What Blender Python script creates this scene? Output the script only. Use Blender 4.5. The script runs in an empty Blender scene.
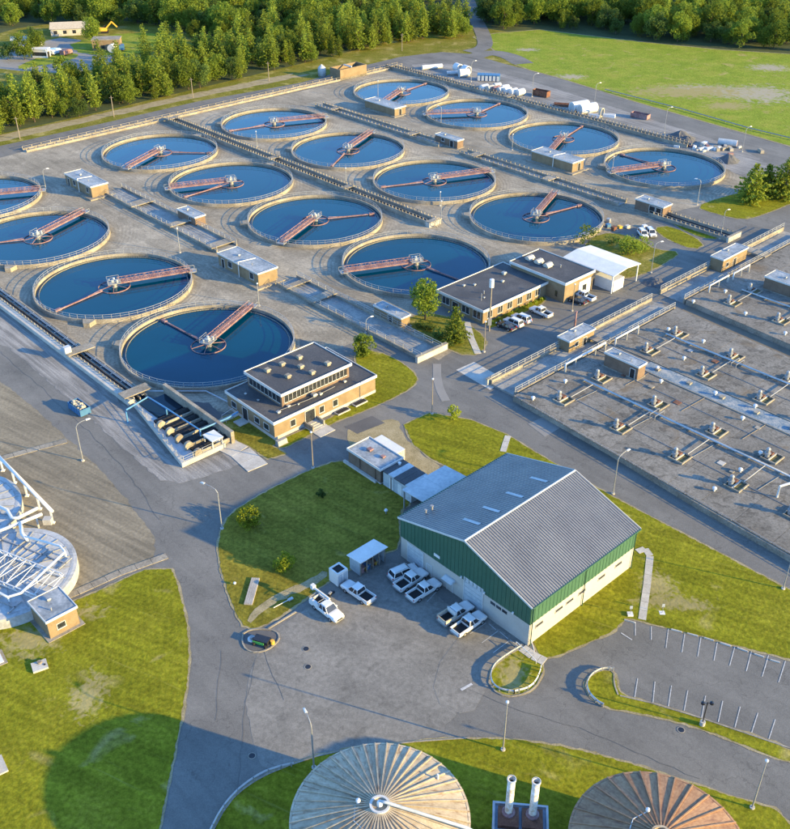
import bpy, math, random
from mathutils import Vector, Matrix
R = math.radians
random.seed(7)
SC = bpy.context.scene
COL = SC.collection

# ------------------------------------------------------------------ camera, sky, sun, exposure
cam_d = bpy.data.cameras.new('camera')
cam = bpy.data.objects.new('camera', cam_d)
COL.objects.link(cam)
cam.location = (0, 0, 101)                      # drone height above the yard, metres
cam.rotation_euler = (R(90 - 32.807), 0, 0)
cam_d.sensor_fit = 'HORIZONTAL'
cam_d.sensor_width = 36
cam_d.lens = 44.85
cam_d.clip_start = 1
cam_d.clip_end = 6000
SC.camera = cam
SUN_AZ, SUN_EL = R(-20), R(13.9)                # low sun from the right
sunv = Vector((math.cos(SUN_AZ) * math.cos(SUN_EL), math.sin(SUN_AZ) * math.cos(SUN_EL), math.sin(SUN_EL)))
world = bpy.data.worlds.new('World')
SC.world = world
world.use_nodes = True
wn = world.node_tree
sky = wn.nodes.new('ShaderNodeTexSky')
sky.sky_type = 'NISHITA'
sky.sun_disc = False
sky.sun_elevation = SUN_EL
sky.sun_rotation = R(110)
sky.air_density = 1.0
sky.dust_density = 0.2
sky.ozone_density = 5.2
bg = wn.nodes['Background']
bg.inputs['Strength'].default_value = 0.14
wn.links.new(sky.outputs[0], bg.inputs[0])
sun_d = bpy.data.lights.new('sun', 'SUN')
sun_d.energy = 3.1
sun_d.angle = R(0.55)
sun_d.color = (1.0, 0.72, 0.24)
sun = bpy.data.objects.new('sun', sun_d)
COL.objects.link(sun)
sun.rotation_euler = (-sunv).to_track_quat('-Z', 'Y').to_euler()
SC.view_settings.view_transform = 'Standard'
SC.view_settings.look = 'None'
SC.view_settings.exposure = 2.47
SC.view_settings.gamma = 1.0
SC.view_settings.use_curve_mapping = False

# ------------------------------------------------------------------ plant grid: u runs along the tank rows, v across them
TH = -0.822738206
OX, OY = -120.06, 269.86
CU, SU = math.cos(TH), math.sin(TH)
def W(u, v):
    return (OX + CU * u - SU * v, OY + SU * u + CU * v)

# ------------------------------------------------------------------ materials
MATS = {}
def mat(name, cols, scale=1.0, fine=8.0, rough=0.9, bump=0.0, coord='O', metal=0.0, tint=0.0, spec=0.3, contrast=1.0, fw=0.45):
    """cols: two or three base colours blended by coarse + fine noise"""
    if name in MATS: return MATS[name]
    m = bpy.data.materials.new(name); m.use_nodes = True
    nt = m.node_tree; b = nt.nodes['Principled BSDF']
    b.inputs['Roughness'].default_value = rough
    b.inputs['Metallic'].default_value = metal
    b.inputs['Specular IOR Level'].default_value = spec
    if coord == 'W':
        co = nt.nodes.new('ShaderNodeNewGeometry').outputs['Position']
    else:
        co = nt.nodes.new('ShaderNodeTexCoord').outputs['Object']
    n1 = nt.nodes.new('ShaderNodeTexNoise'); n1.inputs['Scale'].default_value = scale; n1.inputs['Detail'].default_value = 4
    n2 = nt.nodes.new('ShaderNodeTexNoise'); n2.inputs['Scale'].default_value = scale * fine; n2.inputs['Detail'].default_value = 3
    nt.links.new(co, n1.inputs['Vector']); nt.links.new(co, n2.inputs['Vector'])
    mx = nt.nodes.new('ShaderNodeMix'); mx.data_type = 'FLOAT'; mx.inputs[0].default_value = fw
    nt.links.new(n1.outputs[0], mx.inputs[2]); nt.links.new(n2.outputs[0], mx.inputs[3])
    rp = nt.nodes.new('ShaderNodeValToRGB')
    lo, hi = 0.5 - 0.16 / contrast, 0.5 + 0.16 / contrast
    el = rp.color_ramp.elements
    el[0].position = lo; el[0].color = (*cols[0], 1)
    el[1].position = hi; el[1].color = (*cols[-1], 1)
    if len(cols) == 3:
        e = el.new(0.5); e.color = (*cols[1], 1)
    nt.links.new(mx.outputs[0], rp.inputs[0])
    out = rp.outputs[0]
    if tint:
        oi = nt.nodes.new('ShaderNodeObjectInfo')
        mr = nt.nodes.new('ShaderNodeMapRange'); mr.inputs[3].default_value = 1 - tint; mr.inputs[4].default_value = 1 + tint
        nt.links.new(oi.outputs['Random'], mr.inputs[0])
        vm = nt.nodes.new('ShaderNodeVectorMath'); vm.operation = 'SCALE'
        nt.links.new(out, vm.inputs[0]); nt.links.new(mr.outputs[0], vm.inputs['Scale'])
        out = vm.outputs[0]
    nt.links.new(out, b.inputs['Base Color'])
    if bump:
        bp = nt.nodes.new('ShaderNodeBump'); bp.inputs['Strength'].default_value = bump; bp.inputs['Distance'].default_value = 0.1
        nt.links.new(n2.outputs[0], bp.inputs['Height']); nt.links.new(bp.outputs[0], b.inputs['Normal'])
    m['out'] = 0
    MATS[name] = m
    return m
def nd(m, t, **kw):
    n = m.node_tree.nodes.new(t)
    for k, v in kw.items(): setattr(n, k, v)
    return n
def base_link(m):
    b = m.node_tree.nodes['Principled BSDF']
    l = b.inputs['Base Color'].links[0]
    return b, l.from_socket
def mul_layer(m, sock, lo, hi):
    """multiply the base colour by a mask that runs between lo and hi"""
    b, cur = base_link(m)
    L = m.node_tree.links
    mr = nd(m, 'ShaderNodeMapRange'); mr.inputs[3].default_value = lo; mr.inputs[4].default_value = hi
    L.new(sock, mr.inputs[0])
    vm = nd(m, 'ShaderNodeVectorMath', operation='SCALE')
    L.new(cur, vm.inputs[0]); L.new(mr.outputs[0], vm.inputs['Scale'])
    L.new(vm.outputs[0], b.inputs['Base Color'])
def mix_layer(m, sock, col):
    b, cur = base_link(m)
    mx = nd(m, 'ShaderNodeMix', data_type='RGBA')
    m.node_tree.links.new(sock, mx.inputs[0]); m.node_tree.links.new(cur, mx.inputs[6]); mx.inputs[7].default_value = (*col, 1)
    m.node_tree.links.new(mx.outputs[2], b.inputs['Base Color'])
def ramp_of(m, sock, a, b):
    mr = nd(m, 'ShaderNodeMapRange'); mr.inputs[1].default_value = a; mr.inputs[2].default_value = b
    m.node_tree.links.new(sock, mr.inputs[0]); return mr.outputs[0]
def wpos(m, rot=0.0, scale=(1, 1, 1)):
    g = nd(m, 'ShaderNodeNewGeometry'); mp = nd(m, 'ShaderNodeMapping'); rt = nd(m, 'ShaderNodeVectorRotate', rotation_type='Z_AXIS')
    rt.inputs['Angle'].default_value = rot; mp.inputs['Scale'].default_value = scale
    m.node_tree.links.new(g.outputs['Position'], rt.inputs['Vector']); m.node_tree.links.new(rt.outputs[0], mp.inputs[0]); return mp.outputs[0]
def noise(m, vec, scale, detail=4, dist=0.0):
    n = nd(m, 'ShaderNodeTexNoise'); n.inputs['Scale'].default_value = scale; n.inputs['Detail'].default_value = detail
    n.inputs['Distortion'].default_value = dist
    m.node_tree.links.new(vec, n.inputs['Vector']); return n.outputs[0]

SOIL, SOILP = (0.24, 0.205, 0.085), (0.27, 0.24, 0.17)
def grass_mat(name, cols, stripe=None, bare=(), dry=(0.26, 0.22, 0.075), dryamt=0.62):
    m = mat(name, cols, scale=0.12, fine=14, rough=0.95, bump=0.6, coord='W', spec=0.05, fw=0.5)
    vec = wpos(m)
    mix_layer(m, ramp_of(m, noise(m, vec, 0.16, 6, 0.6), dryamt, dryamt + 0.14), dry)
    mul_layer(m, ramp_of(m, noise(m, vec, 1.7, 4), 0.28, 0.72), 0.72, 1.28)
    mul_layer(m, ramp_of(m, noise(m, vec, 0.35, 5, 0.8), 0.3, 0.7), 0.88, 1.12)
    mul_layer(m, ramp_of(m, noise(m, vec, 5.5, 3), 0.3, 0.7), 0.82, 1.18)
    for (x, y, rx, ry, soil) in bare:                     # worn patches of the turf, each with its own place and size
        L = m.node_tree.links
        sb = nd(m, 'ShaderNodeVectorMath', operation='SUBTRACT'); sb.inputs[1].default_value = (x, y, 0); L.new(vec, sb.inputs[0])
        ml = nd(m, 'ShaderNodeVectorMath', operation='MULTIPLY'); ml.inputs[1].default_value = (1 / rx, 1 / ry, 0); L.new(sb.outputs[0], ml.inputs[0])
        ln = nd(m, 'ShaderNodeVectorMath', operation='LENGTH'); L.new(ml.outputs[0], ln.inputs[0])
        ns = nd(m, 'ShaderNodeMath', operation='MULTIPLY_ADD'); ns.inputs[1].default_value = 3.2; L.new(noise(m, vec, 3.0 / max(rx, ry) + 0.25, 6, 0.8), ns.inputs[0]); L.new(ln.outputs['Value'], ns.inputs[2])
        mix_layer(m, ramp_of(m, ns.outputs[0], 2.75, 2.05), soil)
    if stripe is not None:
        v2 = wpos(m, stripe, (0.06, 0.9, 1))
        mul_layer(m, ramp_of(m, noise(m, v2, 0.8, 3, 0.4), 0.38, 0.62), 0.86, 1.12)
        mix_layer(m, ramp_of(m, noise(m, wpos(m, stripe, (0.08, 2.2, 1)), 0.9, 4, 0.3), 0.62, 1.0), (0.24, 0.22, 0.05))
    return m
GRASS = grass_mat('lawn_grass', [(0.108, 0.115, 0.008), (0.142, 0.143, 0.010), (0.172, 0.164, 0.015)], stripe=R(27), bare=[(*(-40.28, 88.52), 2.2, 3.6, SOIL), (*(39.91, 106.09), 4.5, 1.4, SOIL), (*(39.21, 109.48), 2.6, 3.0, SOIL), (*(15.69, 91.95), 2.0, 3.6, SOIL), (*(-48.39, 104.03), 6, 1.6, SOIL), (*(-51.00, 98.52), 4, 3, SOIL), (*(42.92, 105.26), 3, 1.0, SOIL)])
GRASS2 = grass_mat('shaded_lawn_grass', [(0.095, 0.090, 0.013), (0.140, 0.122, 0.017), (0.185, 0.152, 0.024)], stripe=R(35), dryamt=0.64)
FIELD = grass_mat('field_grass', [(0.115, 0.165, 0.016), (0.160, 0.200, 0.022), (0.225, 0.215, 0.040)], dryamt=0.60, bare=[(*(139.71, 383.10), 14, 12, SOILP), (*(129.79, 384.53), 10, 7, SOILP), (*(118.63, 390.35), 14, 6, SOILP), (*(156.50, 423.57), 8, 6, SOILP), (*(122.77, 366.60), 9, 5, SOIL), (*(70.82, 408.76), 6, 4, SOILP), (*(113.64, 385.97), 24, 9, SOIL), (*(58.76, 456.15), 5, 3, SOILP)])
ROUGHG = grass_mat('rough_grass', [(0.085, 0.095, 0.012), (0.13, 0.125, 0.018), (0.20, 0.165, 0.05)], dryamt=0.55)

ASPH = mat('asphalt', [(0.092, 0.089, 0.082), (0.122, 0.117, 0.107), (0.152, 0.145, 0.131)], scale=0.10, fine=60, rough=0.88, bump=0.15, coord='W')
v_ = wpos(ASPH, -TH, (0.04, 0.5, 1)); mul_layer(ASPH, noise(ASPH, v_, 1.0, 5, 0.5), 0.72, 1.25)
vor = nd(ASPH, 'ShaderNodeTexVoronoi', feature='DISTANCE_TO_EDGE'); vor.inputs['Scale'].default_value = 0.09
wv_ = wpos(ASPH)
nz_ = nd(ASPH, 'ShaderNodeTexNoise'); nz_.inputs['Scale'].default_value = 0.35; nz_.inputs['Detail'].default_value = 4
ASPH.node_tree.links.new(wv_, nz_.inputs['Vector'])
va_ = nd(ASPH, 'ShaderNodeVectorMath', operation='MULTIPLY_ADD'); va_.inputs[1].default_value = (9, 9, 0)
ASPH.node_tree.links.new(nz_.outputs['Color'], va_.inputs[0]); ASPH.node_tree.links.new(wv_, va_.inputs[2])
ASPH.node_tree.links.new(va_.outputs[0], vor.inputs['Vector'])
mul_layer(ASPH, ramp_of(ASPH, vor.outputs[0], 0.003, 0.010), 0.80, 1.0)
ASPH2 = mat('worn_asphalt', [(0.122, 0.116, 0.104), (0.158, 0.150, 0.134), (0.195, 0.184, 0.163)], scale=0.13, fine=40, rough=0.9, bump=0.15, coord='W')
mul_layer(ASPH2, noise(ASPH2, wpos(ASPH2, R(28), (0.05, 0.6, 1)), 1.0, 5, 0.6), 0.75, 1.2)
mul_layer(ASPH2, ramp_of(ASPH2, noise(ASPH2, wpos(ASPH2), 0.4, 6, 1.0), 0.56, 0.68), 1.0, 0.78)
mul_layer(ASPH2, ramp_of(ASPH2, noise(ASPH2, wpos(ASPH2), 1.6, 5, 0.5), 0.35, 0.65), 0.86, 1.12)
mul_layer(ASPH, ramp_of(ASPH, noise(ASPH, wpos(ASPH), 0.45, 6, 1.2), 0.56, 0.70), 1.0, 0.90)
mul_layer(ASPH, ramp_of(ASPH, noise(ASPH, wpos(ASPH), 1.9, 5, 0.5), 0.35, 0.65), 0.94, 1.06)
ASPH3 = mat('dark_asphalt', [(0.060, 0.060, 0.062), (0.082, 0.080, 0.080), (0.10, 0.098, 0.095)], scale=0.2, fine=40, rough=0.9, bump=0.15, coord='W')
CORR = mat('brown_corridor', [(0.095, 0.080, 0.060), (0.125, 0.106, 0.080), (0.155, 0.133, 0.10)], scale=0.3, fine=20, rough=0.9, coord='W')
PATCH = mat('patched_asphalt', [(0.16, 0.155, 0.145), (0.20, 0.19, 0.175)], scale=0.4, fine=20, rough=0.9, coord='W')

# gravel of the tank yard, with wheel tracks that circle the tanks
TU, TV = 39.487, (0.0, 60.94, 106.45, 167.05)
YARD = mat('yard_gravel', [(0.158, 0.137, 0.102), (0.222, 0.194, 0.147), (0.295, 0.260, 0.200)], scale=0.055, fine=45, rough=0.95, bump=0.35, coord='W', fw=0.4)
def yard_tracks(m):
    L = m.node_tree.links
    g = nd(m, 'ShaderNodeNewGeometry')
    sub = nd(m, 'ShaderNodeVectorMath', operation='SUBTRACT'); sub.inputs[1].default_value = (OX, OY, 0)
    L.new(g.outputs['Position'], sub.inputs[0])
    rt = nd(m, 'ShaderNodeVectorRotate', rotation_type='Z_AXIS'); rt.inputs['Angle'].default_value = -TH
    L.new(sub.outputs[0], rt.inputs['Vector'])
    sp = nd(m, 'ShaderNodeSeparateXYZ'); L.new(rt.outputs[0], sp.inputs[0])
    def mt(op, a, b=None):
        n = nd(m, 'ShaderNodeMath', operation=op)
        for i, q in enumerate((a, b)):
            if q is None: continue
            if isinstance(q, (int, float)): n.inputs[i].default_value = q
            else: L.new(q, n.inputs[i])
        return n.outputs[0]
    mu = mt('SUBTRACT', mt('FLOORED_MODULO', mt('ADD', sp.outputs[0], TU / 2), TU), TU / 2)
    mu2 = mt('MULTIPLY', mu, mu)
    best = None
    for tv in TV:
        d = mt('SUBTRACT', sp.outputs[1], tv)
        d2 = mt('ADD', mt('MULTIPLY', d, d), mu2)
        best = d2 if best is None else mt('MINIMUM', best, d2)
    dist = mt('SQRT', best)
    wob = mt('MULTIPLY', noise(m, g.outputs['Position'], 0.06, 3), 3.0)
    s = mt('SINE', mt('MULTIPLY', mt('ADD', dist, wob), 6.5))
    env = ramp_of(m, dist, 27.0, 19.5)
    msk = mt('MULTIPLY', s, mt('MULTIPLY', env, ramp_of(m, noise(m, g.outputs['Position'], 0.11, 3), 0.36, 0.62)))
    mul_layer(m, mt('ADD', mt('MULTIPLY', msk, 0.5), 0.5), 0.83, 1.15)
    st = noise(m, rt.outputs[0], 1.0, 4, 0.3)
    mp = nd(m, 'ShaderNodeMapping'); mp.inputs['Scale'].default_value = (0.03, 0.75, 1)
    L.new(rt.outputs[0], mp.inputs[0])
    mul_layer(m, ramp_of(m, noise(m, mp.outputs[0], 1.0, 4, 0.8), 0.35, 0.65), 0.88, 1.10)
yard_tracks(YARD)
mul_layer(YARD, ramp_of(YARD, noise(YARD, wpos(YARD), 1.3, 4), .3, .7), 0.84, 1.16)
mul_layer(YARD, ramp_of(YARD, noise(YARD, wpos(YARD), 4.0, 3), .3, .7), 0.85, 1.15)
mul_layer(YARD, ramp_of(YARD, noise(YARD, wpos(YARD), 0.22, 5, 1.0), .42, .62), 0.86, 1.06)
DIRT = mat('tan_dirt', [(0.125, 0.106, 0.075), (0.165, 0.140, 0.098), (0.225, 0.190, 0.13)], scale=0.07, fine=30, rough=0.95, bump=0.4, coord='W', fw=0.4)
mul_layer(DIRT, ramp_of(DIRT, noise(DIRT, wpos(DIRT, R(35), (0.05, 0.9, 1)), 1.0, 4, 0.8), 0.35, 0.65), 0.78, 1.2)
mul_layer(DIRT, noise(DIRT, wpos(DIRT), 1.6, 4), 0.8, 1.2)
SILT = mat('grey_silt', [(0.135, 0.130, 0.122), (0.180, 0.172, 0.160), (0.240, 0.228, 0.210)], scale=0.1, fine=30, rough=0.9, bump=0.4, coord='W', fw=0.4)
mul_layer(SILT, ramp_of(SILT, noise(SILT, wpos(SILT, -TH, (0.06, 1.0, 1)), 1.2, 4, 1.2), 0.38, 0.62), 0.72, 1.2)
VERGE = mat('verge_dirt', [(0.15, 0.125, 0.062), (0.23, 0.19, 0.105), (0.29, 0.245, 0.15)], scale=0.5, fine=8, rough=0.95, bump=0.3, coord='W')
DRYG = mat('dry_grass_soil', [(0.17, 0.155, 0.035), (0.22, 0.19, 0.06), (0.29, 0.245, 0.12)], scale=0.9, fine=5, rough=0.95, bump=0.3, coord='W')
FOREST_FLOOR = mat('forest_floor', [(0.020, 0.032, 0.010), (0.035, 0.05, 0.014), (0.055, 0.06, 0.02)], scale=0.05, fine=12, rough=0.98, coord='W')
CONC = mat('concrete', [(0.135, 0.118, 0.092), (0.21, 0.187, 0.150), (0.29, 0.262, 0.215)], scale=0.35, fine=9, rough=0.9, bump=0.15, coord='W', spec=0.2)
CONCW = mat('pale_concrete', [(0.28, 0.262, 0.232), (0.35, 0.33, 0.295), (0.42, 0.40, 0.36)], scale=0.5, fine=9, rough=0.9, bump=0.1, coord='W', spec=0.2)
CONCD = mat('weathered_deck_concrete', [(0.105, 0.096, 0.082), (0.155, 0.144, 0.125), (0.205, 0.190, 0.166)], scale=0.16, fine=22, rough=0.92, bump=0.15, coord='W', tint=0.09, spec=0.15)
mul_layer(CONCD, ramp_of(CONCD, noise(CONCD, wpos(CONCD), 0.5, 6, 1.2), 0.52, 0.66), 1.0, 0.62)
mul_layer(CONCD, ramp_of(CONCD, noise(CONCD, wpos(CONCD), 2.2, 4, 0.4), 0.35, 0.65), 0.85, 1.14)
mix_layer(CONCD, ramp_of(CONCD, noise(CONCD, wpos(CONCD), 0.17, 5, 0.6), 0.60, 0.76), (0.13, 0.098, 0.062))
CONCG = mat('damp_channel_floor', [(0.13, 0.13, 0.125), (0.20, 0.195, 0.18), (0.29, 0.275, 0.245)], scale=0.3, fine=9, rough=0.75, coord='W')
BRICK = mat('tan_brick', [(0.150, 0.108, 0.066), (0.185, 0.138, 0.085), (0.215, 0.165, 0.105)], scale=0.7, fine=9, rough=0.92, coord='O', spec=0.1)
bt = nd(BRICK, 'ShaderNodeTexWave', bands_direction='Z'); bt.inputs['Scale'].default_value = 3.4
BRICK.node_tree.links.new(nd(BRICK, 'ShaderNodeTexCoord').outputs['Object'], bt.inputs['Vector']); mul_layer(BRICK, bt.outputs['Fac'], 0.88, 1.06)
BRICKD = mat('brown_brick', [(0.105, 0.075, 0.055), (0.14, 0.098, 0.072), (0.17, 0.122, 0.09)], scale=0.8, fine=9, rough=0.92, coord='O', spec=0.1)
TAR = mat('roof_tar', [(0.035, 0.036, 0.040), (0.052, 0.052, 0.055), (0.085, 0.083, 0.082)], scale=0.22, fine=16, rough=0.8, bump=0.1, coord='O')
ROOFB = mat('pale_membrane_roof', [(0.12, 0.135, 0.15), (0.20, 0.22, 0.235), (0.32, 0.335, 0.35)], scale=0.35, fine=6, rough=0.55, coord='O')
WHITE = mat('white_paint', [(0.44, 0.44, 0.43), (0.54, 0.54, 0.53)], scale=0.6, fine=6, rough=0.6, coord='O')
TRIM = mat('white_fascia', [(0.38, 0.38, 0.37), (0.47, 0.465, 0.45)], scale=0.4, fine=8, rough=0.6, coord='O')
GALV = mat('galvanised_steel', [(0.20, 0.205, 0.21), (0.28, 0.285, 0.29)], scale=1.0, fine=6, rough=0.5, metal=0.3, coord='O')
RAILM = mat('rail_aluminium', [(0.24, 0.245, 0.245), (0.32, 0.325, 0.32)], scale=1.0, fine=6, rough=0.5, metal=0.2, coord='O')
RUST = mat('rust_red_steel', [(0.13, 0.065, 0.062), (0.20, 0.115, 0.112), (0.27, 0.19, 0.19)], scale=0.6, fine=6, rough=0.85, coord='O')
RUSTD = mat('brown_rust', [(0.07, 0.032, 0.02), (0.13, 0.058, 0.035), (0.20, 0.10, 0.06)], scale=1.2, fine=5, rough=0.9, coord='O')
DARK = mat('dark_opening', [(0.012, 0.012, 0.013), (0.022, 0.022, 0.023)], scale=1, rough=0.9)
GLASS = mat('window_glass', [(0.012, 0.014, 0.017), (0.03, 0.034, 0.04)], scale=1.5, rough=0.12, spec=0.6)
GREENP = mat('green_metal_siding', [(0.030, 0.080, 0.050), (0.038, 0.096, 0.060)], scale=0.3, fine=8, rough=0.5, coord='O')
CREAM = mat('cream_block_wall', [(0.30, 0.28, 0.25), (0.36, 0.335, 0.30)], scale=0.5, fine=9, rough=0.85, coord='O')
METROOF = mat('grey_metal_roof', [(0.145, 0.145, 0.15), (0.175, 0.175, 0.178), (0.205, 0.203, 0.20)], scale=0.25, fine=10, rough=0.45, metal=0.25, coord='O')
LBLUE = mat('pale_blue_steel', [(0.24, 0.27, 0.29), (0.32, 0.345, 0.36), (0.41, 0.42, 0.43)], scale=0.3, fine=7, rough=0.5, coord='O')
BLUEP = mat('blue_pipe_paint', [(0.05, 0.15, 0.28), (0.08, 0.21, 0.36)], scale=1, rough=0.5)
BLUEC = mat('blue_container_paint', [(0.03, 0.10, 0.20), (0.05, 0.14, 0.27)], scale=1, rough=0.5)
WOODP = mat('weathered_wood', [(0.14, 0.115, 0.09), (0.22, 0.19, 0.15)], scale=2, rough=0.9)
YELL = mat('yellow_machine_paint', [(0.50, 0.27, 0.03), (0.62, 0.36, 0.05)], scale=1, rough=0.5)
CARW = mat('white_car_paint', [(0.50, 0.50, 0.49), (0.56, 0.56, 0.55)], scale=1, rough=0.25, spec=0.5)
CARK = mat('black_car_paint', [(0.012, 0.013, 0.016), (0.02, 0.021, 0.025)], scale=1, rough=0.2, spec=0.5)
CARB = mat('pale_blue_car_paint', [(0.42, 0.47, 0.53), (0.5, 0.55, 0.6)], scale=1, rough=0.25, spec=0.5)
TYRE = mat('tyre_rubber', [(0.012, 0.012, 0.012), (0.02, 0.02, 0.02)], scale=2, rough=0.9)
RIM = mat('wheel_rim', [(0.35, 0.35, 0.36), (0.45, 0.45, 0.45)], scale=2, rough=0.35, metal=0.6)
LAMPR = mat('tail_lamp_red', [(0.25, 0.01, 0.01), (0.35, 0.015, 0.012)], scale=2, rough=0.3)
LAMPW = mat('head_lamp_clear', [(0.6, 0.6, 0.58), (0.7, 0.7, 0.68)], scale=2, rough=0.15)
LINE = mat('parking_paint', [(0.22, 0.22, 0.215), (0.50, 0.50, 0.49)], scale=3, fine=6, rough=0.8, coord='W')
BARK = mat('bark', [(0.055, 0.038, 0.026), (0.10, 0.07, 0.05)], scale=3, rough=0.95)
SAND = mat('rubble', [(0.28, 0.24, 0.18), (0.42, 0.37, 0.29)], scale=1.5, fine=5, rough=0.95, bump=0.4)
GRAVELP = mat('dark_gravel', [(0.06, 0.062, 0.066), (0.10, 0.10, 0.105)], scale=1.5, fine=8, rough=0.95, bump=0.5)

def water_mat(name, col, rough=0.05, spec=0.32):
    m = bpy.data.materials.new(name); m.use_nodes = True
    b = m.node_tree.nodes['Principled BSDF']
    b.inputs['Roughness'].default_value = rough
    b.inputs['IOR'].default_value = 1.33
    b.inputs['Specular Tint'].default_value = (0.35, 0.8, 1.0, 1)
    b.inputs['Specular IOR Level'].default_value = spec
    co = nd(m, 'ShaderNodeNewGeometry').outputs['Position']
    n = noise(m, co, 0.05, 3, 0.5)
    rp = nd(m, 'ShaderNodeValToRGB')
    rp.color_ramp.elements[0].position = 0.3; rp.color_ramp.elements[0].color = (*[c * 0.85 for c in col], 1)
    rp.color_ramp.elements[1].position = 0.7; rp.color_ramp.elements[1].color = (*[c * 1.15 for c in col], 1)
    m.node_tree.links.new(n, rp.inputs[0]); m.node_tree.links.new(rp.outputs[0], b.inputs['Base Color'])
    bp = nd(m, 'ShaderNodeBump'); bp.inputs['Strength'].default_value = 0.05; bp.inputs['Distance'].default_value = 0.05
    m.node_tree.links.new(noise(m, co, 2.2, 3, 0.3), bp.inputs['Height']); m.node_tree.links.new(bp.outputs[0], b.inputs['Normal'])
    return m
WATER = water_mat('settled_water', (0.000, 0.032, 0.060))
WATERD = water_mat('dark_channel_water', (0.006, 0.016, 0.028))

def leaf_mat(name, cols, trans=0.5):
    m = mat(name, cols, scale=0.7, fine=5, rough=0.75, coord='O', tint=0.34, spec=0.1)
    b, cur = base_link(m)
    tr = nd(m, 'ShaderNodeBsdfTranslucent'); mx = nd(m, 'ShaderNodeMixShader'); mx.inputs[0].default_value = trans
    L = m.node_tree.links
    L.new(cur, tr.inputs[0]); L.new(b.outputs[0], mx.inputs[1]); L.new(tr.outputs[0], mx.inputs[2])
    L.new(mx.outputs[0], m.node_tree.nodes['Material Output'].inputs[0])
    return m
PINE = leaf_mat('pine_needles', [(0.105, 0.140, 0.018), (0.170, 0.215, 0.028), (0.24, 0.285, 0.042)])
LEAF = leaf_mat('broad_leaves', [(0.085, 0.125, 0.016), (0.140, 0.190, 0.024), (0.205, 0.255, 0.036)])
LEAFD = leaf_mat('dark_leaves', [(0.048, 0.080, 0.020), (0.080, 0.122, 0.028), (0.120, 0.165, 0.036)])
LEAFY = leaf_mat('yellow_green_leaves', [(0.12, 0.16, 0.012), (0.20, 0.235, 0.018), (0.28, 0.30, 0.03)])

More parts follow.
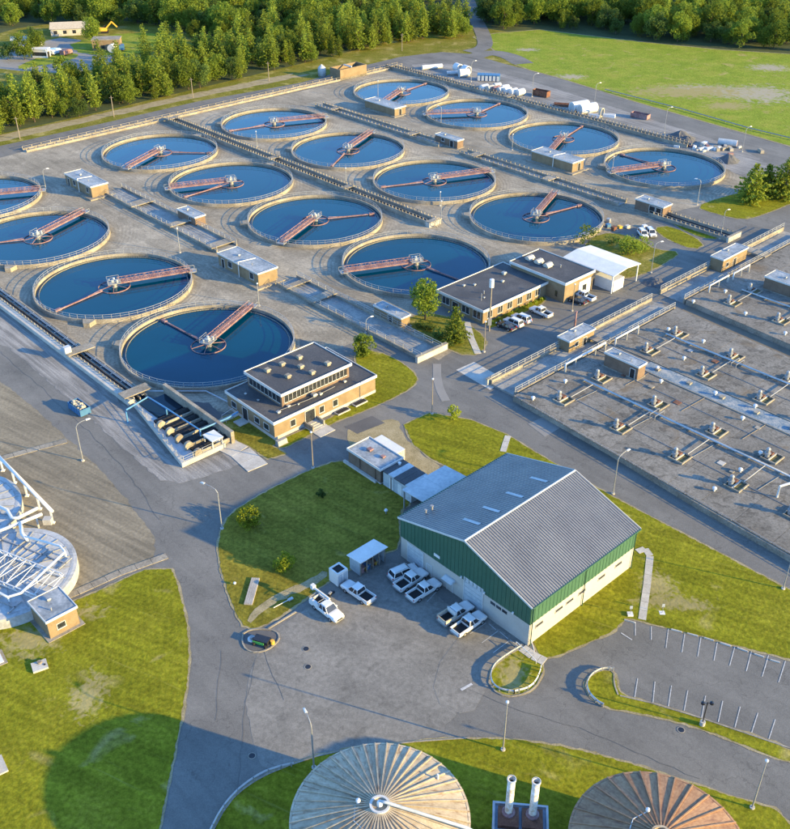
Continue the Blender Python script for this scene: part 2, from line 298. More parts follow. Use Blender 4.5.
# ------------------------------------------------------------------ mesh building
class MB:
    def __init__(s): s.v = []; s.f = []; s.m = []
    def add(s, vs, fs, mi=0):
        n = len(s.v); s.v += [tuple(p) for p in vs]
        for f in fs: s.f.append([i + n for i in f]); s.m.append(mi)
        return s
    def box(s, x0, x1, y0, y1, z0, z1, mi=0):
        return s.add([(x0, y0, z0), (x1, y0, z0), (x1, y1, z0), (x0, y1, z0), (x0, y0, z1), (x1, y0, z1), (x1, y1, z1), (x0, y1, z1)],
                     [(3, 2, 1, 0), (4, 5, 6, 7), (0, 1, 5, 4), (1, 2, 6, 5), (2, 3, 7, 6), (3, 0, 4, 7)], mi)
    def frust(s, a, z0, b, z1, mi=0):
        (x0, x1, y0, y1), (X0, X1, Y0, Y1) = a, b
        return s.add([(x0, y0, z0), (x1, y0, z0), (x1, y1, z0), (x0, y1, z0), (X0, Y0, z1), (X1, Y0, z1), (X1, Y1, z1), (X0, Y1, z1)],
                     [(3, 2, 1, 0), (4, 5, 6, 7), (0, 1, 5, 4), (1, 2, 6, 5), (2, 3, 7, 6), (3, 0, 4, 7)], mi)
    def poly(s, pts, z=0.0, mi=0):
        a = sum(pts[i][0] * pts[(i + 1) % len(pts)][1] - pts[(i + 1) % len(pts)][0] * pts[i][1] for i in range(len(pts)))
        if a < 0: pts = pts[::-1]
        return s.add([(p[0], p[1], z) for p in pts], [list(range(len(pts)))], mi)
    def prism(s, pts, z0, z1, mi=0):
        a = sum(pts[i][0] * pts[(i + 1) % len(pts)][1] - pts[(i + 1) % len(pts)][0] * pts[i][1] for i in range(len(pts)))
        if a < 0: pts = pts[::-1]
        n = len(pts)
        vs = [(p[0], p[1], z0) for p in pts] + [(p[0], p[1], z1) for p in pts]
        fs = [list(range(n - 1, -1, -1)), list(range(n, 2 * n))] + [(i, (i + 1) % n, n + (i + 1) % n, n + i) for i in range(n)]
        return s.add(vs, fs, mi)
    def tube(s, pts, r, n=6, mi=0, cap=True):
        pts = [Vector(p) for p in pts]; rs = r if isinstance(r, (list, tuple)) else [r] * len(pts)
        vs = []; fs = []
        for i, p in enumerate(pts):
            d = (pts[min(i + 1, len(pts) - 1)] - pts[max(i - 1, 0)]).normalized()
            a = d.cross(Vector((0, 0, 1)))
            a = Vector((1, 0, 0)) if a.length < 1e-3 else a.normalized()
            b = a.cross(d)
            for k in range(n):
                t = 2 * math.pi * (k + 0.5) / n
                vs.append(p + (a * math.cos(t) + b * math.sin(t)) * rs[i])
        for i in range(len(pts) - 1):
            for k in range(n):
                fs.append((i * n + k, i * n + (k + 1) % n, (i + 1) * n + (k + 1) % n, (i + 1) * n + k))
        if cap:
            fs.append(list(range(n))[::-1]); fs.append([(len(pts) - 1) * n + k for k in range(n)])
        return s.add(vs, fs, mi)
    def beam(s, p, q, w, h, mi=0):
        p = Vector(p); q = Vector(q); d = (q - p).normalized()
        a = d.cross(Vector((0, 0, 1)))
        a = Vector((1, 0, 0)) if a.length < 1e-3 else a.normalized()
        b = a.cross(d); a = a * w / 2; b = b * h / 2
        vs = [c + x + y for c in (p, q) for x, y in ((-a, -b), (a, -b), (a, b), (-a, b))]
        return s.add(vs, [(3, 2, 1, 0), (4, 5, 6, 7), (0, 1, 5, 4), (1, 2, 6, 5), (2, 3, 7, 6), (3, 0, 4, 7)], mi)
    def lathe(s, prof, n=48, cx=0, cy=0, mi=0, closed=False, a0=0.0, a1=2 * math.pi):
        full = abs(a1 - a0 - 2 * math.pi) < 1e-6
        k = n if full else n + 1
        vs = [(cx + r * math.cos(a0 + (a1 - a0) * i / n), cy + r * math.sin(a0 + (a1 - a0) * i / n), z) for i in range(k) for r, z in prof]
        m = len(prof); fs = []
        for i in range(n):
            j = (i + 1) % k
            for q in range(m if closed else m - 1):
                q2 = (q + 1) % m
                fs.append((i * m + q, j * m + q, j * m + q2, i * m + q2))
        return s.add(vs, fs, mi)
    def disc(s, r, z, n=64, cx=0, cy=0, mi=0):
        return s.add([(cx + r * math.cos(2 * math.pi * i / n), cy + r * math.sin(2 * math.pi * i / n), z) for i in range(n)], [list(range(n))], mi)
    def cyl(s, cx, cy, r, z0, z1, n=12, mi=0):
        return s.prism([(cx + r * math.cos(2 * math.pi * i / n), cy + r * math.sin(2 * math.pi * i / n)) for i in range(n)], z0, z1, mi)
    def mesh(s, name, mats, smooth=False):
        me = bpy.data.meshes.new(name)
        me.from_pydata(s.v, [], s.f)
        for q in (mats if isinstance(mats, (list, tuple)) else [mats]): me.materials.append(q)
        for p, mi in zip(me.polygons, s.m):
            p.material_index = mi; p.use_smooth = smooth
        me.update(); return me
    def obj(s, name, mats, parent=None, smooth=False):
        return mobj(name, s.mesh(name, mats, smooth), parent)
def mobj(name, me, parent=None, loc=None, rz=0):
    o = bpy.data.objects.new(name, me); COL.objects.link(o)
    if parent: o.parent = parent
    if loc: o.location = loc
    if rz: o.rotation_euler = (0, 0, rz)
    return o
def tag(o, label, cat, group=None):
    o['label'] = label; o['category'] = cat
    if group: o['group'] = group
    return o
def thing(name, label, cat, loc, rz=0.0, group=None):
    o = bpy.data.objects.new(name, None); COL.objects.link(o)
    o.empty_display_size = 0.5
    o.location = (loc[0], loc[1], loc[2] if len(loc) > 2 else 0); o.rotation_euler = (0, 0, rz)
    return tag(o, label, cat, group)
def uvthing(name, label, cat, u, v, z=0.0, group=None):
    x, y = W(u, v); return thing(name, label, cat, (x, y, z), TH, group)
def struct(name, mb, m, smooth=False):
    o = mb.obj(name, m, None, smooth); o['kind'] = 'structure'; return o
def copy_tree(o, parent=None):
    c = o.copy(); COL.objects.link(c); c.parent = parent
    for ch in [q for q in KIDS.get(o.name, [])]: copy_tree(ch, c)
    return c
KIDS = {}
def index_kids(root):
    KIDS[root.name] = list(root.children)
    for c in root.children: index_kids(c)
def dup(root, loc, rz, label, group=None, scale=None):
    if root.name not in KIDS: index_kids(root)
    c = copy_tree(root)
    c.location = (loc[0], loc[1], loc[2] if len(loc) > 2 else 0); c.rotation_euler = (0, 0, rz)
    if scale: c.scale = (scale,) * 3 if isinstance(scale, (int, float)) else scale
    c['label'] = label
    if group: c['group'] = group
    return c
def chaikin(p, n=2, closed=True):
    for _ in range(n):
        q = []
        m = len(p)
        for i in range(m if closed else m - 1):
            a, b = p[i], p[(i + 1) % m]
            q.append((a[0] * .75 + b[0] * .25, a[1] * .75 + b[1] * .25)); q.append((a[0] * .25 + b[0] * .75, a[1] * .25 + b[1] * .75))
        p = q if closed else [p[0]] + q + [p[-1]]
    return p
def densify(p, step, closed=True):
    q = []
    m = len(p)
    for i in range(m if closed else m - 1):
        a, b = p[i], p[(i + 1) % m]
        k = max(1, int(math.hypot(b[0] - a[0], b[1] - a[1]) / step))
        for j in range(k): q.append((a[0] + (b[0] - a[0]) * j / k, a[1] + (b[1] - a[1]) * j / k))
    if not closed: q.append(p[-1])
    return q
def offset(p, d):
    a = sum(p[i][0] * p[(i + 1) % len(p)][1] - p[(i + 1) % len(p)][0] * p[i][1] for i in range(len(p)))
    s = 1 if a > 0 else -1
    q = []
    for i in range(len(p)):
        x0, y0 = p[i - 1]; x1, y1 = p[(i + 1) % len(p)]
        tx, ty = x1 - x0, y1 - y0; l = math.hypot(tx, ty) or 1
        q.append((p[i][0] + s * ty / l * d, p[i][1] - s * tx / l * d))
    return q
def ragged(p, amp, step=0.8, rnd=random.Random(3)):
    return [(x + rnd.uniform(-amp, amp), y + rnd.uniform(-amp, amp)) for x, y in densify(p, step)]
def inside(p, poly):
    x, y = p; c = False; n = len(poly)
    for i in range(n):
        x0, y0 = poly[i]; x1, y1 = poly[(i + 1) % n]
        if (y0 > y) != (y1 > y) and x < (x1 - x0) * (y - y0) / (y1 - y0) + x0: c = not c
    return c

# ================================================================== THE SETTING
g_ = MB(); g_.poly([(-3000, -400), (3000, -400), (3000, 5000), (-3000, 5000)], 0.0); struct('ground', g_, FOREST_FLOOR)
def sheet(name, pts, z, m, smooth=0, rag=0.0, step=1.0):
    if smooth: pts = chaikin(pts, smooth)
    if rag: pts = ragged(pts, rag, step)
    return struct(name, MB().poly(pts, z), m)
sheet('plant_pavement', [(-151.40, 300.43), (-129.71, 319.41), (-103.07, 344.00), (-73.01, 373.32), (-37.68, 399.37), (-18.71, 421.88), (2.17, 442.98), (19.88, 452.32), (32.90, 448.54), (46.55, 430.45), (66.55, 407.17), (91.16, 370.61), (129.71, 319.41), (151.73, 286.72), (113.60, 154.77), (59.59, 50.23), (18.66, 41.50), (-54.17, 41.50), (-101.86, 106.50), (-160.62, 205.52)], 0.010, ASPH)
sheet('tank_yard', [(-141.12, 290.27), (-120.51, 313.21), (-79.54, 348.82), (-29.36, 393.32), (1.26, 425.27), (28.89, 385.97), (59.73, 358.79), (95.05, 312.19), (106.66, 286.72), (99.09, 273.19), (86.05, 265.24), (74.49, 259.15), (66.02, 250.43), (55.08, 243.51), (42.19, 234.31), (31.43, 229.30), (18.17, 218.62), (10.40, 205.52), (3.77, 194.53), (11.98, 180.92), (8.91, 177.52), (1.92, 184.85), (-4.12, 188.91), (-13.66, 180.92), (-20.46, 187.09), (-17.84, 154.77), (-32.33, 157.56), (-50.86, 164.83), (-93.82, 213.01), (-144.51, 269.96)], 0.020, YARD, rag=0.25, step=2.0)
sheet('storage_strip', [(2.94, 426.99), (19.18, 433.97), (44.97, 413.59), (63.97, 388.88), (87.64, 353.75), (112.67, 317.32), (117.71, 297.60), (106.66, 286.72), (95.31, 313.21), (59.91, 360.07), (28.98, 387.42)], 0.026, SILT, smooth=1, rag=0.4)
sheet('silt_strip', [(-114.29, 210.83), (-90.94, 204.48), (-50.33, 158.98), (-37.79, 138.84), (-30.40, 144.30), (-24.22, 148.11), (-24.64, 142.45), (-31.17, 137.66), (-38.64, 134.22), (-45.29, 141.23), (-56.90, 154.77), (-74.85, 175.04), (-84.62, 185.74), (-105.98, 190.76)], 0.030, SILT, smooth=1, rag=0.3)
sheet('dirt_yard', [(-119.02, 205.52), (-79.12, 169.43), (-61.38, 150.73), (-46.08, 132.54), (-35.60, 116.94), (-41.73, 112.57), (-48.10, 108.19), (-56.51, 102.42), (-70.33, 94.80)], 0.030, DIRT, smooth=1, rag=0.25)
sheet('worn_pavement', [(-18.59, 98.52), (-13.72, 104.03), (-6.46, 110.79), (0.77, 116.23), (6.59, 106.50), (14.67, 98.52), (9.90, 89.53), (5.63, 81.48), (-8.04, 79.67), (-12.58, 77.90), (-16.11, 76.75), (-17.90, 81.48), (-20.07, 89.53)], 0.022, ASPH2, smooth=2, rag=0.15)
sheet('pavement_patch', [(6.63, 96.64), (14.62, 104.44), (19.12, 98.33), (14.31, 94.44), (12.02, 89.53), (9.61, 84.91), (4.57, 87.85)], 0.034, ASPH2, smooth=1)
sheet('pavement_patch', [(-9.32, 153.07), (-7.69, 144.30), (0.87, 138.84), (6.01, 135.92), (8.88, 138.84), (4.11, 144.30), (1.29, 150.73), (0.19, 155.46), (-2.44, 154.77)], 0.030, VERGE, smooth=1, rag=0.3)
sheet('pavement_patch', [(-9.29, 152.39), (-4.35, 156.16), (-1.87, 153.75), (-6.98, 150.07)], 0.034, ASPH3)
sheet('pavement_patch', [(24.82, 153.41), (27.92, 155.81), (30.60, 152.06), (27.44, 149.08)], 0.034, PATCH)
PATCHLINE = [(8.64, 175.86), (8.44, 170.22), (8.87, 165.59), (9.87, 161.50)]
sheet('pavement_patch', [(12.43, 173.41), (16.31, 176.69), (22.23, 169.43), (18.72, 165.59)], 0.034, CONCW)
sheet('pavement_patch', [(40.06, 192.63), (50.26, 196.46), (50.15, 193.58), (41.70, 185.29)], 0.034, SILT)
sheet('pavement_patch', [(41.48, 183.96), (61.25, 205.52), (61.46, 202.43), (44.64, 182.65)], 0.030, SILT)
sheet('coal_dark_yard', [(-49.00, 162.60), (-36.07, 160.77), (-31.36, 154.77), (-32.28, 153.41), (-36.42, 151.39), (-43.72, 160.41)], 0.040, ASPH3, rag=0.3)
sheet('roadside_grass', [(-151.01, 299.48), (-129.35, 318.36), (-102.77, 342.82), (-72.78, 371.96), (-37.56, 397.84), (-18.65, 420.20), (2.16, 441.15), (19.81, 450.42), (32.66, 444.82), (44.13, 426.99), (65.67, 400.91), (76.28, 476.21), (36.64, 507.02), (16.83, 497.86), (-6.83, 468.00), (-40.20, 430.45), (-76.09, 391.83), (-106.79, 358.79), (-134.11, 332.45), (-157.54, 315.25)], 0.006, ROUGHG)
sheet('far_dirt_verge', [(-145.05, 308.19), (-131.14, 323.66), (-104.59, 350.04), (-73.93, 378.86), (-38.44, 408.76), (-21.09, 428.71), (-21.31, 433.97), (-42.92, 413.59), (-75.12, 385.97), (-106.15, 356.25), (-133.73, 331.33), (-149.82, 320.46)], 0.016, VERGE, rag=0.6, step=3)
sheet('woodland_verge', [(-26.75, 416.87), (-6.44, 437.53), (10.97, 448.54), (33.39, 456.15), (38.44, 452.32), (35.21, 484.67), (16.43, 484.67), (-6.78, 463.99), (-39.92, 426.99), (-42.63, 410.36)], 0.018, ROUGHG, rag=0.5, step=3)

# roads leaving the plant
def strip(name, pts, w, z, m):
    pts = chaikin(pts, 2, False); l = []; r = []
    for i in range(len(pts)):
        a = pts[max(i - 1, 0)]; b = pts[min(i + 1, len(pts) - 1)]
        tx, ty = b[0] - a[0], b[1] - a[1]; q = math.hypot(tx, ty) or 1
        l.append((pts[i][0] - ty / q * w / 2, pts[i][1] + tx / q * w / 2)); r.append((pts[i][0] + ty / q * w / 2, pts[i][1] - tx / q * w / 2))
    return struct(name, MB().poly(l + r[::-1], z), m)

strip('pavement_patch', PATCHLINE, 1.7, 0.036, PATCH)
# tar-sealed seams in the pavement
TARS = mat('sealing_tar', [(0.065, 0.064, 0.063), (0.095, 0.093, 0.09)], scale=1, rough=.7, coord='W')
for s_ in ([(-23.90, 96.64), (-23.24, 89.53), (-22.76, 84.59)], [(-19.17, 94.08), (-19.46, 87.85), (-18.68, 74.22)], [(-18.59, 98.52), (-17.19, 93.36), (-14.37, 87.85)], [(9.90, 89.53), (16.12, 85.88), (25.80, 82.24), (36.65, 75.61)], [(-82.99, 180.92), (-64.52, 160.41), (-48.46, 141.23), (-38.16, 125.06)], [(-11.26, 137.66), (-16.03, 132.54), (-25.17, 125.06)], [(28.74, 138.84), (40.06, 126.35), (50.33, 116.23)]):
    q_ = densify(chaikin(s_, 1, False), 1.5, False); q_ = [(x + random.uniform(-.22, .22), y + random.uniform(-.22, .22)) for x, y in q_]
    l_ = [(x - .022, y - .022) for x, y in q_]; r_ = [(x + .022, y + .022) for x, y in q_]
    b = MB()
    for i in range(len(q_) - 1): b.add([(*l_[i], .04), (*r_[i], .04), (*r_[i + 1], .04), (*l_[i + 1], .04)], [(0, 1, 2, 3)])
    struct('tar_seam', b, TARS)

# lawns with a worn dirt edge below each
def lawn(name, pts, m=GRASS, smooth=1, edge=0.32, z=0.07):
    p = chaikin(pts, smooth) if smooth else pts
    e = offset(densify(p, 1.0), edge)
    struct('lawn_edge', MB().poly(ragged(e, 0.14, 0.6), z - 0.022), VERGE)
    o = struct(name, MB().poly(ragged(p, 0.11, 0.5), z), m)
    return o
lawn('lawn', [(-34.97, 115.30), (-31.29, 106.92), (-28.79, 98.52), (-27.64, 91.25), (-27.31, 82.24), (-27.00, 68.28), (-27.09, 50.23), (-56.64, 50.23), (-76.78, 91.25), (-55.71, 100.06), (-47.40, 105.67)], GRASS, 1)
lawn('lawn', [(-27.85, 118.12), (-27.70, 124.54), (-25.66, 128.72), (-16.45, 137.66), (-9.38, 142.14), (-6.11, 139.43), (1.68, 131.98), (2.83, 129.53), (0.49, 127.14), (0.78, 118.12), (-1.71, 116.94), (-6.56, 113.47), (-9.76, 110.79), (-12.80, 107.13), (-18.32, 101.23), (-21.09, 100.64), (-22.91, 103.62), (-25.69, 110.79)], GRASS2, 1)
lawn('lawn', [(1.68, 153.07), (6.64, 157.20), (14.08, 154.77), (20.21, 150.07), (28.86, 139.73), (36.54, 131.16), (48.04, 119.32), (59.65, 107.34), (55.18, 94.44), (42.82, 99.29), (35.01, 102.22), (33.13, 102.82), (30.61, 100.06), (22.66, 95.72), (20.10, 94.98), (19.31, 97.58), (18.80, 100.45), (8.47, 115.30), (11.60, 137.66), (6.20, 142.45), (3.43, 146.51)], GRASS, 0)
lawn('lawn', [(12.69, 91.25), (13.13, 93.36), (15.52, 95.72), (17.88, 97.20), (20.07, 94.80), (19.94, 92.65), (18.53, 89.87), (15.87, 88.52), (13.54, 88.85)], GRASS, 2)
lawn('lawn', [(25.09, 89.53), (25.83, 91.60), (27.68, 93.01), (29.54, 92.83), (29.51, 90.56), (29.55, 88.68), (33.20, 87.35), (39.08, 84.91), (50.07, 79.67), (49.26, 77.32), (38.70, 83.49), (31.56, 85.72), (26.83, 86.69)], GRASS, 1)
lawn('lawn', [(-21.20, 67.65), (-19.62, 72.45), (-17.58, 74.91), (-14.45, 77.03), (-8.04, 79.67), (0.62, 81.02), (9.41, 81.78), (18.11, 81.17), (27.59, 78.48), (36.40, 74.63), (46.93, 70.59), (49.74, 50.23), (-21.18, 50.23)], GRASS, 1)
lawn('lawn', [(-33.46, 151.39), (-32.59, 155.46), (-29.85, 157.56), (-24.74, 152.73), (-20.21, 148.11), (-22.19, 146.19), (-19.44, 143.68), (-22.48, 142.14), (-26.13, 145.87), (-28.95, 148.11)], GRASS2, 0)
lawn('lawn', [(-21.97, 147.47), (-17.51, 150.73), (-10.43, 156.85), (-4.73, 165.59), (-8.94, 178.36), (-6.11, 181.78), (-1.46, 179.63), (3.46, 173.41), (4.79, 168.65), (0.98, 163.71), (-6.28, 157.56), (-12.13, 153.41), (-17.30, 148.11), (-20.63, 144.93)], GRASS, 1)
lawn('lawn', [(1.55, 194.53), (6.55, 199.42), (12.73, 196.46), (18.14, 190.76), (19.96, 183.52), (15.59, 178.36), (9.57, 183.96)], ROUGHG, 1)
lawn('lawn', [(19.73, 194.53), (33.97, 209.21), (34.97, 206.04), (33.49, 203.45), (23.15, 193.10), (20.83, 191.69)], GRASS, 0)
lawn('lawn', [(48.52, 223.27), (46.81, 231.16), (51.17, 242.16), (57.70, 246.24), (64.01, 240.82), (66.48, 234.31), (73.08, 233.05), (66.79, 225.65), (59.36, 218.62), (52.16, 216.35)], ROUGHG, 1)
lawn('lawn', [(68.94, 249.02), (74.64, 250.43), (80.55, 238.19), (76.46, 234.31), (71.32, 240.82)], GRASS, 1)
lawn('lawn', [(73.81, 256.19), (79.48, 259.15), (86.18, 243.51), (82.82, 240.82), (78.09, 244.87)], GRASS, 1)
lawn('lawn', [(84.44, 264.47), (93.44, 271.57), (107.52, 279.82), (119.89, 281.52), (115.89, 269.96), (100.61, 257.67), (94.78, 254.73), (88.89, 259.15)], GRASS, 1)
lawn('field', [(36.95, 482.53), (49.88, 491.19), (69.71, 497.86), (112.39, 472.07), (144.68, 456.15), (177.01, 446.67), (246.49, 411.97), (170.68, 265.24), (152.49, 288.49), (129.71, 319.41), (91.16, 370.61), (66.55, 407.17), (55.95, 420.20), (49.69, 432.20), (45.89, 446.67), (42.18, 465.99)], FIELD, 0, edge=0.8)
bare = [((760, 95), 7, 4), ((735, 92), 5, 2.2), ((700, 88), 6, 1.6), ((745, 80), 3, 1.2), ((770, 68), 4, 1.6), ((725, 108), 4, 1.2), ((570, 77), 3, 1.2), ((650, 72), 3, 1.0)]
strip('field_road', [(32.26, 452.32), (40.81, 460.04), (41.79, 484.67), (40.57, 521.33), (39.88, 574.65), (37.96, 675.70)], 7.0, 0.095, ASPH)
strip('field_road', [(32.43, 441.15), (41.98, 452.32), (50.08, 444.82), (54.59, 430.45)], 9.0, 0.090, ASPH)

# kerbs and footpaths
def path(name, pts, w, m, h=0.10, smooth=0):
    if smooth: pts = chaikin(pts, smooth, False)
    b = MB()
    l = []; r = []
    for i in range(len(pts)):
        a = pts[max(i - 1, 0)]; c = pts[min(i + 1, len(pts) - 1)]
        tx, ty = c[0] - a[0], c[1] - a[1]; q = math.hypot(tx, ty) or 1
        l.append((pts[i][0] - ty / q * w / 2, pts[i][1] + tx / q * w / 2)); r.append((pts[i][0] + ty / q * w / 2, pts[i][1] - tx / q * w / 2))
    n = len(pts)
    vs = [(x, y, 0.0) for x, y in l] + [(x, y, 0.0) for x, y in r] + [(x, y, h) for x, y in l] + [(x, y, h) for x, y in r]
    fs = [(2 * n + i, 3 * n + i, 3 * n + i + 1, 2 * n + i + 1) for i in range(n - 1)]
    fs += [(i, 2 * n + i, 2 * n + i + 1, i + 1) for i in range(n - 1)] + [(n + i, n + i + 1, 3 * n + i + 1, 3 * n + i) for i in range(n - 1)]
    fs += [(0, n, 3 * n, 2 * n), (n - 1, 3 * n - 1, 4 * n - 1, 2 * n - 1)]
    b.add(vs, fs)
    return struct(name, b, m)
def slab_path(name, pts, w, m, L=1.9, h=0.11):
    """a footpath laid as single slabs with open joints; the slabs are its pieces"""
    root = bpy.data.objects.new(name, None); COL.objects.link(root); root['kind'] = 'structure'
    p = densify(pts, L, False)
    for a, c in zip(p[:-1], p[1:]):
        d = math.hypot(c[0] - a[0], c[1] - a[1]); an = math.atan2(c[1] - a[1], c[0] - a[0])
        me = MB().box(-d / 2 + 0.03, d / 2 - 0.03, -w / 2, w / 2, 0, h + random.uniform(-0.012, 0.012)).mesh('slab', m)
        mobj('slab', me, root, ((a[0] + c[0]) / 2, (a[1] + c[1]) / 2, 0), an)
    return root
slab_path('footpath', [(-35.31, 116.23), (-41.67, 112.35), (-46.92, 108.19), (-51.59, 105.05), (-56.24, 101.62), (-60.79, 98.52)], 1.35, CONC)
slab_path('footpath', [(-59.63, 147.79), (-63.87, 145.56), (-69.91, 142.14), (-78.79, 137.66)], 1.35, CONC)
slab_path('footpath', [(37.67, 117.17), (39.07, 117.89), (39.49, 116.23), (37.62, 109.70), (35.34, 102.42)], 1.1, CONCW)
slab_path('footpath', [(19.31, 144.30), (20.15, 147.47), (20.70, 149.41)], 1.1, CONCW)
slab_path('footpath', [(15.96, 194.53), (16.37, 187.09), (17.38, 180.06)], 1.4, CONCW, 1.6)
slab_path('footpath', [(-31.36, 147.14), (-27.72, 144.30), (-23.93, 139.43)], 4.0, CONCW, 2.4)
slab_path('footpath', [(-17.89, 155.46), (-15.49, 153.41), (-12.31, 150.07)], 3.6, CONCW, 2.0)
slab_path('footpath', [(-33.78, 153.41), (-30.75, 155.81), (-28.80, 158.26)], 1.2, CONCW, 1.4)
slab_path('footpath', [(17.58, 97.01), (18.93, 95.53), (20.44, 94.44)], 1.5, CONCW, 0.7)
path('kerb', [(-21.39, 99.67), (-21.33, 98.14), (-20.58, 96.64), (-19.13, 96.08), (-17.54, 96.64), (-16.43, 97.95), (-16.13, 99.09), (-16.80, 100.25), (-18.83, 100.64), (-20.50, 100.45), (-21.39, 99.67)], 0.22, CONC, 0.14, 1)
path('kerb', [(-17.98, 100.64), (-14.30, 104.03)], 0.25, CONC, 0.14)
path('kerb', [(29.52, 88.52), (33.20, 87.35), (39.08, 84.91), (50.07, 79.67)], 0.2, CONC, 0.13)
path('kerb', [(-21.20, 67.65), (-19.62, 72.45), (-17.58, 74.91), (-14.45, 77.03), (-8.04, 79.67), (0.62, 81.02), (9.41, 81.78)], 0.2, CONC, 0.12, 1)
path('kerb', [(12.51, 90.73), (13.13, 93.36), (15.52, 95.72), (17.58, 97.01)], 0.2, CONC, 0.12, 1)
path('kerb', [(19.92, 92.47), (18.51, 89.70), (15.86, 88.35), (13.53, 88.68), (12.51, 90.73)], 0.2, CONC, 0.12, 1)
path('kerb', [(29.29, 88.68), (29.11, 90.56), (29.54, 92.83), (27.68, 93.01), (25.83, 91.60), (25.09, 89.53), (26.83, 86.69)], 0.2, CONC, 0.12, 1)

# parking bays: each painted line is one piece of the marking set
def lines(pairs, w=0.10):
    root = bpy.data.objects.new('parking_markings', None); COL.objects.link(root); root['kind'] = 'structure'
    for a, c in pairs:
        d = math.hypot(c[0] - a[0], c[1] - a[1])
        mobj('painted_line', MB().poly([(-d / 2, -w / 2), (d / 2, -w / 2), (d / 2, w / 2), (-d / 2, w / 2)], 0.0).mesh('painted_line', LINE), root,
             ((a[0] + c[0]) / 2, (a[1] + c[1]) / 2, 0.046), math.atan2(c[1] - a[1], c[0] - a[0]))
    return root
lines([[(34.31, 102.02), (33.76, 99.34)], [(36.38, 101.11), (35.81, 98.52)], [(38.76, 100.84), (37.51, 96.96)], [(41.03, 100.35), (39.53, 96.18)], [(43.08, 99.52), (41.50, 95.39)], [(45.20, 98.77), (43.53, 94.67)], [(47.36, 97.76), (45.41, 93.75)], [(49.36, 96.79), (47.36, 92.74)], [(51.29, 95.66), (49.22, 91.82)], [(53.27, 94.62), (51.07, 90.78)],
       [(32.47, 91.51), (31.32, 88.02)], [(34.65, 90.94), (33.56, 87.27)], [(36.69, 90.26), (35.47, 86.78)], [(38.65, 89.44), (37.33, 86.04)], [(40.75, 88.52), (39.31, 84.96)], [(42.77, 87.68), (41.24, 84.24)], [(44.77, 86.73), (43.11, 83.39)], [(46.75, 85.70), (44.91, 82.46)], [(48.65, 84.67), (46.75, 81.43)]])
lines([[(6.69, 109.05), (4.68, 106.09)], [(12.97, 101.82), (10.55, 99.67)], [(14.55, 100.25), (12.11, 97.95)], [(15.91, 98.33), (13.49, 96.08)], [(13.38, 101.62), (14.28, 100.45)], [(14.81, 100.06), (15.81, 98.71)], [(16.07, 98.52), (17.07, 97.39)]])
lines([[(30.16, 202.43), (32.57, 197.93)], [(27.84, 199.91), (30.49, 195.50)], [(32.52, 205.00), (34.69, 200.41)], [(23.37, 195.50), (26.22, 190.76)]])
lines([[(31.84, 99.86), (33.12, 98.52)]], 0.16)
lines([[(8.72, 89.53), (10.24, 90.56)]], 0.4)

# bare earth in the field
sheet('worn_track', [(-20.31, 101.23), (-19.21, 104.03), (-16.16, 106.92), (-12.34, 109.05), (-9.84, 112.12), (-11.08, 112.57), (-14.20, 109.92), (-17.57, 107.77), (-20.22, 105.26), (-21.32, 102.42)], 0.085, VERGE, 1, 0.3)

# ================================================================== SETTLING TANKS
TR = 18.33
b = MB(); b.lathe([(TR, 0), (TR, 1.0), (TR - 0.42, 1.0), (TR - 0.42, 0.1)], 128); WALL_ME = b.mesh('wall', CONC)
b = MB(); b.lathe([(TR - 0.44, 0.12), (TR - 1.15, 0.12), (TR - 1.15, 0.46), (TR - 1.30, 0.46), (TR - 1.30, 0.2)], 128); LAUND_ME = b.mesh('launder', CONCG)
b = MB()
for i in range(180):
    t = 2 * math.pi * i / 180; c_, s_ = math.cos(t), math.sin(t); r_ = TR - 1.32; w_ = .2
    b.add([(r_ * c_ - w_ * -s_, r_ * s_ - w_ * c_, .2), (r_ * c_ + w_ * -s_, r_ * s_ + w_ * c_, .2), (r_ * c_ + w_ * -s_, r_ * s_ + w_ * c_, .52), (r_ * c_ - w_ * -s_, r_ * s_ - w_ * c_, .52)], [(0, 1, 2, 3)])
WEIR_ME = b.mesh('weir_plates', mat('stained_weir', [(0.09, 0.085, 0.06), (0.18, 0.17, 0.13)], scale=1.5, rough=.8))
b = MB(); b.disc(TR - 0.5, 0.30, 128); WATER_ME = b.mesh('water', WATER)
b = MB(); NP = 60
for i in range(NP):
    t = 2 * math.pi * i / NP; x, y = (TR - 0.2) * math.cos(t), (TR - 0.2) * math.sin(t)
    b.box(x - .035, x + .035, y - .035, y + .035, 1.0, 2.05)
for z in (1.52, 2.05):
    b.lathe([(TR - 0.24, z - .03), (TR - 0.16, z - .03), (TR - 0.16, z + .03), (TR - 0.24, z + .03)], 120, closed=True)
RAIL_ME = b.mesh('railing', RAILM)
b = MB(); b.box(1.2, TR + 0.3, -0.6, 0.6, 1.25, 1.40); BDECK_ME = b.mesh('walkway', RUST)
b = MB()
for z in (1.15, 2.3): b.beam((1.0, 0, z), (TR - 0.2, 0, z), 0.12, 0.10)
n = 16
for i in range(n + 1):
    x = 1.0 + (TR - 1.2) * i / n; b.box(x - .03, x + .03, -.03, .03, 1.1, 2.3)
    if i < n:
        x2 = 1.0 + (TR - 1.2) * (i + 1) / n
        b.beam((x, 0, 1.15 if i % 2 else 2.28), (x2, 0, 2.28 if i % 2 else 1.15), 0.06, 0.06)
b.box(1.0, TR - 0.2, -.012, .012, 1.15, 1.45)
TRUSS_ME = b.mesh('truss_rail', RUST)
b = MB(); FR = 3.7
b.lathe([(FR, -0.1), (FR, 0.5), (FR - 0.08, 0.5), (FR - 0.08, -0.1)], 40)
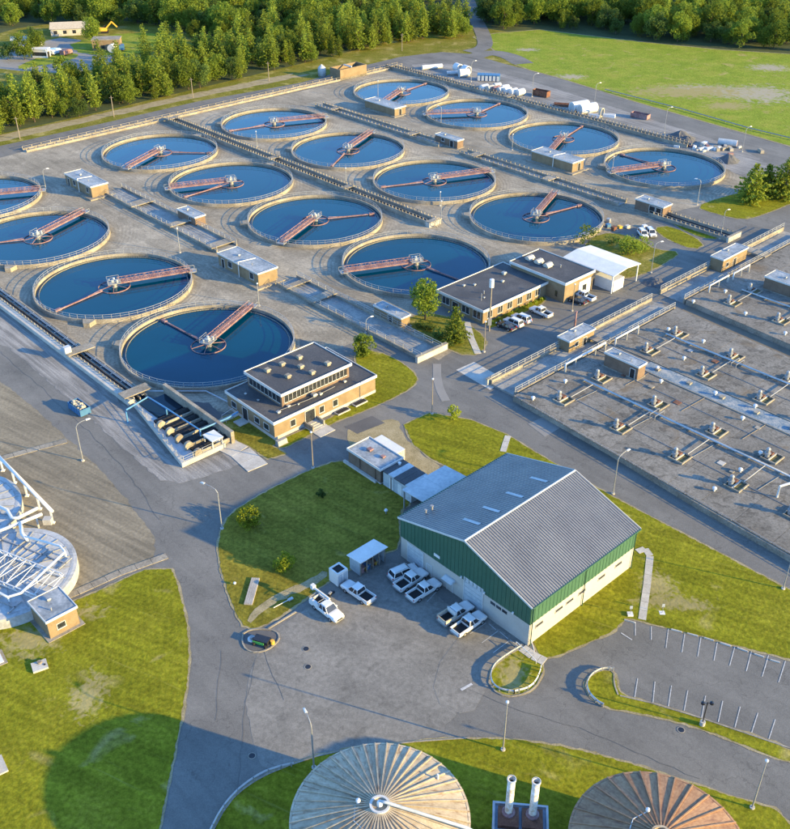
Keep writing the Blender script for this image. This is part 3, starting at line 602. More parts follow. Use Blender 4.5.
for k in range(6):
    t = math.pi * k / 3 + .3; b.beam((0.4 * math.cos(t), 0.4 * math.sin(t), 0.85), (FR * math.cos(t), FR * math.sin(t), 0.45), 0.10, 0.12)
FEED_ME = b.mesh('feed_ring', RUST)
b = MB(); b.cyl(0, 0, 0.7, 0.0, 1.5, 14); b.box(-1.5, 1.5, -1.3, 1.3, 1.42, 1.56)
for x, y in ((-1.4, -1.2), (1.4, -1.2), (1.4, 1.2), (-1.4, 1.2)): b.box(x - .05, x + .05, y - .05, y + .05, 1.56, 2.6)
for z in (2.1, 2.6):
    b.beam((-1.4, -1.2, z), (1.4, -1.2, z), .07, .07); b.beam((-1.4, 1.2, z), (1.4, 1.2, z), .07, .07); b.beam((-1.4, -1.2, z), (-1.4, 1.2, z), .07, .07)
PLAT_ME = b.mesh('platform', GALV)
b = MB(); b.box(-.5, .45, -.4, .4, 1.57, 2.1); b.cyl(0.1, 0, .28, 2.1, 2.6, 12); b.cyl(-.95, .5, .2, 1.57, 2.2, 10); b.box(0.6, 1.0, -.9, -.4, 1.57, 2.3)
DRIVE_ME = b.mesh('drive_unit', LBLUE)
b = MB(); b.beam((FR - .2, 0, 0.58), (TR - 1.8, 0, 0.50), 0.30, 0.26); b.beam((FR, 0, 1.0), (9, 0, .6), 0.08, 0.08); b.box(TR - 3.2, TR - 1.7, -.35, .35, .34, .8)
ARM_ME = b.mesh('skimmer_arm', RUST)
b = MB(); b.prism([(TR - .35, -1.6), (TR + 1.9, -0.7), (TR + 1.9, 0.7), (TR - .35, 1.6)], 0, 1.06); BOXO_ME = b.mesh('outlet_box', CONC)
b = MB(); b.box(TR - .7, TR + 1.2, -1.1, 1.1, 1.02, 1.22)
for s in (-1, 1):
    b.box(TR - .5, TR + 1.2, s * 1.1 - .04, s * 1.1 + .04, 1.9, 2.0); b.box(TR + 1.1, TR + 1.2, s * 1.1 - .04, s * 1.1 + .04, 1.2, 2.0)
LAND_ME = b.mesh('landing', GALV)
ROWN = ['left row', 'second row from the left', 'third row from the left', 'far right row']
POSN = [['farthest tank of the left row, cut off by the left edge', 'third-nearest tank of the left row, touching the left edge', 'tank of the left row just behind the one by the two-level building', 'nearest tank of the left row, behind the two-level brick building'],
        ['farthest tank of the second row, beside the woodland road', 'second-farthest tank of the second row', 'second-nearest tank of the second row, facing the middle hut', 'nearest tank of the second row, behind the long brick office'],
        ['farthest tank of the third row, near the woodland road', 'second-farthest tank of the third row', 'second-nearest tank of the third row', 'nearest tank of the third row, behind the white canopy'],
        ['farthest of the right row, by the stored pipes', 'second-farthest tank of the right row, beside white rolls', 'second-nearest tank of the right row, behind a brick hut', 'nearest tank of the right row, beside the two pines']]
# bridge end, skimmer end and outlet side, surveyed per tank: (row, place) -> points on the plan
SURV = {(0,3): ((-32.31, 200.43), (-51.60, 194.53), (-59.60, 183.02)), (0,2): ((-50.26, 218.79), (-76.34, 198.92), (-67.59, 191.66)), (0,1): ((-85.71, 257.53), (-103.31, 237.66), (-94.36, 221.06)), (0,0): ((-102.77, 274.83), (-131.15, 265.48), (-122.49, 250.78)),
        (1,0): ((-82.39, 293.18), (-59.96, 310.65), (-65.55, 329.15)), (1,1): ((-65.45, 276.50), (-59.51, 271.83), (-38.74, 298.40)), (1,2): ((-29.02, 236.59), (-6.34, 257.87), (-39.84, 250.78)), (1,3): ((-12.08, 218.79), (15.99, 214.72), (5.77, 242.44)),
        (2,0): ((-24.31, 348.49), (-54.67, 335.32), (-61.41, 341.78)), (2,1): ((-7.76, 330.86), (-18.73, 300.84), (-34.60, 314.18)), (2,2): ((29.75, 291.35), (-3.82, 279.28), (-7.47, 285.63)), (2,3): ((46.38, 273.18), (52.34, 264.70), (19.19, 256.59)),
        (3,0): ((-4.41, 366.44), (12.63, 397.40), (3.59, 403.14)), (3,1): ((12.44, 352.21), (40.98, 371.47), (31.06, 373.72)), (3,2): ((50.38, 311.58), (64.10, 338.78), (57.41, 342.97)), (3,3): ((65.71, 290.44), (72.39, 308.64), (64.60, 297.46))}
for (i, j), (pb, pa, po) in SURV.items():
    cx, cy = W(TU * j, TV[i])
    t = thing('settling_tank', 'round settling tank, ' + POSN[i][j], 'water tank', (cx, cy, 0), 0, 'round settling tanks in four rows')
    ang = lambda p: math.atan2(p[1] - cy, p[0] - cx)
    ab, aa, ao = ang(pb), ang(pa), ang(po)
    mobj('wall', WALL_ME, t); mobj('launder', LAUND_ME, t); mobj('weir_plates', WEIR_ME, t)['kind'] = 'stuff'; mobj('water', WATER_ME, t); mobj('railing', RAIL_ME, t)
    br = mobj('bridge', BDECK_ME, t, None, ab)
    mobj('truss_rail', TRUSS_ME, br, (0, 0.68, 0)); mobj('truss_rail', TRUSS_ME, br, (0, -0.68, 0)); mobj('landing', LAND_ME, br)
    fr = mobj('feed_ring', FEED_ME, t, None, ab); mobj('skimmer_arm', ARM_ME, t, None, aa)
    pl = mobj('platform', PLAT_ME, t, None, ab); mobj('drive_unit', DRIVE_ME, pl)
    mobj('outlet_box', BOXO_ME, t, None, ao)

# ================================================================== CHANNELS
def channel(label, u0, u1, v0, v1, h=0.9, wall=0.4, floor=WATERD, fz=0.12, posts=2.4, rail=True, slabs=(), axis='u', lat=False, cap=CONC, name='concrete_channel', hole=None):
    """open concrete channel in plant axes; posts = spacing of the handrail stanchions"""
    t = uvthing(name, label, 'channel', u0, v0)
    L, Wd = (u1 - u0, v1 - v0)
    if axis == 'u': walls = [(0, L, 0, wall), (0, L, Wd - wall, Wd)]
    else: walls = [(0, wall, 0, Wd), (L - wall, L, 0, Wd)]
    for x0, x1, y0, y1 in walls:
        w_ = MB().box(x0, x1, y0, y1, 0, h).obj('wall', cap, t)
        if rail:
            rb = MB(); n = int((L if axis == 'u' else Wd) / posts)
            xm, ym = (x0 + x1) / 2, (y0 + y1) / 2
            for k in range(n + 1):
                px, py = (k * L / n, ym) if axis == 'u' else (xm, k * Wd / n)
                s = 0.11 if lat else 0.045
                rb.box(px - s, px + s, py - s, py + s, h, h + (0.55 if lat else 1.05))
            for z in ((0.6,) if lat else (0.55, 1.05)):
                if axis == 'u': rb.box(x0, x1, ym - .05, ym + .05, h + z - .04, h + z + .04)
                else: rb.box(xm - .05, xm + .05, y0, y1, h + z - .04, h + z + .04)
            rb.obj('railing', CONC if lat else RAILM, t)
    if axis == 'u': MB().box(0, L, wall, Wd - wall, 0, fz).obj('channel_floor', floor, t)
    else: MB().box(wall, L - wall, 0, Wd, 0, fz).obj('channel_floor', floor, t)
    for s0, s1 in slabs:
        if axis == 'u': MB().box(s0 - u0, s1 - u0, -0.5, Wd + 0.5, h + .003, h + 0.2).obj('crossing_slab', CONC, t)
        else: MB().box(-0.5, L + 0.5, s0 - v0, s1 - v0, h + .003, h + 0.2).obj('crossing_slab', CONC, t)
    return t
# left trough with its broad ledge, running down to the screw pumps
t = uvthing('concrete_channel', 'long dark-water channel with pale ledge along the left row, ending at the screw pumps', 'channel', 0, -25.4)
MB().box(0, 127.6, 0.9, 2.2, 0, 1.0).obj('ledge', CONCW, t)
MB().box(0, 127.6, 2.2, 2.5, 0, 1.06).obj('wall', CONC, t)
MB().box(0, 127.6, 3.55, 3.75, 0, 0.8).obj('divider', CONC, t)
MB().box(0, 127.6, 4.9, 5.3, 0, 1.0).obj('wall', CONC, t)
MB().box(0, 127.6, 2.5, 4.9, 0, 0.35).obj('water', WATERD, t)
rb = MB()
for k in range(86): rb.box(k * 1.5 - .14, k * 1.5 + .14, 2.25, 2.45, 1.06, 1.45)
rb.box(0, 127.6, 2.31, 2.37, 1.38, 1.46); rb.obj('kerb_posts', CONC, t)
rb = MB()
for y in (4.2, 4.5): rb.tube([(0, y, 1.12), (127.6, y, 1.12)], 0.1, 6)
for k in range(32): rb.box(k * 4 - .1, k * 4 + .1, 3.76, 4.88, .9, 1.02)
rb.obj('pipe_run', GALV, t)
for u_ in (103.5, 126): MB().box(u_ - 1.3, u_ + 1.3, 0.6, 6.6, 1.5, 1.7).obj('crossing_slab', CONC, t)
g2 = MB().box(102.6, 103.7, 0.5, 1.9, 1.7, 3.0).obj('gate_box', LBLUE, t)

channel('wide shallow channel between the left and second rows, upper stretch past the two far huts', 20.5, 78.5, 29.2, 35.6, 0.8, 0.35, CONCG, 0.25, 2.6, True, ((34, 37.5), (55, 57.5), (74, 77)))
channel('wide shallow channel between the left and second rows, lower stretch down to the road', 104, 153.2, 28.8, 35.2, 0.8, 0.35, CONCG, 0.25, 2.6, True, ((107, 108.8), (116, 118.5)))
channel('raised narrow channel with post wall between the second and third rows', -29, 101.5, 81.0, 84.6, 1.3, 0.45, WATERD, 0.3, 1.35, True, ((-29, -26.5), (30, 32), (66, 68)), lat=True)
channel('channel between the third and right rows, far stretch behind the lowest huts', -8, 56, 131.2, 135.2, 0.9, 0.4, CONCG, 0.2, 1.8, True, ((0, 2), (40, 43)), lat=True)
channel('channel between the third and right rows, middle stretch between two brick huts', 66, 128, 130.6, 134.8, 0.9, 0.4, CONCG, 0.2, 1.8, True, ((70, 73), (100, 103)), lat=True)
channel('channel with post railing beside a grass strip, ending at the right-hand road', 138, 162.5, 131.0, 135.6, 0.9, 0.4, WATERD, 0.2, 1.4, True, (), lat=True)
channel('long channel with post wall behind the right row, in front of the storage strip', -33, 112, 189.6, 192.6, 1.2, 0.4, WATERD, 0.3, 1.5, True, ((-33, -30), (32, 34.5)), lat=True)
channel('low double concrete wall along the woodland road', -33.5, -30.3, 30, 196, 0.75, 0.35, CONCG, 0.2, 3.2, True, (), axis='v', lat=True)
channel('deep channel along the near end of the covered deck', 169.6, 176.2, 32.2, 86.5, 1.25, 0.4, CONCG, 0.45, 2.0, True, ((60.0, 62.0),), axis='v')
channel('deep channel along the far end of the covered deck, past the two right-hand huts', 168.6, 175.4, 91.5, 148, 1.25, 0.4, CONCG, 0.15, 2.0, True, ((126, 129),), axis='v')
# end wall caps
for u0, u1, v0, v1, nm in ((152.9, 153.6, 27.6, 36.4, 'pale blue end wall of the wide channel at the road junction'), (168.9, 169.4, 31.6, 35.6, 'arched concrete end post of the deck channel at the road junction'), (162.6, 163.2, 130.2, 136.4, 'tan end wall of the channel beside the right-hand road'), (101.7, 103.2, 80.6, 85.0, 'concrete end block of the raised narrow channel')):
    t = uvthing('end_wall', nm, 'wall', u0, v0)
    MB().box(0, u1 - u0, 0, v1 - v0, 0, 1.35).obj('wall_body', CONCW, t); MB().box(-.08, u1 - u0 + .08, -.08, v1 - v0 + .08, 1.353, 1.5).obj('coping', CONC, t)
# wheel valve at the end of the raised channel
t = uvthing('hand_wheel', 'large dark hand wheel at the end of the raised narrow channel', 'valve wheel', 104.3, 82.5)
b = MB()
for k in range(20):
    a0, a1 = 2 * math.pi * k / 20, 2 * math.pi * (k + 1) / 20
    b.tube([(0, math.cos(a0) * 1.1, 1.5 + math.sin(a0) * 1.1), (0, math.cos(a1) * 1.1, 1.5 + math.sin(a1) * 1.1)], .12, 5)
b.obj('wheel_rim', CONC, t); b = MB(); b.beam((0, -1.1, 1.5), (0, 1.1, 1.5), .1, .1); b.beam((0, 0, 0), (0, 0, 2.6), .12, .12); b.obj('spokes', GALV, t)

# ------------------------------------------------------------------ screw pump station
t = uvthing('screw_pump_station', 'concrete screw pump pit with five dark inclined troughs beside the left road', 'pump station', 129, -28.4)
MB().prism([(0, 4.4), (0.5, 4.4), (23.0, 0.5), (23.0, 9.6), (22.5, 9.6), (22.5, 1.2), (0.5, 5.0), (0, 5.0)], 0, 0.95).obj('perimeter_wall', CONCW, t)
MB().prism([(0.5, 4.9), (22.5, 1.1), (22.5, 9.4), (0.5, 11.6)], 0, 0.5).obj('apron', LBLUE, t)
MB().box(0, 22.9, 11.0, 11.7, 0, 2.6).obj('back_wall', CONC, t)
MB().box(0.6, 7.0, 5.4, 10.9, 0.5, 0.75).obj('forebay', WATERD, t)
for k in range(5):
    x = 7.6 + k * 3.05
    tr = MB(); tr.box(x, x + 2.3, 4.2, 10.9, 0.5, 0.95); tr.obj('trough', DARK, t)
    sc = MB()
    sc.tube([(x + 1.15, 4.6, 0.22), (x + 1.15, 10.9, 0.5)], 0.86, 14)
    for q in range(9):
        y = 4.9 + q * 0.68; sc.lathe([(0.36, 0.03), (0.93, 0.0), (0.93, 0.04), (0.36, 0.07)], 12, x + 1.15, 0, closed=True)
        for w_ in range(len(sc.v) - 48, len(sc.v)):
            vx, vy, vz = sc.v[w_]; sc.v[w_] = (vx, y + vz * 2 + (vx - x - 1.15) * .15, 0.22 + (y - 4.6) * .045 + vy)
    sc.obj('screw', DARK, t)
    pr = MB(); arc = [(x + 2.35 + .35 + .0 * q, 0) for q in range(1)]
    pr.box(x + 2.55, x + 2.78, 4.6, 10.95, 0.5, 1.35); pr.obj('dividing_wall', CONC, t)
    pp = MB(); n = 10
    prof = [(3.4, 0.5)] + [(3.4 + 0.75 - 0.75 * math.cos(math.pi * q / n), 1.5 + 0.55 * math.sin(math.pi * q / n)) for q in range(n + 1)] + [(4.9, 0.5)]
    vs = [(x + 2.38, y, z) for y, z in prof] + [(x + 2.98, y, z) for y, z in prof]; m_ = len(prof)
    pp.add(vs, [list(range(m_)), list(range(2 * m_ - 1, m_ - 1, -1))] + [(i, m_ + i, m_ + (i + 1) % m_, (i + 1) % m_) for i in range(m_)]); pp.obj('pier', CONC, t)
rb = MB()
for k in range(12):
    x = k * 2; rb.box(x - .04, x + .04, 4.7 - x * .17 - .04, 4.7 - x * .17 + .04, 0.95, 2.0)
for z in (1.5, 2.0): rb.beam((0, 4.7, z), (22.7, 0.85, z), .06, .06)
for k in range(5): rb.box(22.7, 22.8, 1 + k * 2, 1.08 + k * 2, 0.95, 2.0)
for z in (1.5, 2.0): rb.beam((22.75, 0.9, z), (22.75, 9.4, z), .06, .06)
rb.obj('railing', RAILM, t)
mb = MB(); mb.cyl(21.6, 9.0, .45, .95, 1.7, 10); mb.box(20.9, 21.5, 8.3, 8.9, .9, 1.9); mb.obj('pump_motor', WHITE, t)
# blue pipe bridge above the pit
t = tag(MB().tube([(*(-50.09, 154.50), 2.4), (*(-46.97, 159.10), 2.4), (*(-42.78, 155.20), 2.4), (*(-35.20, 147.79), 2.4), (*(-30.71, 151.77), 2.4), (*(-29.14, 153.81), 2.4)], 0.16, 8).tube([(*(-49.94, 153.81), 2.4), (*(-49.94, 153.81), 0.0)], .16).tube([(*(-35.20, 147.79), 2.4), (*(-35.20, 147.79), 0.0)], .16).tube([(*(-42.78, 155.20), 2.2), (*(-42.78, 155.20), 0.0)], .16).obj('overhead_pipe', BLUEP), 'blue overhead pipe zigzagging over the screw pump pit', 'pipe')
t = tag(MB().tube([(*(-50.69, 164.39), .5), (*(-36.99, 164.39), .5), (*(-31.24, 159.62), .5)], 0.14, 8).obj('ground_pipe', LBLUE), 'white ground pipe between the nearest left tank and the pump pit', 'pipe')
t = uvthing('small_canopy', 'small white flat canopy on posts beside the pump pit', 'canopy', *(150.4, -20.2))
MB().box(-1.5, 1.5, -1.2, 1.2, 2.3, 2.5).obj('roof', WHITE, t)
for x in (-1.3, 1.3):
    for y in (-1, 1): MB().box(x - .06, x + .06, y - .06, y + .06, 0, 2.3).obj('post', WHITE, t)

# ================================================================== BUILDINGS
def opening(t, side, L, Wd, pos, z0, w, h, kind='window', frame=TRIM, pane=GLASS, mull=0):
    """window or door on a wall of a box L x Wd; pos is the centre along the wall"""
    def place(name, a0, a1, za, zb, d0, d1, m, par):
        b = MB()
        if side == '+u': b.box(L + d0, L + d1, a0, a1, za, zb)
        elif side == '-u': b.box(-d1, -d0, a0, a1, za, zb)
        elif side == '-v': b.box(a0, a1, -d1, -d0, za, zb)
        else: b.box(a0, a1, Wd + d0, Wd + d1, za, zb)
        return b.obj(name, m, par)
    a0, a1 = pos - w / 2, pos + w / 2
    if kind == 'window':
        p = place('window', a0, a1, z0, z0 + h, -0.02, 0.035, pane, t)
        f = 0.07
        place('frame', a0 - f, a1 + f, z0 + h, z0 + h + f, 0, 0.07, frame, p)
        place('sill', a0 - .12, a1 + .12, z0 - .1, z0, 0, 0.12, frame, p)
        place('frame', a0 - f, a0, z0, z0 + h, 0, 0.07, frame, p); place('frame', a1, a1 + f, z0, z0 + h, 0, 0.07, frame, p)
        for k in range(mull):
            x = a0 + w * (k + 1) / (mull + 1); place('mullion', x - .04, x + .04, z0, z0 + h, 0.036, 0.065, frame, p)
    elif kind == 'door':
        p = place('door', a0, a1, z0, z0 + h, -0.02, 0.05, pane, t)
        place('frame', a0 - .09, a0, z0, z0 + h + .09, 0, 0.09, frame, p); place('frame', a1, a1 + .09, z0, z0 + h + .09, 0, 0.09, frame, p); place('frame', a0, a1, z0 + h, z0 + h + .09, 0, 0.09, frame, p)
    else:   # overhead door of panels
        p = place('overhead_door', a0, a1, z0, z0 + h, -0.02, 0.03, pane, t)
        n = 6
        for k in range(n):
            place('door_panel', a0 + .03, a1 - .03, z0 + h * k / n + .025, z0 + h * (k + 1) / n - .025, 0.031, 0.075, pane, p)
        place('frame', a0 - .12, a0, z0, z0 + h + .12, 0, 0.1, frame, p); place('frame', a1, a1 + .12, z0, z0 + h + .12, 0, 0.1, frame, p); place('frame', a0, a1, z0 + h, z0 + h + .12, 0, 0.1, frame, p)
    return p
def flat_block(t, L, Wd, z0, h, wallm, roofm, trim=TRIM, fascia=0.45, plinth=0.0, over=0.25, lip=0.18, x0=0, y0=0, wn='wall'):
    MB().box(x0, x0 + L, y0, y0 + Wd, z0, z0 + h).obj(wn, wallm, t)
    if plinth: MB().box(x0 - .04, x0 + L + .04, y0 - .04, y0 + Wd + .04, z0, z0 + plinth).obj('plinth', CONCW, t)
    o = over; zt = z0 + h
    MB().box(x0 - o + .12, x0 + L + o - .12, y0 - o + .12, y0 + Wd + o - .12, zt + .003, zt + fascia - lip).obj('roof', roofm, t)
    for (a, b_, c, d) in ((-o, L + o, -o, -o + .12), (-o, L + o, Wd + o - .12, Wd + o), (-o, -o + .12, -o + .12, Wd + o - .12), (L + o - .12, L + o, -o + .12, Wd + o - .12)):
        MB().box(x0 + a, x0 + b_, y0 + c, y0 + d, zt - .05, zt + fascia).obj('fascia', trim, t)
    return zt + fascia - lip
def vent(t, x, y, z, s=0.45, h=0.6, m=GALV, name='roof_vent'):
    MB().box(x - s * .7, x + s * .7, y - s * .7, y + s * .7, z, z + h * .6).frust((x - s, x + s, y - s, y + s), z + h * .6, (x - s * .8, x + s * .8, y - s * .8, y + s * .8), z + h).obj(name, m, t)
def pipe_vent(t, x, y, z, r=0.12, h=0.6, m=GALV):
    MB().cyl(x, y, r, z, z + h, 8).cyl(x, y, r * 1.5, z + h, z + h + .12, 8).obj('vent_pipe', m, t)

# two-level brick control building
cu0, cu1, cv0, cv1 = 141.4, 156.2, -10.9, 13.6
t = uvthing('brick_building', 'two-level tan brick building with dark flat roofs and a band of upper windows', 'building', cu0, cv0)
L, Wd = cu1 - cu0, cv1 - cv0
zr = flat_block(t, L, Wd, 0, 3.5, BRICK, TAR, fascia=0.55, plinth=0.7)
ux0, uy0, UL, UW = 1.0, 4.3, 10.7, 16.2
flat_block(t, UL, UW, zr, 2.55, BRICKD, TAR, fascia=0.55, over=0.45, x0=ux0, y0=uy0, wn='upper_wall')
def band(side, n, a0, a1, zc0, zc1, x0, y0, LL, WW):
    for k in range(n):
        p0 = a0 + (a1 - a0) * k / n + .06; p1 = a0 + (a1 - a0) * (k + 1) / n - .06
        b = MB(); f = MB()
        if side == '+u':
            b.box(x0 + LL - .02, x0 + LL + .04, y0 + p0, y0 + p1, zc0, zc1); f.box(x0 + LL, x0 + LL + .08, y0 + p0, y0 + p1, zc0 - .1, zc0).box(x0 + LL, x0 + LL + .08, y0 + p0 - .05, y0 + p0, zc0, zc1)
        else:
            b.box(x0 + p0, x0 + p1, y0 - .04, y0 + .02, zc0, zc1); f.box(x0 + p0, x0 + p1, y0 - .08, y0, zc0 - .1, zc0).box(x0 + p0 - .05, x0 + p0, y0 - .08, y0, zc0, zc1)
        w_ = b.obj('window', GLASS, t); f.obj('frame', TRIM, w_)
band('+u', 16, .5, 15.7, zr + .7, zr + 2.1, ux0, uy0, UL, UW)
band('-v', 8, .5, 10.2, zr + .6, zr + 2.2, ux0, uy0, UL, UW)
for x, y in ((3, 6.5), (3, 10), (3.2, 14), (6.2, 12), (8.8, 16.5), (7.4, 8), (9.4, 12.2)): vent(t, x + .6, y + .7, zr + 2.9, .55, .75, CONC)
for p in (4.2, 9.5, 12.8): opening(t, '+u', L, Wd, p if p < 8 else p + 1.5, 1.35, 1.1, 1.3)
opening(t, '+u', L, Wd, 8.2, 0.55, 2.2, 2.5, 'door', TRIM, GLASS)
for p in (2.2, 9.5, 12.4): opening(t, '-v', L, Wd, p, 1.3, 1.5, 1.2)
opening(t, '-v', L, Wd, 5.8, 0.3, 1.5, 2.5, 'door', TRIM, DARK)
st = MB()
for k in range(4): st.box(L + .05, L + 2.6 - k * .55, 7.0, 9.6, k * .14, (k + 1) * .14)
st.obj('entrance_steps', CONCW, t)
MB().box(L + .05, L + 2.6, 6.7, 7.0, 0, 1.1).obj('step_wall', CONC, t); MB().box(L + .05, L + 2.2, 9.6, 9.9, 0, 1.1).obj('step_wall', CONC, t)
for x, y, s in ((12.8, 2.6, .35), (12.4, 5.2, .3), (3.4, 2.0, .22), (6.8, 2.4, .2), (13.0, 7.0, .2), (12.7, 11.0, .5), (13.1, 12.2, .35), (12.7, 18.5, .3)): vent(t, x, y, zr, s, s * 1.3)
MB().tube([(12.4, 3, zr + .15), (13.1, 9.5, zr + .15), (12.8, 16, zr + .15)], .05, 5).obj('roof_conduit', GALV, t)
for y0_ in (15.2, 19.6): MB().box(L + .35, L + 1.6, y0_ - 1.5, y0_ + 1.5, 0.0, .32).box(L + .5, L + 1.45, y0_ - 1.35, y0_ + 1.35, .32, .36, 1).obj('light_well', [CONCW, DARK], t)
for k in range(2): MB().tube([(2.6 + k * 1.4, -3.2, 0.0), (2.6 + k * 1.4, -3.2, 1.1), (2.6 + k * 1.4, -.5, 1.6)], .04, 5).obj('handrail', WHITE, t)
MB().box(4.8, 6.8, -2.2, -.06, 0, .3).obj('door_step', CONCW, t)
t = uvthing('utility_cabinet', 'small grey slanted cabinet on the grass by the two-level building corner', 'cabinet', *(157.9, -10.7))
MB().box(-.6, .6, -1.1, 1.1, 0, .15).obj('pad', CONC, t); MB().frust((-.5, .5, -1, 1), .153, (-.5, .3, -1, 1), 1.0).obj('cabinet_body', GALV, t)

# brick office with a lower and a higher block
au0, au1, av0, av1 = 137.6, 151.0, 50.0, 71.4
t = uvthing('office_building', 'long brick office with two joined flat dark roofs and white fascia', 'building', au0, av0)
L, Wd = au1 - au0, av1 - av0
zr = flat_block(t, L, Wd, 0, 3.3, BRICK, TAR, fascia=0.55, over=0.6)
flat_block(t, 16.4, 10.4, 0, 4.6, BRICK, TAR, fascia=0.6, over=0.3, x0=2.4, y0=Wd + .02, wn='tall_wall')
for p in (2.2, 5.6, 8.8, 12.2, 15.4, 18.4): opening(t, '+u', L, Wd, p, 1.1, 1.5, 1.6, 'window', TRIM, GLASS, 1)
for p in (2.0, 8.2, 11.6): opening(t, '-v', L, Wd, p, 1.0, 2.2, 1.7, 'window', TRIM, GLASS, 1)
opening(t, '-v', L, Wd, 5.0, 0.05, 1.8, 2.4, 'door', TRIM, DARK)
for y, zz, w_, k_ in ((2.4, 1.1, 1.2, 'window'),):
    MB().box(16.2, 16.8, Wd - .06, Wd + .03, 1.0, 2.4).obj('window', GLASS, t)
pn = MB().box(18.8, 18.9, Wd + 5.2, Wd + 9.6, 0.1, 3.6).obj('entrance_panel', WHITE, t)
MB().box(18.9, 18.95, Wd + 6.6, Wd + 8.0, 0.1, 2.5).obj('glass_door', GLASS, pn)
for x, y in ((4.6, 4.2), (7.4, 4.2), (10.2, 4.2)):
    MB().box(x - .7, x + .7, Wd + y - .8, Wd + y + .8, 5.02, 5.4).frust((x - .9, x + .9, Wd + y - 1, Wd + y + 1), 5.4, (x - .3, x + .3, Wd + y - 1, Wd + y + 1), 6.0).obj('roof_hood', CONCW, t)
for x, y, s in ((2.2, 5.5, .3), (3.6, 7.6, .3), (6.8, 13.6, .35), (9.5, 4.4, .2), (4.2, 17, .5)): vent(t, x, y, zr, s, s * 1.4)
pipe_vent(t, 8, 6, zr); pipe_vent(t, 10, 3, zr, .08, 1.6); pipe_vent(t, 12.5, Wd + 6, 5.02)
hb = MB()
for k in range(9):
    x_, y_ = L + 1.0, 2.0 + k * 2.1
    for q in range(26):
        a = random.uniform(0, 6.28); r_ = random.uniform(.1, .55); z_ = random.uniform(.1, .75); s_ = .22
        px_, py_ = x_ + r_ * math.cos(a), y_ + r_ * math.sin(a)
        d1 = Vector((random.gauss(0, 1), random.gauss(0, 1), random.gauss(0, 1))).normalized() * s_; d2 = Vector((random.gauss(0, 1), random.gauss(0, 1), random.gauss(0, 1))).normalized() * s_
        c = Vector((px_, py_, z_)); hb.add([c - d1, c + d2, c + d1, c - d2], [(0, 1, 2, 3)])
hx, hy = W(au0, av0)
ho = hb.obj('foundation_hedge', LEAF); ho.location = (hx, hy, 0); ho.rotation_euler = (0, 0, TH); tag(ho, 'row of low clipped shrubs along the lit wall of the brick office', 'hedge')
# white canopy beside the office
t = uvthing('carport', 'white low-pitched canopy on posts beside the brick office', 'canopy', 0, 0)
ca, cb, cc, cd = [(142.8, 83.2), (143.0, 92.0), (153.4, 91.7), (153.3, 83.0)]
t.location = (*W(146.2, 83.2), 0)
CL, CW2 = 15.0, 10.6
for k in range(2):
    y0_, y1_ = (0, CW2 / 2) if k == 0 else (CW2 / 2, CW2)
    z0_, z1_ = (4.5, 5.1) if k == 0 else (5.1, 4.5)
    MB().add([(0, y0_, z0_), (CL, y0_, z0_), (CL, y1_, z1_), (0, y1_, z1_), (0, y0_, z0_ + .18), (CL, y0_, z0_ + .18), (CL, y1_, z1_ + .18), (0, y1_, z1_ + .18)],
             [(3, 2, 1, 0), (4, 5, 6, 7), (0, 1, 5, 4), (1, 2, 6, 5), (2, 3, 7, 6), (3, 0, 4, 7)]).obj('roof_slope', WHITE, t)
for x in (.5, 7.5, 14.5):
    for y in (.4, CW2 - .4): MB().box(x - .12, x + .12, y - .12, y + .12, 0, 4.55).obj('post', WHITE, t)
MB().box(9, 14.4, 1.2, 5.2, 0, 2.8).obj('store_room', WHITE, t)

# small flat-roofed huts
def hut(label, rc, z0=0.0, h=3.0, brick=BRICK, roof=ROOFB, wins=(), doors=(), slab=0.8, pipe=False, plat=0.0, trim=TRIM):
    u0, u1, v0, v1 = rc
    t = uvthing('brick_hut', label, 'hut', u0, v0, z0)
    L, Wd = u1 - u0, v1 - v0
    if slab: MB().box(-slab, L + slab, -slab, Wd + slab, 0, .16 + plat).obj('base_slab', CONC, t)
    zb = .163 + plat if slab else 0
    zr = flat_block(t, L, Wd, zb, h - .25 - plat, brick, roof, trim=trim, fascia=.34, over=.18, lip=.1)
    for s, p, w_, hh in wins: opening(t, s, L, Wd, p * (Wd if s[1] == 'u' else L), zb + 1.0, w_, hh)
    for s, p, w_, hh in doors: opening(t, s, L, Wd, p * (Wd if s[1] == 'u' else L), zb, w_, hh, 'door', TRIM, DARK)
    vent(t, L * .3, Wd * .5, zr, .3, .4); pipe_vent(t, L * .7, Wd * .35, zr, .09, .4)
    if pipe:
        MB().tube([(L * .55, -.35, 0), (L * .55, -.35, h + .8), (L * .62, Wd * .7, h + .9)], .13, 6).obj('vent_duct', WHITE, t)
    return t
def rail_platform(t, L, Wd, slab, z):
    pass
HA = hut('flat-roofed brick hut with white duct, farthest along the wide channel', (6.50, 22.20, 25.00, 30.30), 0, 3.5, BRICK, ROOFB, [('-v', .35, 1.4, 1.5), ('-v', .85, 1.2, 1.5)], [('-v', .12, 1.1, 2.2)], 1.3, True, .25)
HB = hut('flat-roofed brick hut with white duct, middle of the wide channel', (85.70, 102.20, 25.05, 30.65), 0, 3.5, BRICK, ROOFB, [('-v', .3, 1.6, 1.5), ('-v', .84, 1.5, 1.6)], [('-v', .12, 1.1, 2.2)], 1.3, True, .25)
hut('small brick hut standing between the two ducted huts', (51.55, 60.20, 35.00, 38.15), 0, 2.6, BRICKD, ROOFB, [('-v', .7, .8, 1.0)], [], .3)
hut('brick hut with pale blue roof beside the round leafy tree', (131.75, 140.55, 35.20, 37.80), 0, 2.7, BRICK, ROOFB, [], [('-v', .6, 1.3, 2.0)], .4)
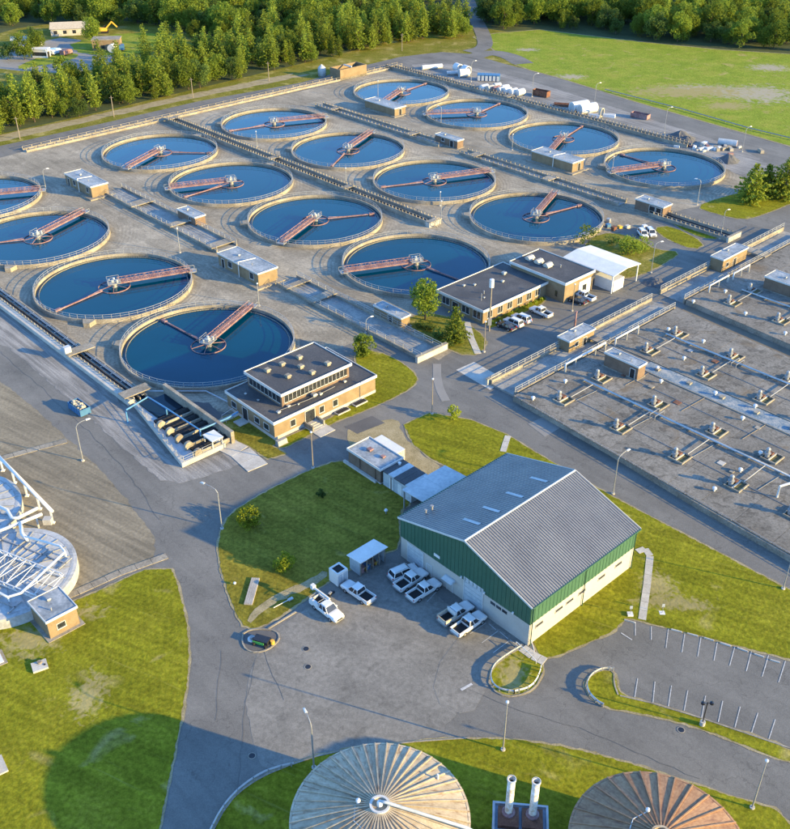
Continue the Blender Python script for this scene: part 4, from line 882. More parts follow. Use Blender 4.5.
hut('brick hut with white roof edge in front of the farthest right tank', (5.15, 21.20, 144.00, 149.30), 0, 2.9, BRICK, ROOFB, [], [('+u', .5, 1.2, 2.1)], .8, False, .15)
hut('small brick hut with open dark front between the third and right rows', (51.40, 61.55, 134.30, 137.05), 0, 2.6, BRICKD, ROOFB, [('-v', .35, 1.3, 1.0)], [('-v', .75, 1.5, 2.0)], .3)
hut('large brick hut with lit end wall in front of the second-nearest right tank', (85.75, 101.90, 142.85, 148.30), 0, 3.2, BRICK, ROOFB, [], [('+u', .6, 1.2, 2.2)], 1.2, True, .2)
hut('brick hut with dark open doorways at the start of the grass strip', (132.40, 141.50, 132.40, 136.35), 0, 2.9, BRICKD, ROOFB, [], [('-v', .62, 1.8, 2.2), ('-v', .85, 1.6, 2.2)], .3)
hut('tan brick hut with bluish roof at the far end of the deck channel', (168.75, 172.15, 112.40, 123.50), 0, 3.4, BRICK, ROOFB, [('+u', .2, 1.2, 1.0)], [('+u', .5, 1.2, 2.2)], .2)
hut('tan brick hut with bluish roof and chimney at the near end of the deck channel', (169.30, 172.35, 53.30, 61.70), 0, 3.0, BRICK, ROOFB, [('+u', .3, 1.1, 1.0)], [('+u', .62, 1.1, 2.0)], .2)
hut('brown brick hut standing on the near covered deck', (181.40, 189.45, 53.15, 55.65), 1.2, 3.0, BRICKD, ROOFB, [], [('-v', .85, 1.1, 2.0)], .15)
hut('brown brick hut standing on the far covered deck, cut by the right edge', (184.6, 197.0, 109.6, 114.4), 1.2, 3.0, BRICKD, ROOFB, [], [('-v', .62, 1.1, 2.0)], .15)
hut('small tan hut with white trim and blue roof on the lower left lawn', (169.15, 174.50, -63.75, -59.30), 0, 3.3, BRICK, ROOFB, [('+u', .42, 1.2, .9)], [], .55)
# chimney on the near channel hut
t = tag(MB().cyl(0, 0, .22, 0, 4.6, 10).cyl(0, 0, .3, 4.6, 4.8, 10).obj('flue', RUST), 'short rusty flue standing behind the near channel hut', 'flue'); t.location = (*W(166.6, 62.5), 0)
# open-topped box by the woodland road
t = uvthing('settling_box', 'tan open-topped concrete box beside the woodland road', 'building', *(-36.8, 162.2))
L, Wd = 6.5, 14.0
for a in ((0, L, 0, .4), (0, L, Wd - .4, Wd), (0, .4, .4, Wd - .4), (L - .4, L, .4, Wd - .4)): MB().box(*a, 0, 4.2).obj('wall', BRICK, t)
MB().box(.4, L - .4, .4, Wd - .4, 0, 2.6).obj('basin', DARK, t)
MB().box(.8, 5.6, 6.6, 7.0, 4.0, 4.5).obj('cross_beam', TRIM, t)
t = thing('white_tank', 'small upright white tank beside the tan open-topped box', 'tank', (*(-29.64, 410.36), 0)); MB().lathe([(0, 0), (1.6, 0), (1.6, 3.2), (.9, 4.0), (0, 4.1)], 20).obj('shell', LBLUE, t, True); MB().cyl(0, 0, .3, 4.0, 4.5, 10).obj('cap', WHITE, t)

# ------------------------------------------------------------------ green gabled workshop
gu0, gu1, gv0, gv1 = 194.9, 220.6, -15.8, 8.2
t = uvthing('workshop_building', 'large green and cream metal workshop with ribbed gabled roof', 'building', gu0, gv0)
L, Wd = gu1 - gu0, gv1 - gv0; EZ, RZ, MZ = 7.6, 11.35, 4.0
RX = 13.3; 
MB().box(0, L, 0, Wd, 0, MZ).obj('lower_wall', CREAM, t)
def ribwall(side):
    b = MB()
    n = 60
    if side == '+u':
        for k in range(n): b.box(L - .1, L + (.05 if k % 2 else .09), Wd * k / n, Wd * (k + 1) / n, MZ + .003, EZ)
    return b
ribwall('+u').obj('green_siding', GREENP, t)
for y0_, y1_ in ((-.07, .1), (Wd - .1, Wd + .07)):
    b = MB(); prof = [(0, MZ + .003), (L, MZ + .003), (L, EZ), (RX, RZ), (0, EZ)]
    m_ = len(prof); vs = [(x, y0_, z) for x, z in prof] + [(x, y1_, z) for x, z in prof]
    b.add(vs, [list(range(m_)), list(range(2 * m_ - 1, m_ - 1, -1))] + [(i, m_ + i, m_ + (i + 1) % m_, (i + 1) % m_) for i in range(m_)]); b.obj('green_gable', GREENP, t)
b = MB()
for k in range(34): b.box(L * k / 34 - .03, L * k / 34 + .03, -.11, -.07, MZ + .003, min(EZ + (RZ - EZ) * (L * k / 34) / RX, EZ + (RZ - EZ) * (L - L * k / 34) / (L - RX)) - .05)
b.obj('gable_ribs', GREENP, t)
MB().box(-.12, .0, .1, Wd - .1, MZ + .003, EZ).obj('green_siding', GREENP, t)
def slope(x0, z0, x1, z1):
    b = MB(); n = 54; per = (Wd + .6) / n; prof = []
    for k in range(n):
        y = -.3 + k * per; prof += [(y, 0), (y + per * .55, 0), (y + per * .65, .11), (y + per * .9, .11)]
    prof.append((Wd + .3, 0)); m_ = len(prof)
    vs = [(x0, y, z0 + h) for y, h in prof] + [(x1, y, z1 + h) for y, h in prof]
    vs += [(x0, -.3, z0 - .14), (x0, Wd + .3, z0 - .14), (x1, -.3, z1 - .14), (x1, Wd + .3, z1 - .14)]
    fs = [(i, i + 1, m_ + i + 1, m_ + i) for i in range(m_ - 1)]
    fs += [(2 * m_, 2 * m_ + 1, 2 * m_ + 3, 2 * m_ + 2), (2 * m_, 0, m_, 2 * m_ + 2), (m_ - 1, 2 * m_ + 1, 2 * m_ + 3, 2 * m_ - 1)]
    b.add(vs, fs); return b
sl = (RZ - EZ) / RX
s1 = slope(-.4, EZ - .1, RX, RZ + .05).obj('roof_slope', METROOF, t)
s2 = slope(L + .4, EZ - .1, RX, RZ + .05).obj('roof_slope', METROOF, t)
MB().add([(RX - .2, -.32, RZ + .1), (RX, -.32, RZ + .22), (RX + .2, -.32, RZ + .1), (RX - .2, Wd + .32, RZ + .1), (RX, Wd + .32, RZ + .22), (RX + .2, Wd + .32, RZ + .1)], [(0, 3, 4, 1), (1, 4, 5, 2)]).obj('ridge_cap', LBLUE, t)
for x0_, x1_, z0_, z1_ in ((-.4, RX, EZ - .1, RZ + .05), (L + .4, RX, EZ - .1, RZ + .05)):
    for y in (-.34, Wd + .34): MB().beam((x0_, y, z0_), (x1_, y, z1_), .08, .32).obj('barge_board', TRIM, t)
MB().box(L + .4, L + .56, -.3, Wd + .3, EZ - .2, EZ - .02).obj('gutter', GREENP, t); MB().box(-.56, -.4, -.3, Wd + .3, EZ - .2, EZ - .02).obj('gutter', GREENP, t)
for y in (.3, 11.8, 23.7): MB().tube([(L + .45, y, EZ - .2), (L + .2, y, EZ - .9), (L + .2, y, 0)], .08, 6).obj('downpipe', GREENP, t)
for k, (x, y) in enumerate(((RX - 2.9, 4.2), (RX - 2.9, 8.4), (RX - 2.9, 13.6), (RX - 2.9, 19.2))):
    z = RZ + .05 - abs(x - RX) * ((RZ - EZ + .15) / (RX + .4)); s = 1 if x < RX else -1
    b = MB(); w2 = .3; dz = sl * 1.6
    b.add([(x - 1.6, y - w2, z - s * dz + .135), (x + 1.6, y - w2, z + s * dz + .135), (x + 1.6, y + w2, z + s * dz + .135), (x - 1.6, y + w2, z - s * dz + .135)], [(0, 1, 2, 3)]); b.obj('skylight_panel', LBLUE if k < 4 else METROOF, t)
pipe_vent(t, 2.6, 2.6, EZ + .5, .14, 1.0); pipe_vent(t, 2.7, 3.8, EZ + .5, .18, 1.2)
for p in (2.1, 6.4, 8.8, 11.6, 16.2, 20.3): opening(t, '+u', L, Wd, p, 2.6, 1.5, .42, 'window', CREAM, GLASS)
opening(t, '-v', L, Wd, 3.2, 0, 3.3, 3.6, 'overhead', TRIM, LBLUE)
opening(t, '-v', L, Wd, 15.2, 0, 3.6, 4.6, 'overhead', TRIM, LBLUE)
opening(t, '-v', L, Wd, 6.2, 0, 1.0, 2.2, 'door', TRIM, CREAM)
opening(t, '-v', L, Wd, 10.6, 0, 1.1, 2.2, 'door', TRIM, CREAM)
MB().frust((9.6, 11.7, -1.0, -.02), 2.4, (9.7, 11.6, -.3, -.02), 2.75).obj('door_awning', LBLUE, t)
MB().box(7.2, 8.4, -.14, -.08, 4.8, 5.3).obj('wall_sign', WHITE, t)
for x in (18.5, 19.6, 20.7): MB().box(x, x + .9, -.03, .0, 3.0, 3.5).obj('window', GLASS, t)
for x in (12.9, 17.4, 22.8): MB().box(x - .12, x + .12, -.35, -.12, 4.2, 4.5).obj('wall_lamp', WHITE, t)

# brick annexe, cream link block and canopy behind the workshop
u0, u1, v0, v1 = (170.85, 179.15, -5.80, -0.90)
t = uvthing('brick_annexe', 'low brick annexe with pale blue flat roof behind the workshop', 'building', u0, v0)
L, Wd = u1 - u0, v1 - v0
zr = flat_block(t, L, Wd, 0, 3.0, BRICKD, ROOFB, fascia=.4, plinth=.35)
MB().box(-1.0, L * .9, -.5, -.05, 0, .5).obj('kerb_wall', CONCW, t)
vent(t, L * .35, Wd * .5, zr, .5, .4, RUST); vent(t, L * .72, Wd * .55, zr, .4, .35, RUST)
for p in (3, 7, 11): MB().box(p - .06, p + .06, -.16, -.02, 0.3, 3.0).obj('downpipe', BRICKD, t)
AU0, AU1, AV0, AV1 = u0, u1, v0, v1
t = uvthing('storage_container', 'plain white box container behind the brick annexe', 'container', AU0 + .3, AV1 + .32)
MB().box(0, 6.0, 0, 2.3, .15, 2.75).obj('container_body', WHITE, t)
for x in (0, 5.9): MB().box(x, x + .1, -.03, 2.33, .1, 2.74).obj('end_frame', TRIM, t)
MB().box(-.05, 6.05, -.05, 2.35, 2.76, 2.84).obj('roof', WHITE, t)
u0, u1, v0, v1 = (179.40, 184.80, -5.75, -0.80)
u0 = AU1 + .35
t = uvthing('link_block', 'pale blue walled block with striped dark roof joining annexe and workshop', 'building', u0, AV0 + .3)
L, Wd = 186.4 - u0, (AV1 - AV0) - .4
MB().box(0, L, 0, Wd, 0, 2.9).obj('wall', LBLUE, t)
n = 5
for k in range(n): MB().box(L * k / n + .02, L * (k + 1) / n - .02, -.15, Wd + .15, 2.903, 3.1).obj('roof_panel', [TAR, LBLUE, TAR, TAR, LBLUE][k], t)
for x in (L * .3, L * .6): MB().box(x - .5, x + .5, -.05, 0, .2, 2.3).obj('door', WHITE, t)
pipe_vent(t, L * .1, Wd * .7, 3.1, .2, .3, WHITE); pipe_vent(t, L * .95, Wd * .8, 3.1, .2, .3, WHITE)
t = uvthing('canopy_roof', 'pale blue metal canopy on posts against the back of the workshop', 'canopy', 186.3, -7.6)
CL, CW2 = 8.4, 10.0
for k in range(2): MB().add([(0, CW2 * k / 2 + .01, 3.7), (CL, CW2 * k / 2 + .01, 4.3), (CL, CW2 * (k + 1) / 2 - .01, 4.3), (0, CW2 * (k + 1) / 2 - .01, 3.7), (0, CW2 * k / 2 + .01, 3.85), (CL, CW2 * k / 2 + .01, 4.45), (CL, CW2 * (k + 1) / 2 - .01, 4.45), (0, CW2 * (k + 1) / 2 - .01, 3.85)],
    [(3, 2, 1, 0), (4, 5, 6, 7), (0, 1, 5, 4), (1, 2, 6, 5), (2, 3, 7, 6), (3, 0, 4, 7)]).obj('roof_panel', LBLUE, t)
for y in (.3, CW2 / 2, CW2 - .3): MB().box(.2, .4, y - .1, y + .1, 0, 3.75).obj('post', GALV, t)

# open-fronted white shed and small white cabinet
u0, u1, v0, v1 = (191.65, 194.30, -23.45, -18.55)
t = uvthing('open_shed', 'white lean-to shed with open front full of stored goods', 'shed', u0, v0)
L, Wd = u1 - u0, v1 - v0
MB().box(0, .1, 0, Wd, 0, 2.5).obj('back_wall', LBLUE, t); MB().box(.1, L - .2, 0, .1, 0, 2.6).obj('side_wall', LBLUE, t); MB().box(.1, L - .2, Wd - .1, Wd, 0, 2.6).obj('side_wall', LBLUE, t)
MB().add([(-.3, -.3, 2.5), (L + .3, -.3, 2.95), (L + .3, Wd + .3, 2.95), (-.3, Wd + .3, 2.5), (-.3, -.3, 2.64), (L + .3, -.3, 3.09), (L + .3, Wd + .3, 3.09), (-.3, Wd + .3, 2.64)], [(3, 2, 1, 0), (4, 5, 6, 7), (0, 1, 5, 4), (1, 2, 6, 5), (2, 3, 7, 6), (3, 0, 4, 7)]).obj('roof', WHITE, t)
for k in range(5): MB().box(L - .2, L - .05, Wd * k / 4 - .07, Wd * k / 4 + .07, 0, 2.75).obj('post', WOODP, t)
for k, (m_, s_) in enumerate(((RUST, .9), (YELL, .7), (BLUEC, .8), (WOODP, 1.0), (RUSTD, .8), (YELL, .5), (GALV, .9))):
    tt = uvthing('storage_crate', ['rust-red crate', 'yellow crate', 'blue crate', 'wooden crate', 'brown crate', 'small yellow crate', 'grey crate'][k] + ' inside the open white shed', 'crate', u0 + L * .6, v0 + .9 + k * (Wd - 1.6) / 6.5)
    MB().box(-.6, .6, -.4, .4, .02, s_).obj('crate_body', m_, tt); MB().box(-.65, .65, -.45, .45, s_ + .003, s_ + .08).obj('crate_lid', m_, tt)
u0, u1, v0, v1 = (191.65, 193.65, -27.50, -25.50)
t = uvthing('white_cabinet', 'small white box cabinet with dark top beside the open shed', 'cabinet', u0, v0)
L, Wd = u1 - u0, v1 - v0
MB().box(0, L, 0, Wd, .1, 2.3).obj('cabinet_body', WHITE, t); MB().box(.25, L - .25, .25, Wd - .25, 2.3, 2.34).obj('roof_inset', DARK, t)
for a in ((0, L, 0, .25), (0, L, Wd - .25, Wd), (0, .25, .25, Wd - .25), (L - .25, L, .25, Wd - .25)): MB().box(*a, 2.303, 2.5).obj('rim', WHITE, t)
for k in range(2): MB().box(L, L + .05, .15 + k * Wd / 2, Wd / 2 - .1 + k * Wd / 2, .3, 2.1).obj('door', LBLUE, t)

# ================================================================== COVERED DECKS (right)
def deck(label, poly, z=1.2):
    """poly in plant axes"""
    t = uvthing('covered_deck', label, 'deck', poly[0][0], poly[0][1])
    bx, by = poly[0]
    pl = [(a - bx, c - by) for a, c in poly]
    MB().prism(pl, 0, z - .12).obj('deck_wall', CONC, t)
    return t, pl
DZ = 1.2
t, pl = deck('broad near concrete deck with eight rows of mixers and a blue pipe', [(176.6, 31.0), (200.4, 29.8), (220.0, 27.9), (250.0, 26.2), (250.0, 80.4), (176.6, 86.4)])
bx, by = 176.6, 31.0
def slabs(t, us, vs, lowv=None, skip=None):
    for i in range(len(us) - 1):
        for j in range(len(vs) - 1):
            a0, a1, c0, c1 = us[i], us[i + 1], vs[j], vs[j + 1]
            g = .025
            if lowv and j == 0:
                pts = [(a0 + g, lowv(a0 + g) + .05), (a1 - g, lowv(a1 - g) + .05), (a1 - g, c1 - g), (a0 + g, c1 - g)]
            elif lowv and j == len(vs) - 2:
                pts = [(a0 + g, c0 + g), (a1 - g, c0 + g), (a1 - g, 86.4 - (a1 - 176.6) * .082 - .06), (a0 + g, 86.4 - (a0 - 176.6) * .082 - .06)]
            else: pts = [(a0 + g, c0 + g), (a1 - g, c0 + g), (a1 - g, c1 - g), (a0 + g, c1 - g)]
            o = MB().prism([(p - bx, q - by) for p, q in pts], DZ - .117, DZ + random.uniform(-.01, .01)).obj('slab', CONCD, t)
lowv = lambda u: 31.0 - (u - 176.6) * .063
us = [176.65, 180.5, 187, 193.5, 200, 206.5, 213, 219.5, 226, 233, 241, 249.9]
slabs(t, us, [31, 36.0, 41.0, 46.0, 52.2, 57.6, 61.8, 66.6, 72.0, 77.0, 86], lowv)
# kerb rail along the front edge, conduit brackets
b = MB()
for k in range(40):
    u = 177 + k * 1.8; b.box(u - bx - .05, u - bx + .05, lowv(u) - by - .02, lowv(u) - by + .08, DZ, DZ + .25)
b.beam((.2, lowv(177) - by + .03, DZ + .25), (73, lowv(249.8) - by + .03, DZ + .25), .07, .06); b.obj('edge_rail', GALV, t)
b = MB(); b.box(187 - bx, 249 - bx, 57.8 - by, 61.5 - by, DZ + .012, DZ + .03)
DECKBLUE = mat('blue_stained_concrete', [(0.08, 0.13, 0.18), (0.16, 0.19, 0.21), (0.27, 0.27, 0.26)], scale=0.5, fine=6, rough=0.8, coord='W', contrast=1.6)
b.obj('stained_strip', DECKBLUE, t)
for v in (57.5, 61.8): MB().box(.2, 73.2, v - by - .09, v - by + .09, DZ + .012, DZ + .14).obj('raised_joint', CONC, t)
for k in range(8):
    MB().box(189.5 - bx + k * 7.3, 190.3 - bx + k * 7.3, 59.2 - by, 60.2 - by, DZ + .031, DZ + .4).obj('hatch_box', CONC, t)
rd = random.Random(12)
for k in range(26):
    u, v = rd.uniform(180, 238), rd.uniform(33, 80)
    if abs(v - 45.4) < 1.5 or abs(v - 73.5) < 1.5 or 57 < v < 62.5 or any(abs(v - q) < 2.6 for q in (36.8, 48.6, 65, 75.6)): continue
    s_ = rd.uniform(.35, .7)
    MB().box(u - bx - s_, u - bx + s_, v - by - s_, v - by + s_, DZ + .012, DZ + rd.uniform(.1, .3)).obj('hatch_cover', [GALV, CONC, RUSTD, CONCW][k % 4], t)
for k in range(5):
    u = 186 + k * 12.8; MB().tube([(u - bx, 38.4 - by, DZ + .07), (u + .5 - bx, 44.6 - by, DZ + .07)], .05, 5).obj('cable_conduit', GALV, t); MB().tube([(u + 3 - bx, 50.0 - by, DZ + .07), (u + 3.4 - bx, 57.2 - by, DZ + .07)], .05, 5).obj('cable_conduit', WOODP, t)
for v in (38.8, 53.2, 69.0):
    b = MB(); b.tube([(2 - bx + 176.6, v - by, DZ + .06), (70 - bx + 176.6, v - by - 1.2, DZ + .06)], .045, 5); b.obj('cable_conduit', GALV, t)
t2 = uvthing('covered_deck', 'far concrete deck with mixers beyond the sunken corridor', 'deck', 175.8, 91.4)
bx, by = 175.8, 91.4
MB().prism([(0, 0), (74, -6.1), (74, 58), (0, 58)], 0, DZ - .12).obj('deck_wall', CONC, t2)
us = [175.85, 182, 188, 194, 200, 206, 212, 219, 228, 238, 249.7]; vs_ = [91.4, 97, 102.5, 108, 114, 120, 127, 135, 142, 149.3]
for i in range(len(us) - 1):
    for j in range(len(vs_) - 1):
        a0, a1, c0, c1 = us[i] + .025, us[i + 1] - .025, vs_[j] + .025, vs_[j + 1] - .025
        lo0, lo1 = (91.4 - (a0 - 175.8) * .082 + .06, 91.4 - (a1 - 175.8) * .082 + .06) if j == 0 else (c0, c0)
        MB().prism([(a0 - bx, lo0 - by), (a1 - bx, lo1 - by), (a1 - bx, c1 - by), (a0 - bx, c1 - by)], DZ - .117, DZ + random.uniform(-.01, .01)).obj('slab', CONCD, t2)
sheet('sunken_corridor', [W(176.8, 86.7), W(250, 80.7), W(250, 85.0), W(176.8, 91.0)], 0.05, CORR)
# mixers
def make_mixer():
    t = uvthing('deck_mixer', 'x', 'mixer', 0, 0, DZ, 'surface mixers on the covered decks')
    MB().box(-1.5, -1.3, -1.6, 1.6, 0.012, .32).box(1.3, 1.5, -1.6, 1.6, .012, .32).box(-1.3, 1.3, -1.6, -1.4, .012, .32).box(-1.3, 1.3, 1.4, 1.6, .012, .32).obj('kerb_frame', CONC, t)
    MOSS = mat('mossy_pit', [(0.06, 0.03, 0.02), (0.09, 0.075, 0.035), (0.16, 0.14, 0.05)], scale=1.3, fine=5, rough=0.9)
    MB().box(-1.3, 1.3, -1.4, 1.4, .012, .1).obj('pit_cover', MOSS, t)
    MB().box(-.12, .12, -1.4, 1.4, .1, .34).obj('cross_plank', CONCW, t)
    m_ = MB().cyl(-.7, -.6, .42, .1, .9, 12).lathe([(.55, .9), (.55, 1.05), (.36, 1.1), (.36, 1.9), (.22, 2.1), (0, 2.12)], 14, -.7, -.6).obj('motor', GALV, t)
    MB().box(-1.25, -.85, -.3, .3, 1.1, 1.5).obj('terminal_box', LBLUE, m_)
    MB().box(-1.2, -.2, .1, 1.0, .1, .55).obj('gear_case', RUSTD, t)
    return t
mx0 = make_mixer(); first = True
UO = ['first', 'second', 'third', 'fourth', 'fifth']
rows = [(36.8, 'front row, nearest the road'), (48.6, 'second row, just behind the near blue pipe'), (65.0, 'third row, behind the blue stained strip'), (75.6, 'fourth row, just behind the far blue pipe')]
for v, nm in rows:
    for k, u in enumerate((184.3, 197.6, 210.2, 221.2, 232)):
        lb = 'deck mixer, %s from the left in the %s' % (UO[k], nm)
        if first: mx0.location = (*W(u, v), DZ); mx0['label'] = lb; first = False
        else: dup(mx0, (*W(u, v), DZ), TH, lb)
for v, nm in ((97.5, 'near row of the far deck'), (106.5, 'back row of the far deck')):
    for k, u in enumerate((184.0, 196.0)):
        dup(mx0, (*W(u, v), DZ), TH, 'deck mixer, %s in the %s' % (['left one', 'right one'][k], nm))
# pipes on the deck
def deck_pipe(label, v, u0, u1, drops):
    t = uvthing('air_pipe', label, 'pipe', u0, v, DZ)
    MB().tube([(0, 0, .45), (u1 - u0, 0, .45)], .15, 10).tube([(0, .4, .35), (u1 - u0, .4, .35)], .09, 8).obj('main_pipe', LBLUE, t, True)
    for u, dv in drops:
        MB().tube([(u - u0, 0, .45), (u - u0, dv, .45), (u - u0 , dv, .2)], .09, 8).obj('branch_pipe', GALV, t)
    n = int((u1 - u0) / 6)
    for k in range(n + 1): MB().box(k * 6 - .12, k * 6 + .12, -.35, .75, .012, .28).obj('pipe_saddle', CONC, t)
    for u in (u0 + 16.5,): 
        for q in (0, 1.1): MB().beam((u - u0 + q, -1.4, .75), (u - u0 + q, 1.6, .75), .12, .1).beam((u - u0 + q, -1.4, .02), (u - u0 + q, -1.4, .75), .1, .1).beam((u - u0 + q, 1.6, .02), (u - u0 + q, 1.6, .75), .1, .1).obj('crossover_step', GALV, t)
    return t
us_ = (184.3, 197.6, 210.2, 221.2, 232)
deck_pipe('long pale blue air pipe between the first two mixer rows', 45.2, 182.5, 249, [(u + .6, -7.0) for u in us_])
deck_pipe('long pale blue air pipe between the third and fourth mixer rows', 73.3, 182.5, 249, [(u + .6, -7.0) for u in us_])
deck_pipe('pale pipe between the two mixer rows of the far deck', 104.6, 182, 249, [(184.6, -6), (196.6, -6)])
def gantry(label, v0, v1, u, n):
    t = uvthing('pipe_gantry', label, 'pipe', u, v0, 0)
    L = v1 - v0
    MB().tube([(0, 0, 1.2), (0, 0, 3.0), (0, L, 3.0), (0, L, 1.2)], .2, 8).obj('pipe_run', WHITE, t, True)
    for k in range(n):
        y = L * (k + .5) / n; MB().box(-.1, .1, y - .1, y + .1, 1.2, 2.85).obj('support', GALV, t)
    return t
gantry('white raised pipe arch beside the brown deck hut', 45.5, 58.5, 177.6, 2); gantry('short white raised pipe arch behind the brown deck hut', 61.5, 69.5, 178.0, 1)
gantry('white raised pipe arch at the far deck channel', 98.5, 106.5, 177.2, 1); gantry('short white pipe arch beside the far deck hut', 108.5, 115.5, 177.4, 1)
tag(MB().tube([(*(63.27, 129.60), 1.2), (*(63.27, 129.60), 3.4), (*(67.19, 131.35), 3.4)], .2, 8).obj('pipe_arch', WHITE), 'white pipe arch rising at the right end of the near deck', 'pipe')
# little white deck vents
dv_ = [(180.4, 42.1), (180.2, 32.6), (179.7, 56.6), (219.6, 40.8), (219.5, 32.8), (219.3, 47.9), (199.7, 92.3), (189.8, 76.3), (189.7, 59.7), (191.1, 67.1), (193.2, 55.9), (211.2, 55.7), (210.6, 61.2), (202.9, 59.8), (181.7, 75.5), (177.8, 91.1), (179.9, 101.1), (189.0, 94.4)]
dn = ['beside the deck channel', 'at the deck corner by the road junction', 'beside the brown deck hut wall', 'right of the front-row mixers', 'near the front deck edge', 'behind the near blue pipe', 'on the far deck near the right edge', 'at the head of the corridor', 'next to the stained strip', 'beside the stained strip kerb', 'on the strip kerb near the hut', 'at the strip middle', 'behind the stained strip', 'in front of the third mixer row', 'by the deck channel wall', 'at the corridor corner', 'near the far deck hut', 'between the far deck mixers']
for k, (u, v) in enumerate(dv_):
    t = uvthing('deck_vent', 'small white mushroom vent ' + dn[k], 'vent', u, v, DZ, 'mushroom vents on the decks'); MB().cyl(0, 0, .2, .012, .55, 8).obj('stem', WHITE, t); MB().lathe([(.42, .5), (.36, .72), (0, .82)], 12).obj('cap', WHITE, t)

# ================================================================== DIGESTERS, STACKS, COVERED TANKS
def streaked(name, cols, rust, lo, hi):
    """painted roof sheet with rust running down the slope; every sheet streaks differently"""
    m = mat(name, cols, scale=0.6, fine=6, rough=0.75, contrast=1.2)
    L = m.node_tree.links
    tc = nd(m, 'ShaderNodeTexCoord'); oi = nd(m, 'ShaderNodeObjectInfo')
    ad = nd(m, 'ShaderNodeVectorMath', operation='MULTIPLY_ADD'); ad.inputs[1].default_value = (1, 1, 1)
    cb = nd(m, 'ShaderNodeCombineXYZ'); ml = nd(m, 'ShaderNodeMath', operation='MULTIPLY'); ml.inputs[1].default_value = 90
    L.new(oi.outputs['Random'], ml.inputs[0]); L.new(ml.outputs[0], cb.inputs[0]); L.new(ml.outputs[0], cb.inputs[1])
    L.new(tc.outputs['Object'], ad.inputs[0]); L.new(cb.outputs[0], ad.inputs[2])
    mp = nd(m, 'ShaderNodeMapping'); mp.inputs['Scale'].default_value = (.55, 3.2, 1); L.new(ad.outputs[0], mp.inputs[0])
    mix_layer(m, ramp_of(m, noise(m, mp.outputs[0], 1.0, 5, .6), lo, hi), rust)
    mul_layer(m, ramp_of(m, oi.outputs['Random'], 0, 1), .82, 1.12)
    return m
CREAMRUST = streaked('rust_streaked_cream_paint', [(0.27, 0.215, 0.145), (0.34, 0.28, 0.195), (0.40, 0.335, 0.245)], (0.17, 0.105, 0.06), .54, .74)
BROWNRUST = streaked('brown_weathered_roof', [(0.21, 0.112, 0.058), (0.26, 0.148, 0.080), (0.31, 0.190, 0.105)], (0.15, 0.072, 0.045), .50, .74)
def digester(label, cx, cy, r, z, zt, m, ribs, hubm, ribm):
    t = thing('digester_tank', label, 'tank', (cx, cy, 0))
    MB().lathe([(r - .25, 0), (r - .25, z - .3)], 96).obj('wall', CONC, t)
    MB().lathe([(r - .3, z - .3), (r, z - .3), (r, z + .02), (r - .25, z + .06)], 96).obj('rim', m, t)
    panel = MB()
    da = 2 * math.pi / ribs
    for k in range(4):
        pass
    # roof of radial sheets, one mesh shared by all sheets
    n = 6; pb = MB(); vs = []; fs = []
    for i in range(n + 1):
        q = i / n; rr = .9 + (r - .1 - .9) * q; zz = zt - (zt - z) * (q ** 1.25)
        for s in (-.5, 0, .5): vs.append((rr * math.cos(da * s * .985), rr * math.sin(da * s * .985), zz + (0 if s else -.02 * q)))
    for i in range(n):
        for s in range(2): fs.append((i * 3 + s, (i + 1) * 3 + s, (i + 1) * 3 + s + 1, i * 3 + s + 1))
    pb.add(vs, fs); pme = pb.mesh('roof_sheet', m)
    rbm = MB(); pts = []
    for i in range(n + 1):
        q = i / n; rr = .9 + (r - .02 - .9) * q; pts.append((rr, 0, zt - (zt - z) * (q ** 1.25) + .05))
    rbm.tube(pts, .10, 4); rme = rbm.mesh('roof_rib', ribm)
    for k in range(ribs):
        mobj('roof_sheet', pme, t, None, da * k); mobj('roof_rib', rme, t, None, da * (k + .5))
    hub = MB().lathe([(1.1, zt - .2), (1.1, zt + .3), (.85, zt + .3), (.85, zt + .05)], 28).obj('hub_ring', hubm, t)
    MB().disc(.86, zt + .06, 24).obj('hub_plate', m, hub); MB().lathe([(.32, zt + .06), (.32, zt + .55), (.2, zt + .75), (0, zt + .78)], 14).obj('hub_cap', WHITE, hub)
    return t
t = digester('round digester with cream and rusty radial-ribbed dome, left of the twin stacks', -1.6, 64.9, 9.65, 8.1, 10.1, CREAMRUST, 44, TRIM, CREAMRUST)
MB().tube([(0, 0, 10.8), (.7, -.05, 10.7), (9.2, -1.7, 8.7), (9.9, -1.8, 8.3), (9.9, -1.8, 2)], .18, 8).obj('gas_pipe', LBLUE, t, True)
MB().tube([(.6, -.1, 10.8), (2.7, -.35, 10.3), (2.7, -.35, 9.5)], .06, 5).obj('hub_rail', WHITE, t)
MB().cyl(-2.3, .5, .2, 9.2, 10.3, 10).lathe([(.26, 10.2), (.24, 10.4), (0, 10.5)], 12, -2.3, .5).tube([(-2.6, .2, 9.85), (-2.7, -1.6, 9.8), (-1.7, -2.6, 9.8), (-.6, -3, 9.85)], .05, 5).obj('sampling_hatch', WHITE, t)
MB().cyl(6.3, 4.4, .12, 8.4, 9.4, 8).obj('relief_vent', WHITE, t)
t = digester('round digester with brown weathered ribbed dome, right of the twin stacks', 27.3, 61.4, 9.3, 8.1, 10.0, BROWNRUST, 30, CREAMRUST, BROWNRUST)
MB().tube([(-.3, .1, 10.6), (-1, -.1, 10.5), (-9.0, -1.3, 8.7), (-9.9, -1.4, 8.4), (-9.9, -1.4, 2)], .2, 8).obj('gas_pipe', LBLUE, t, True)
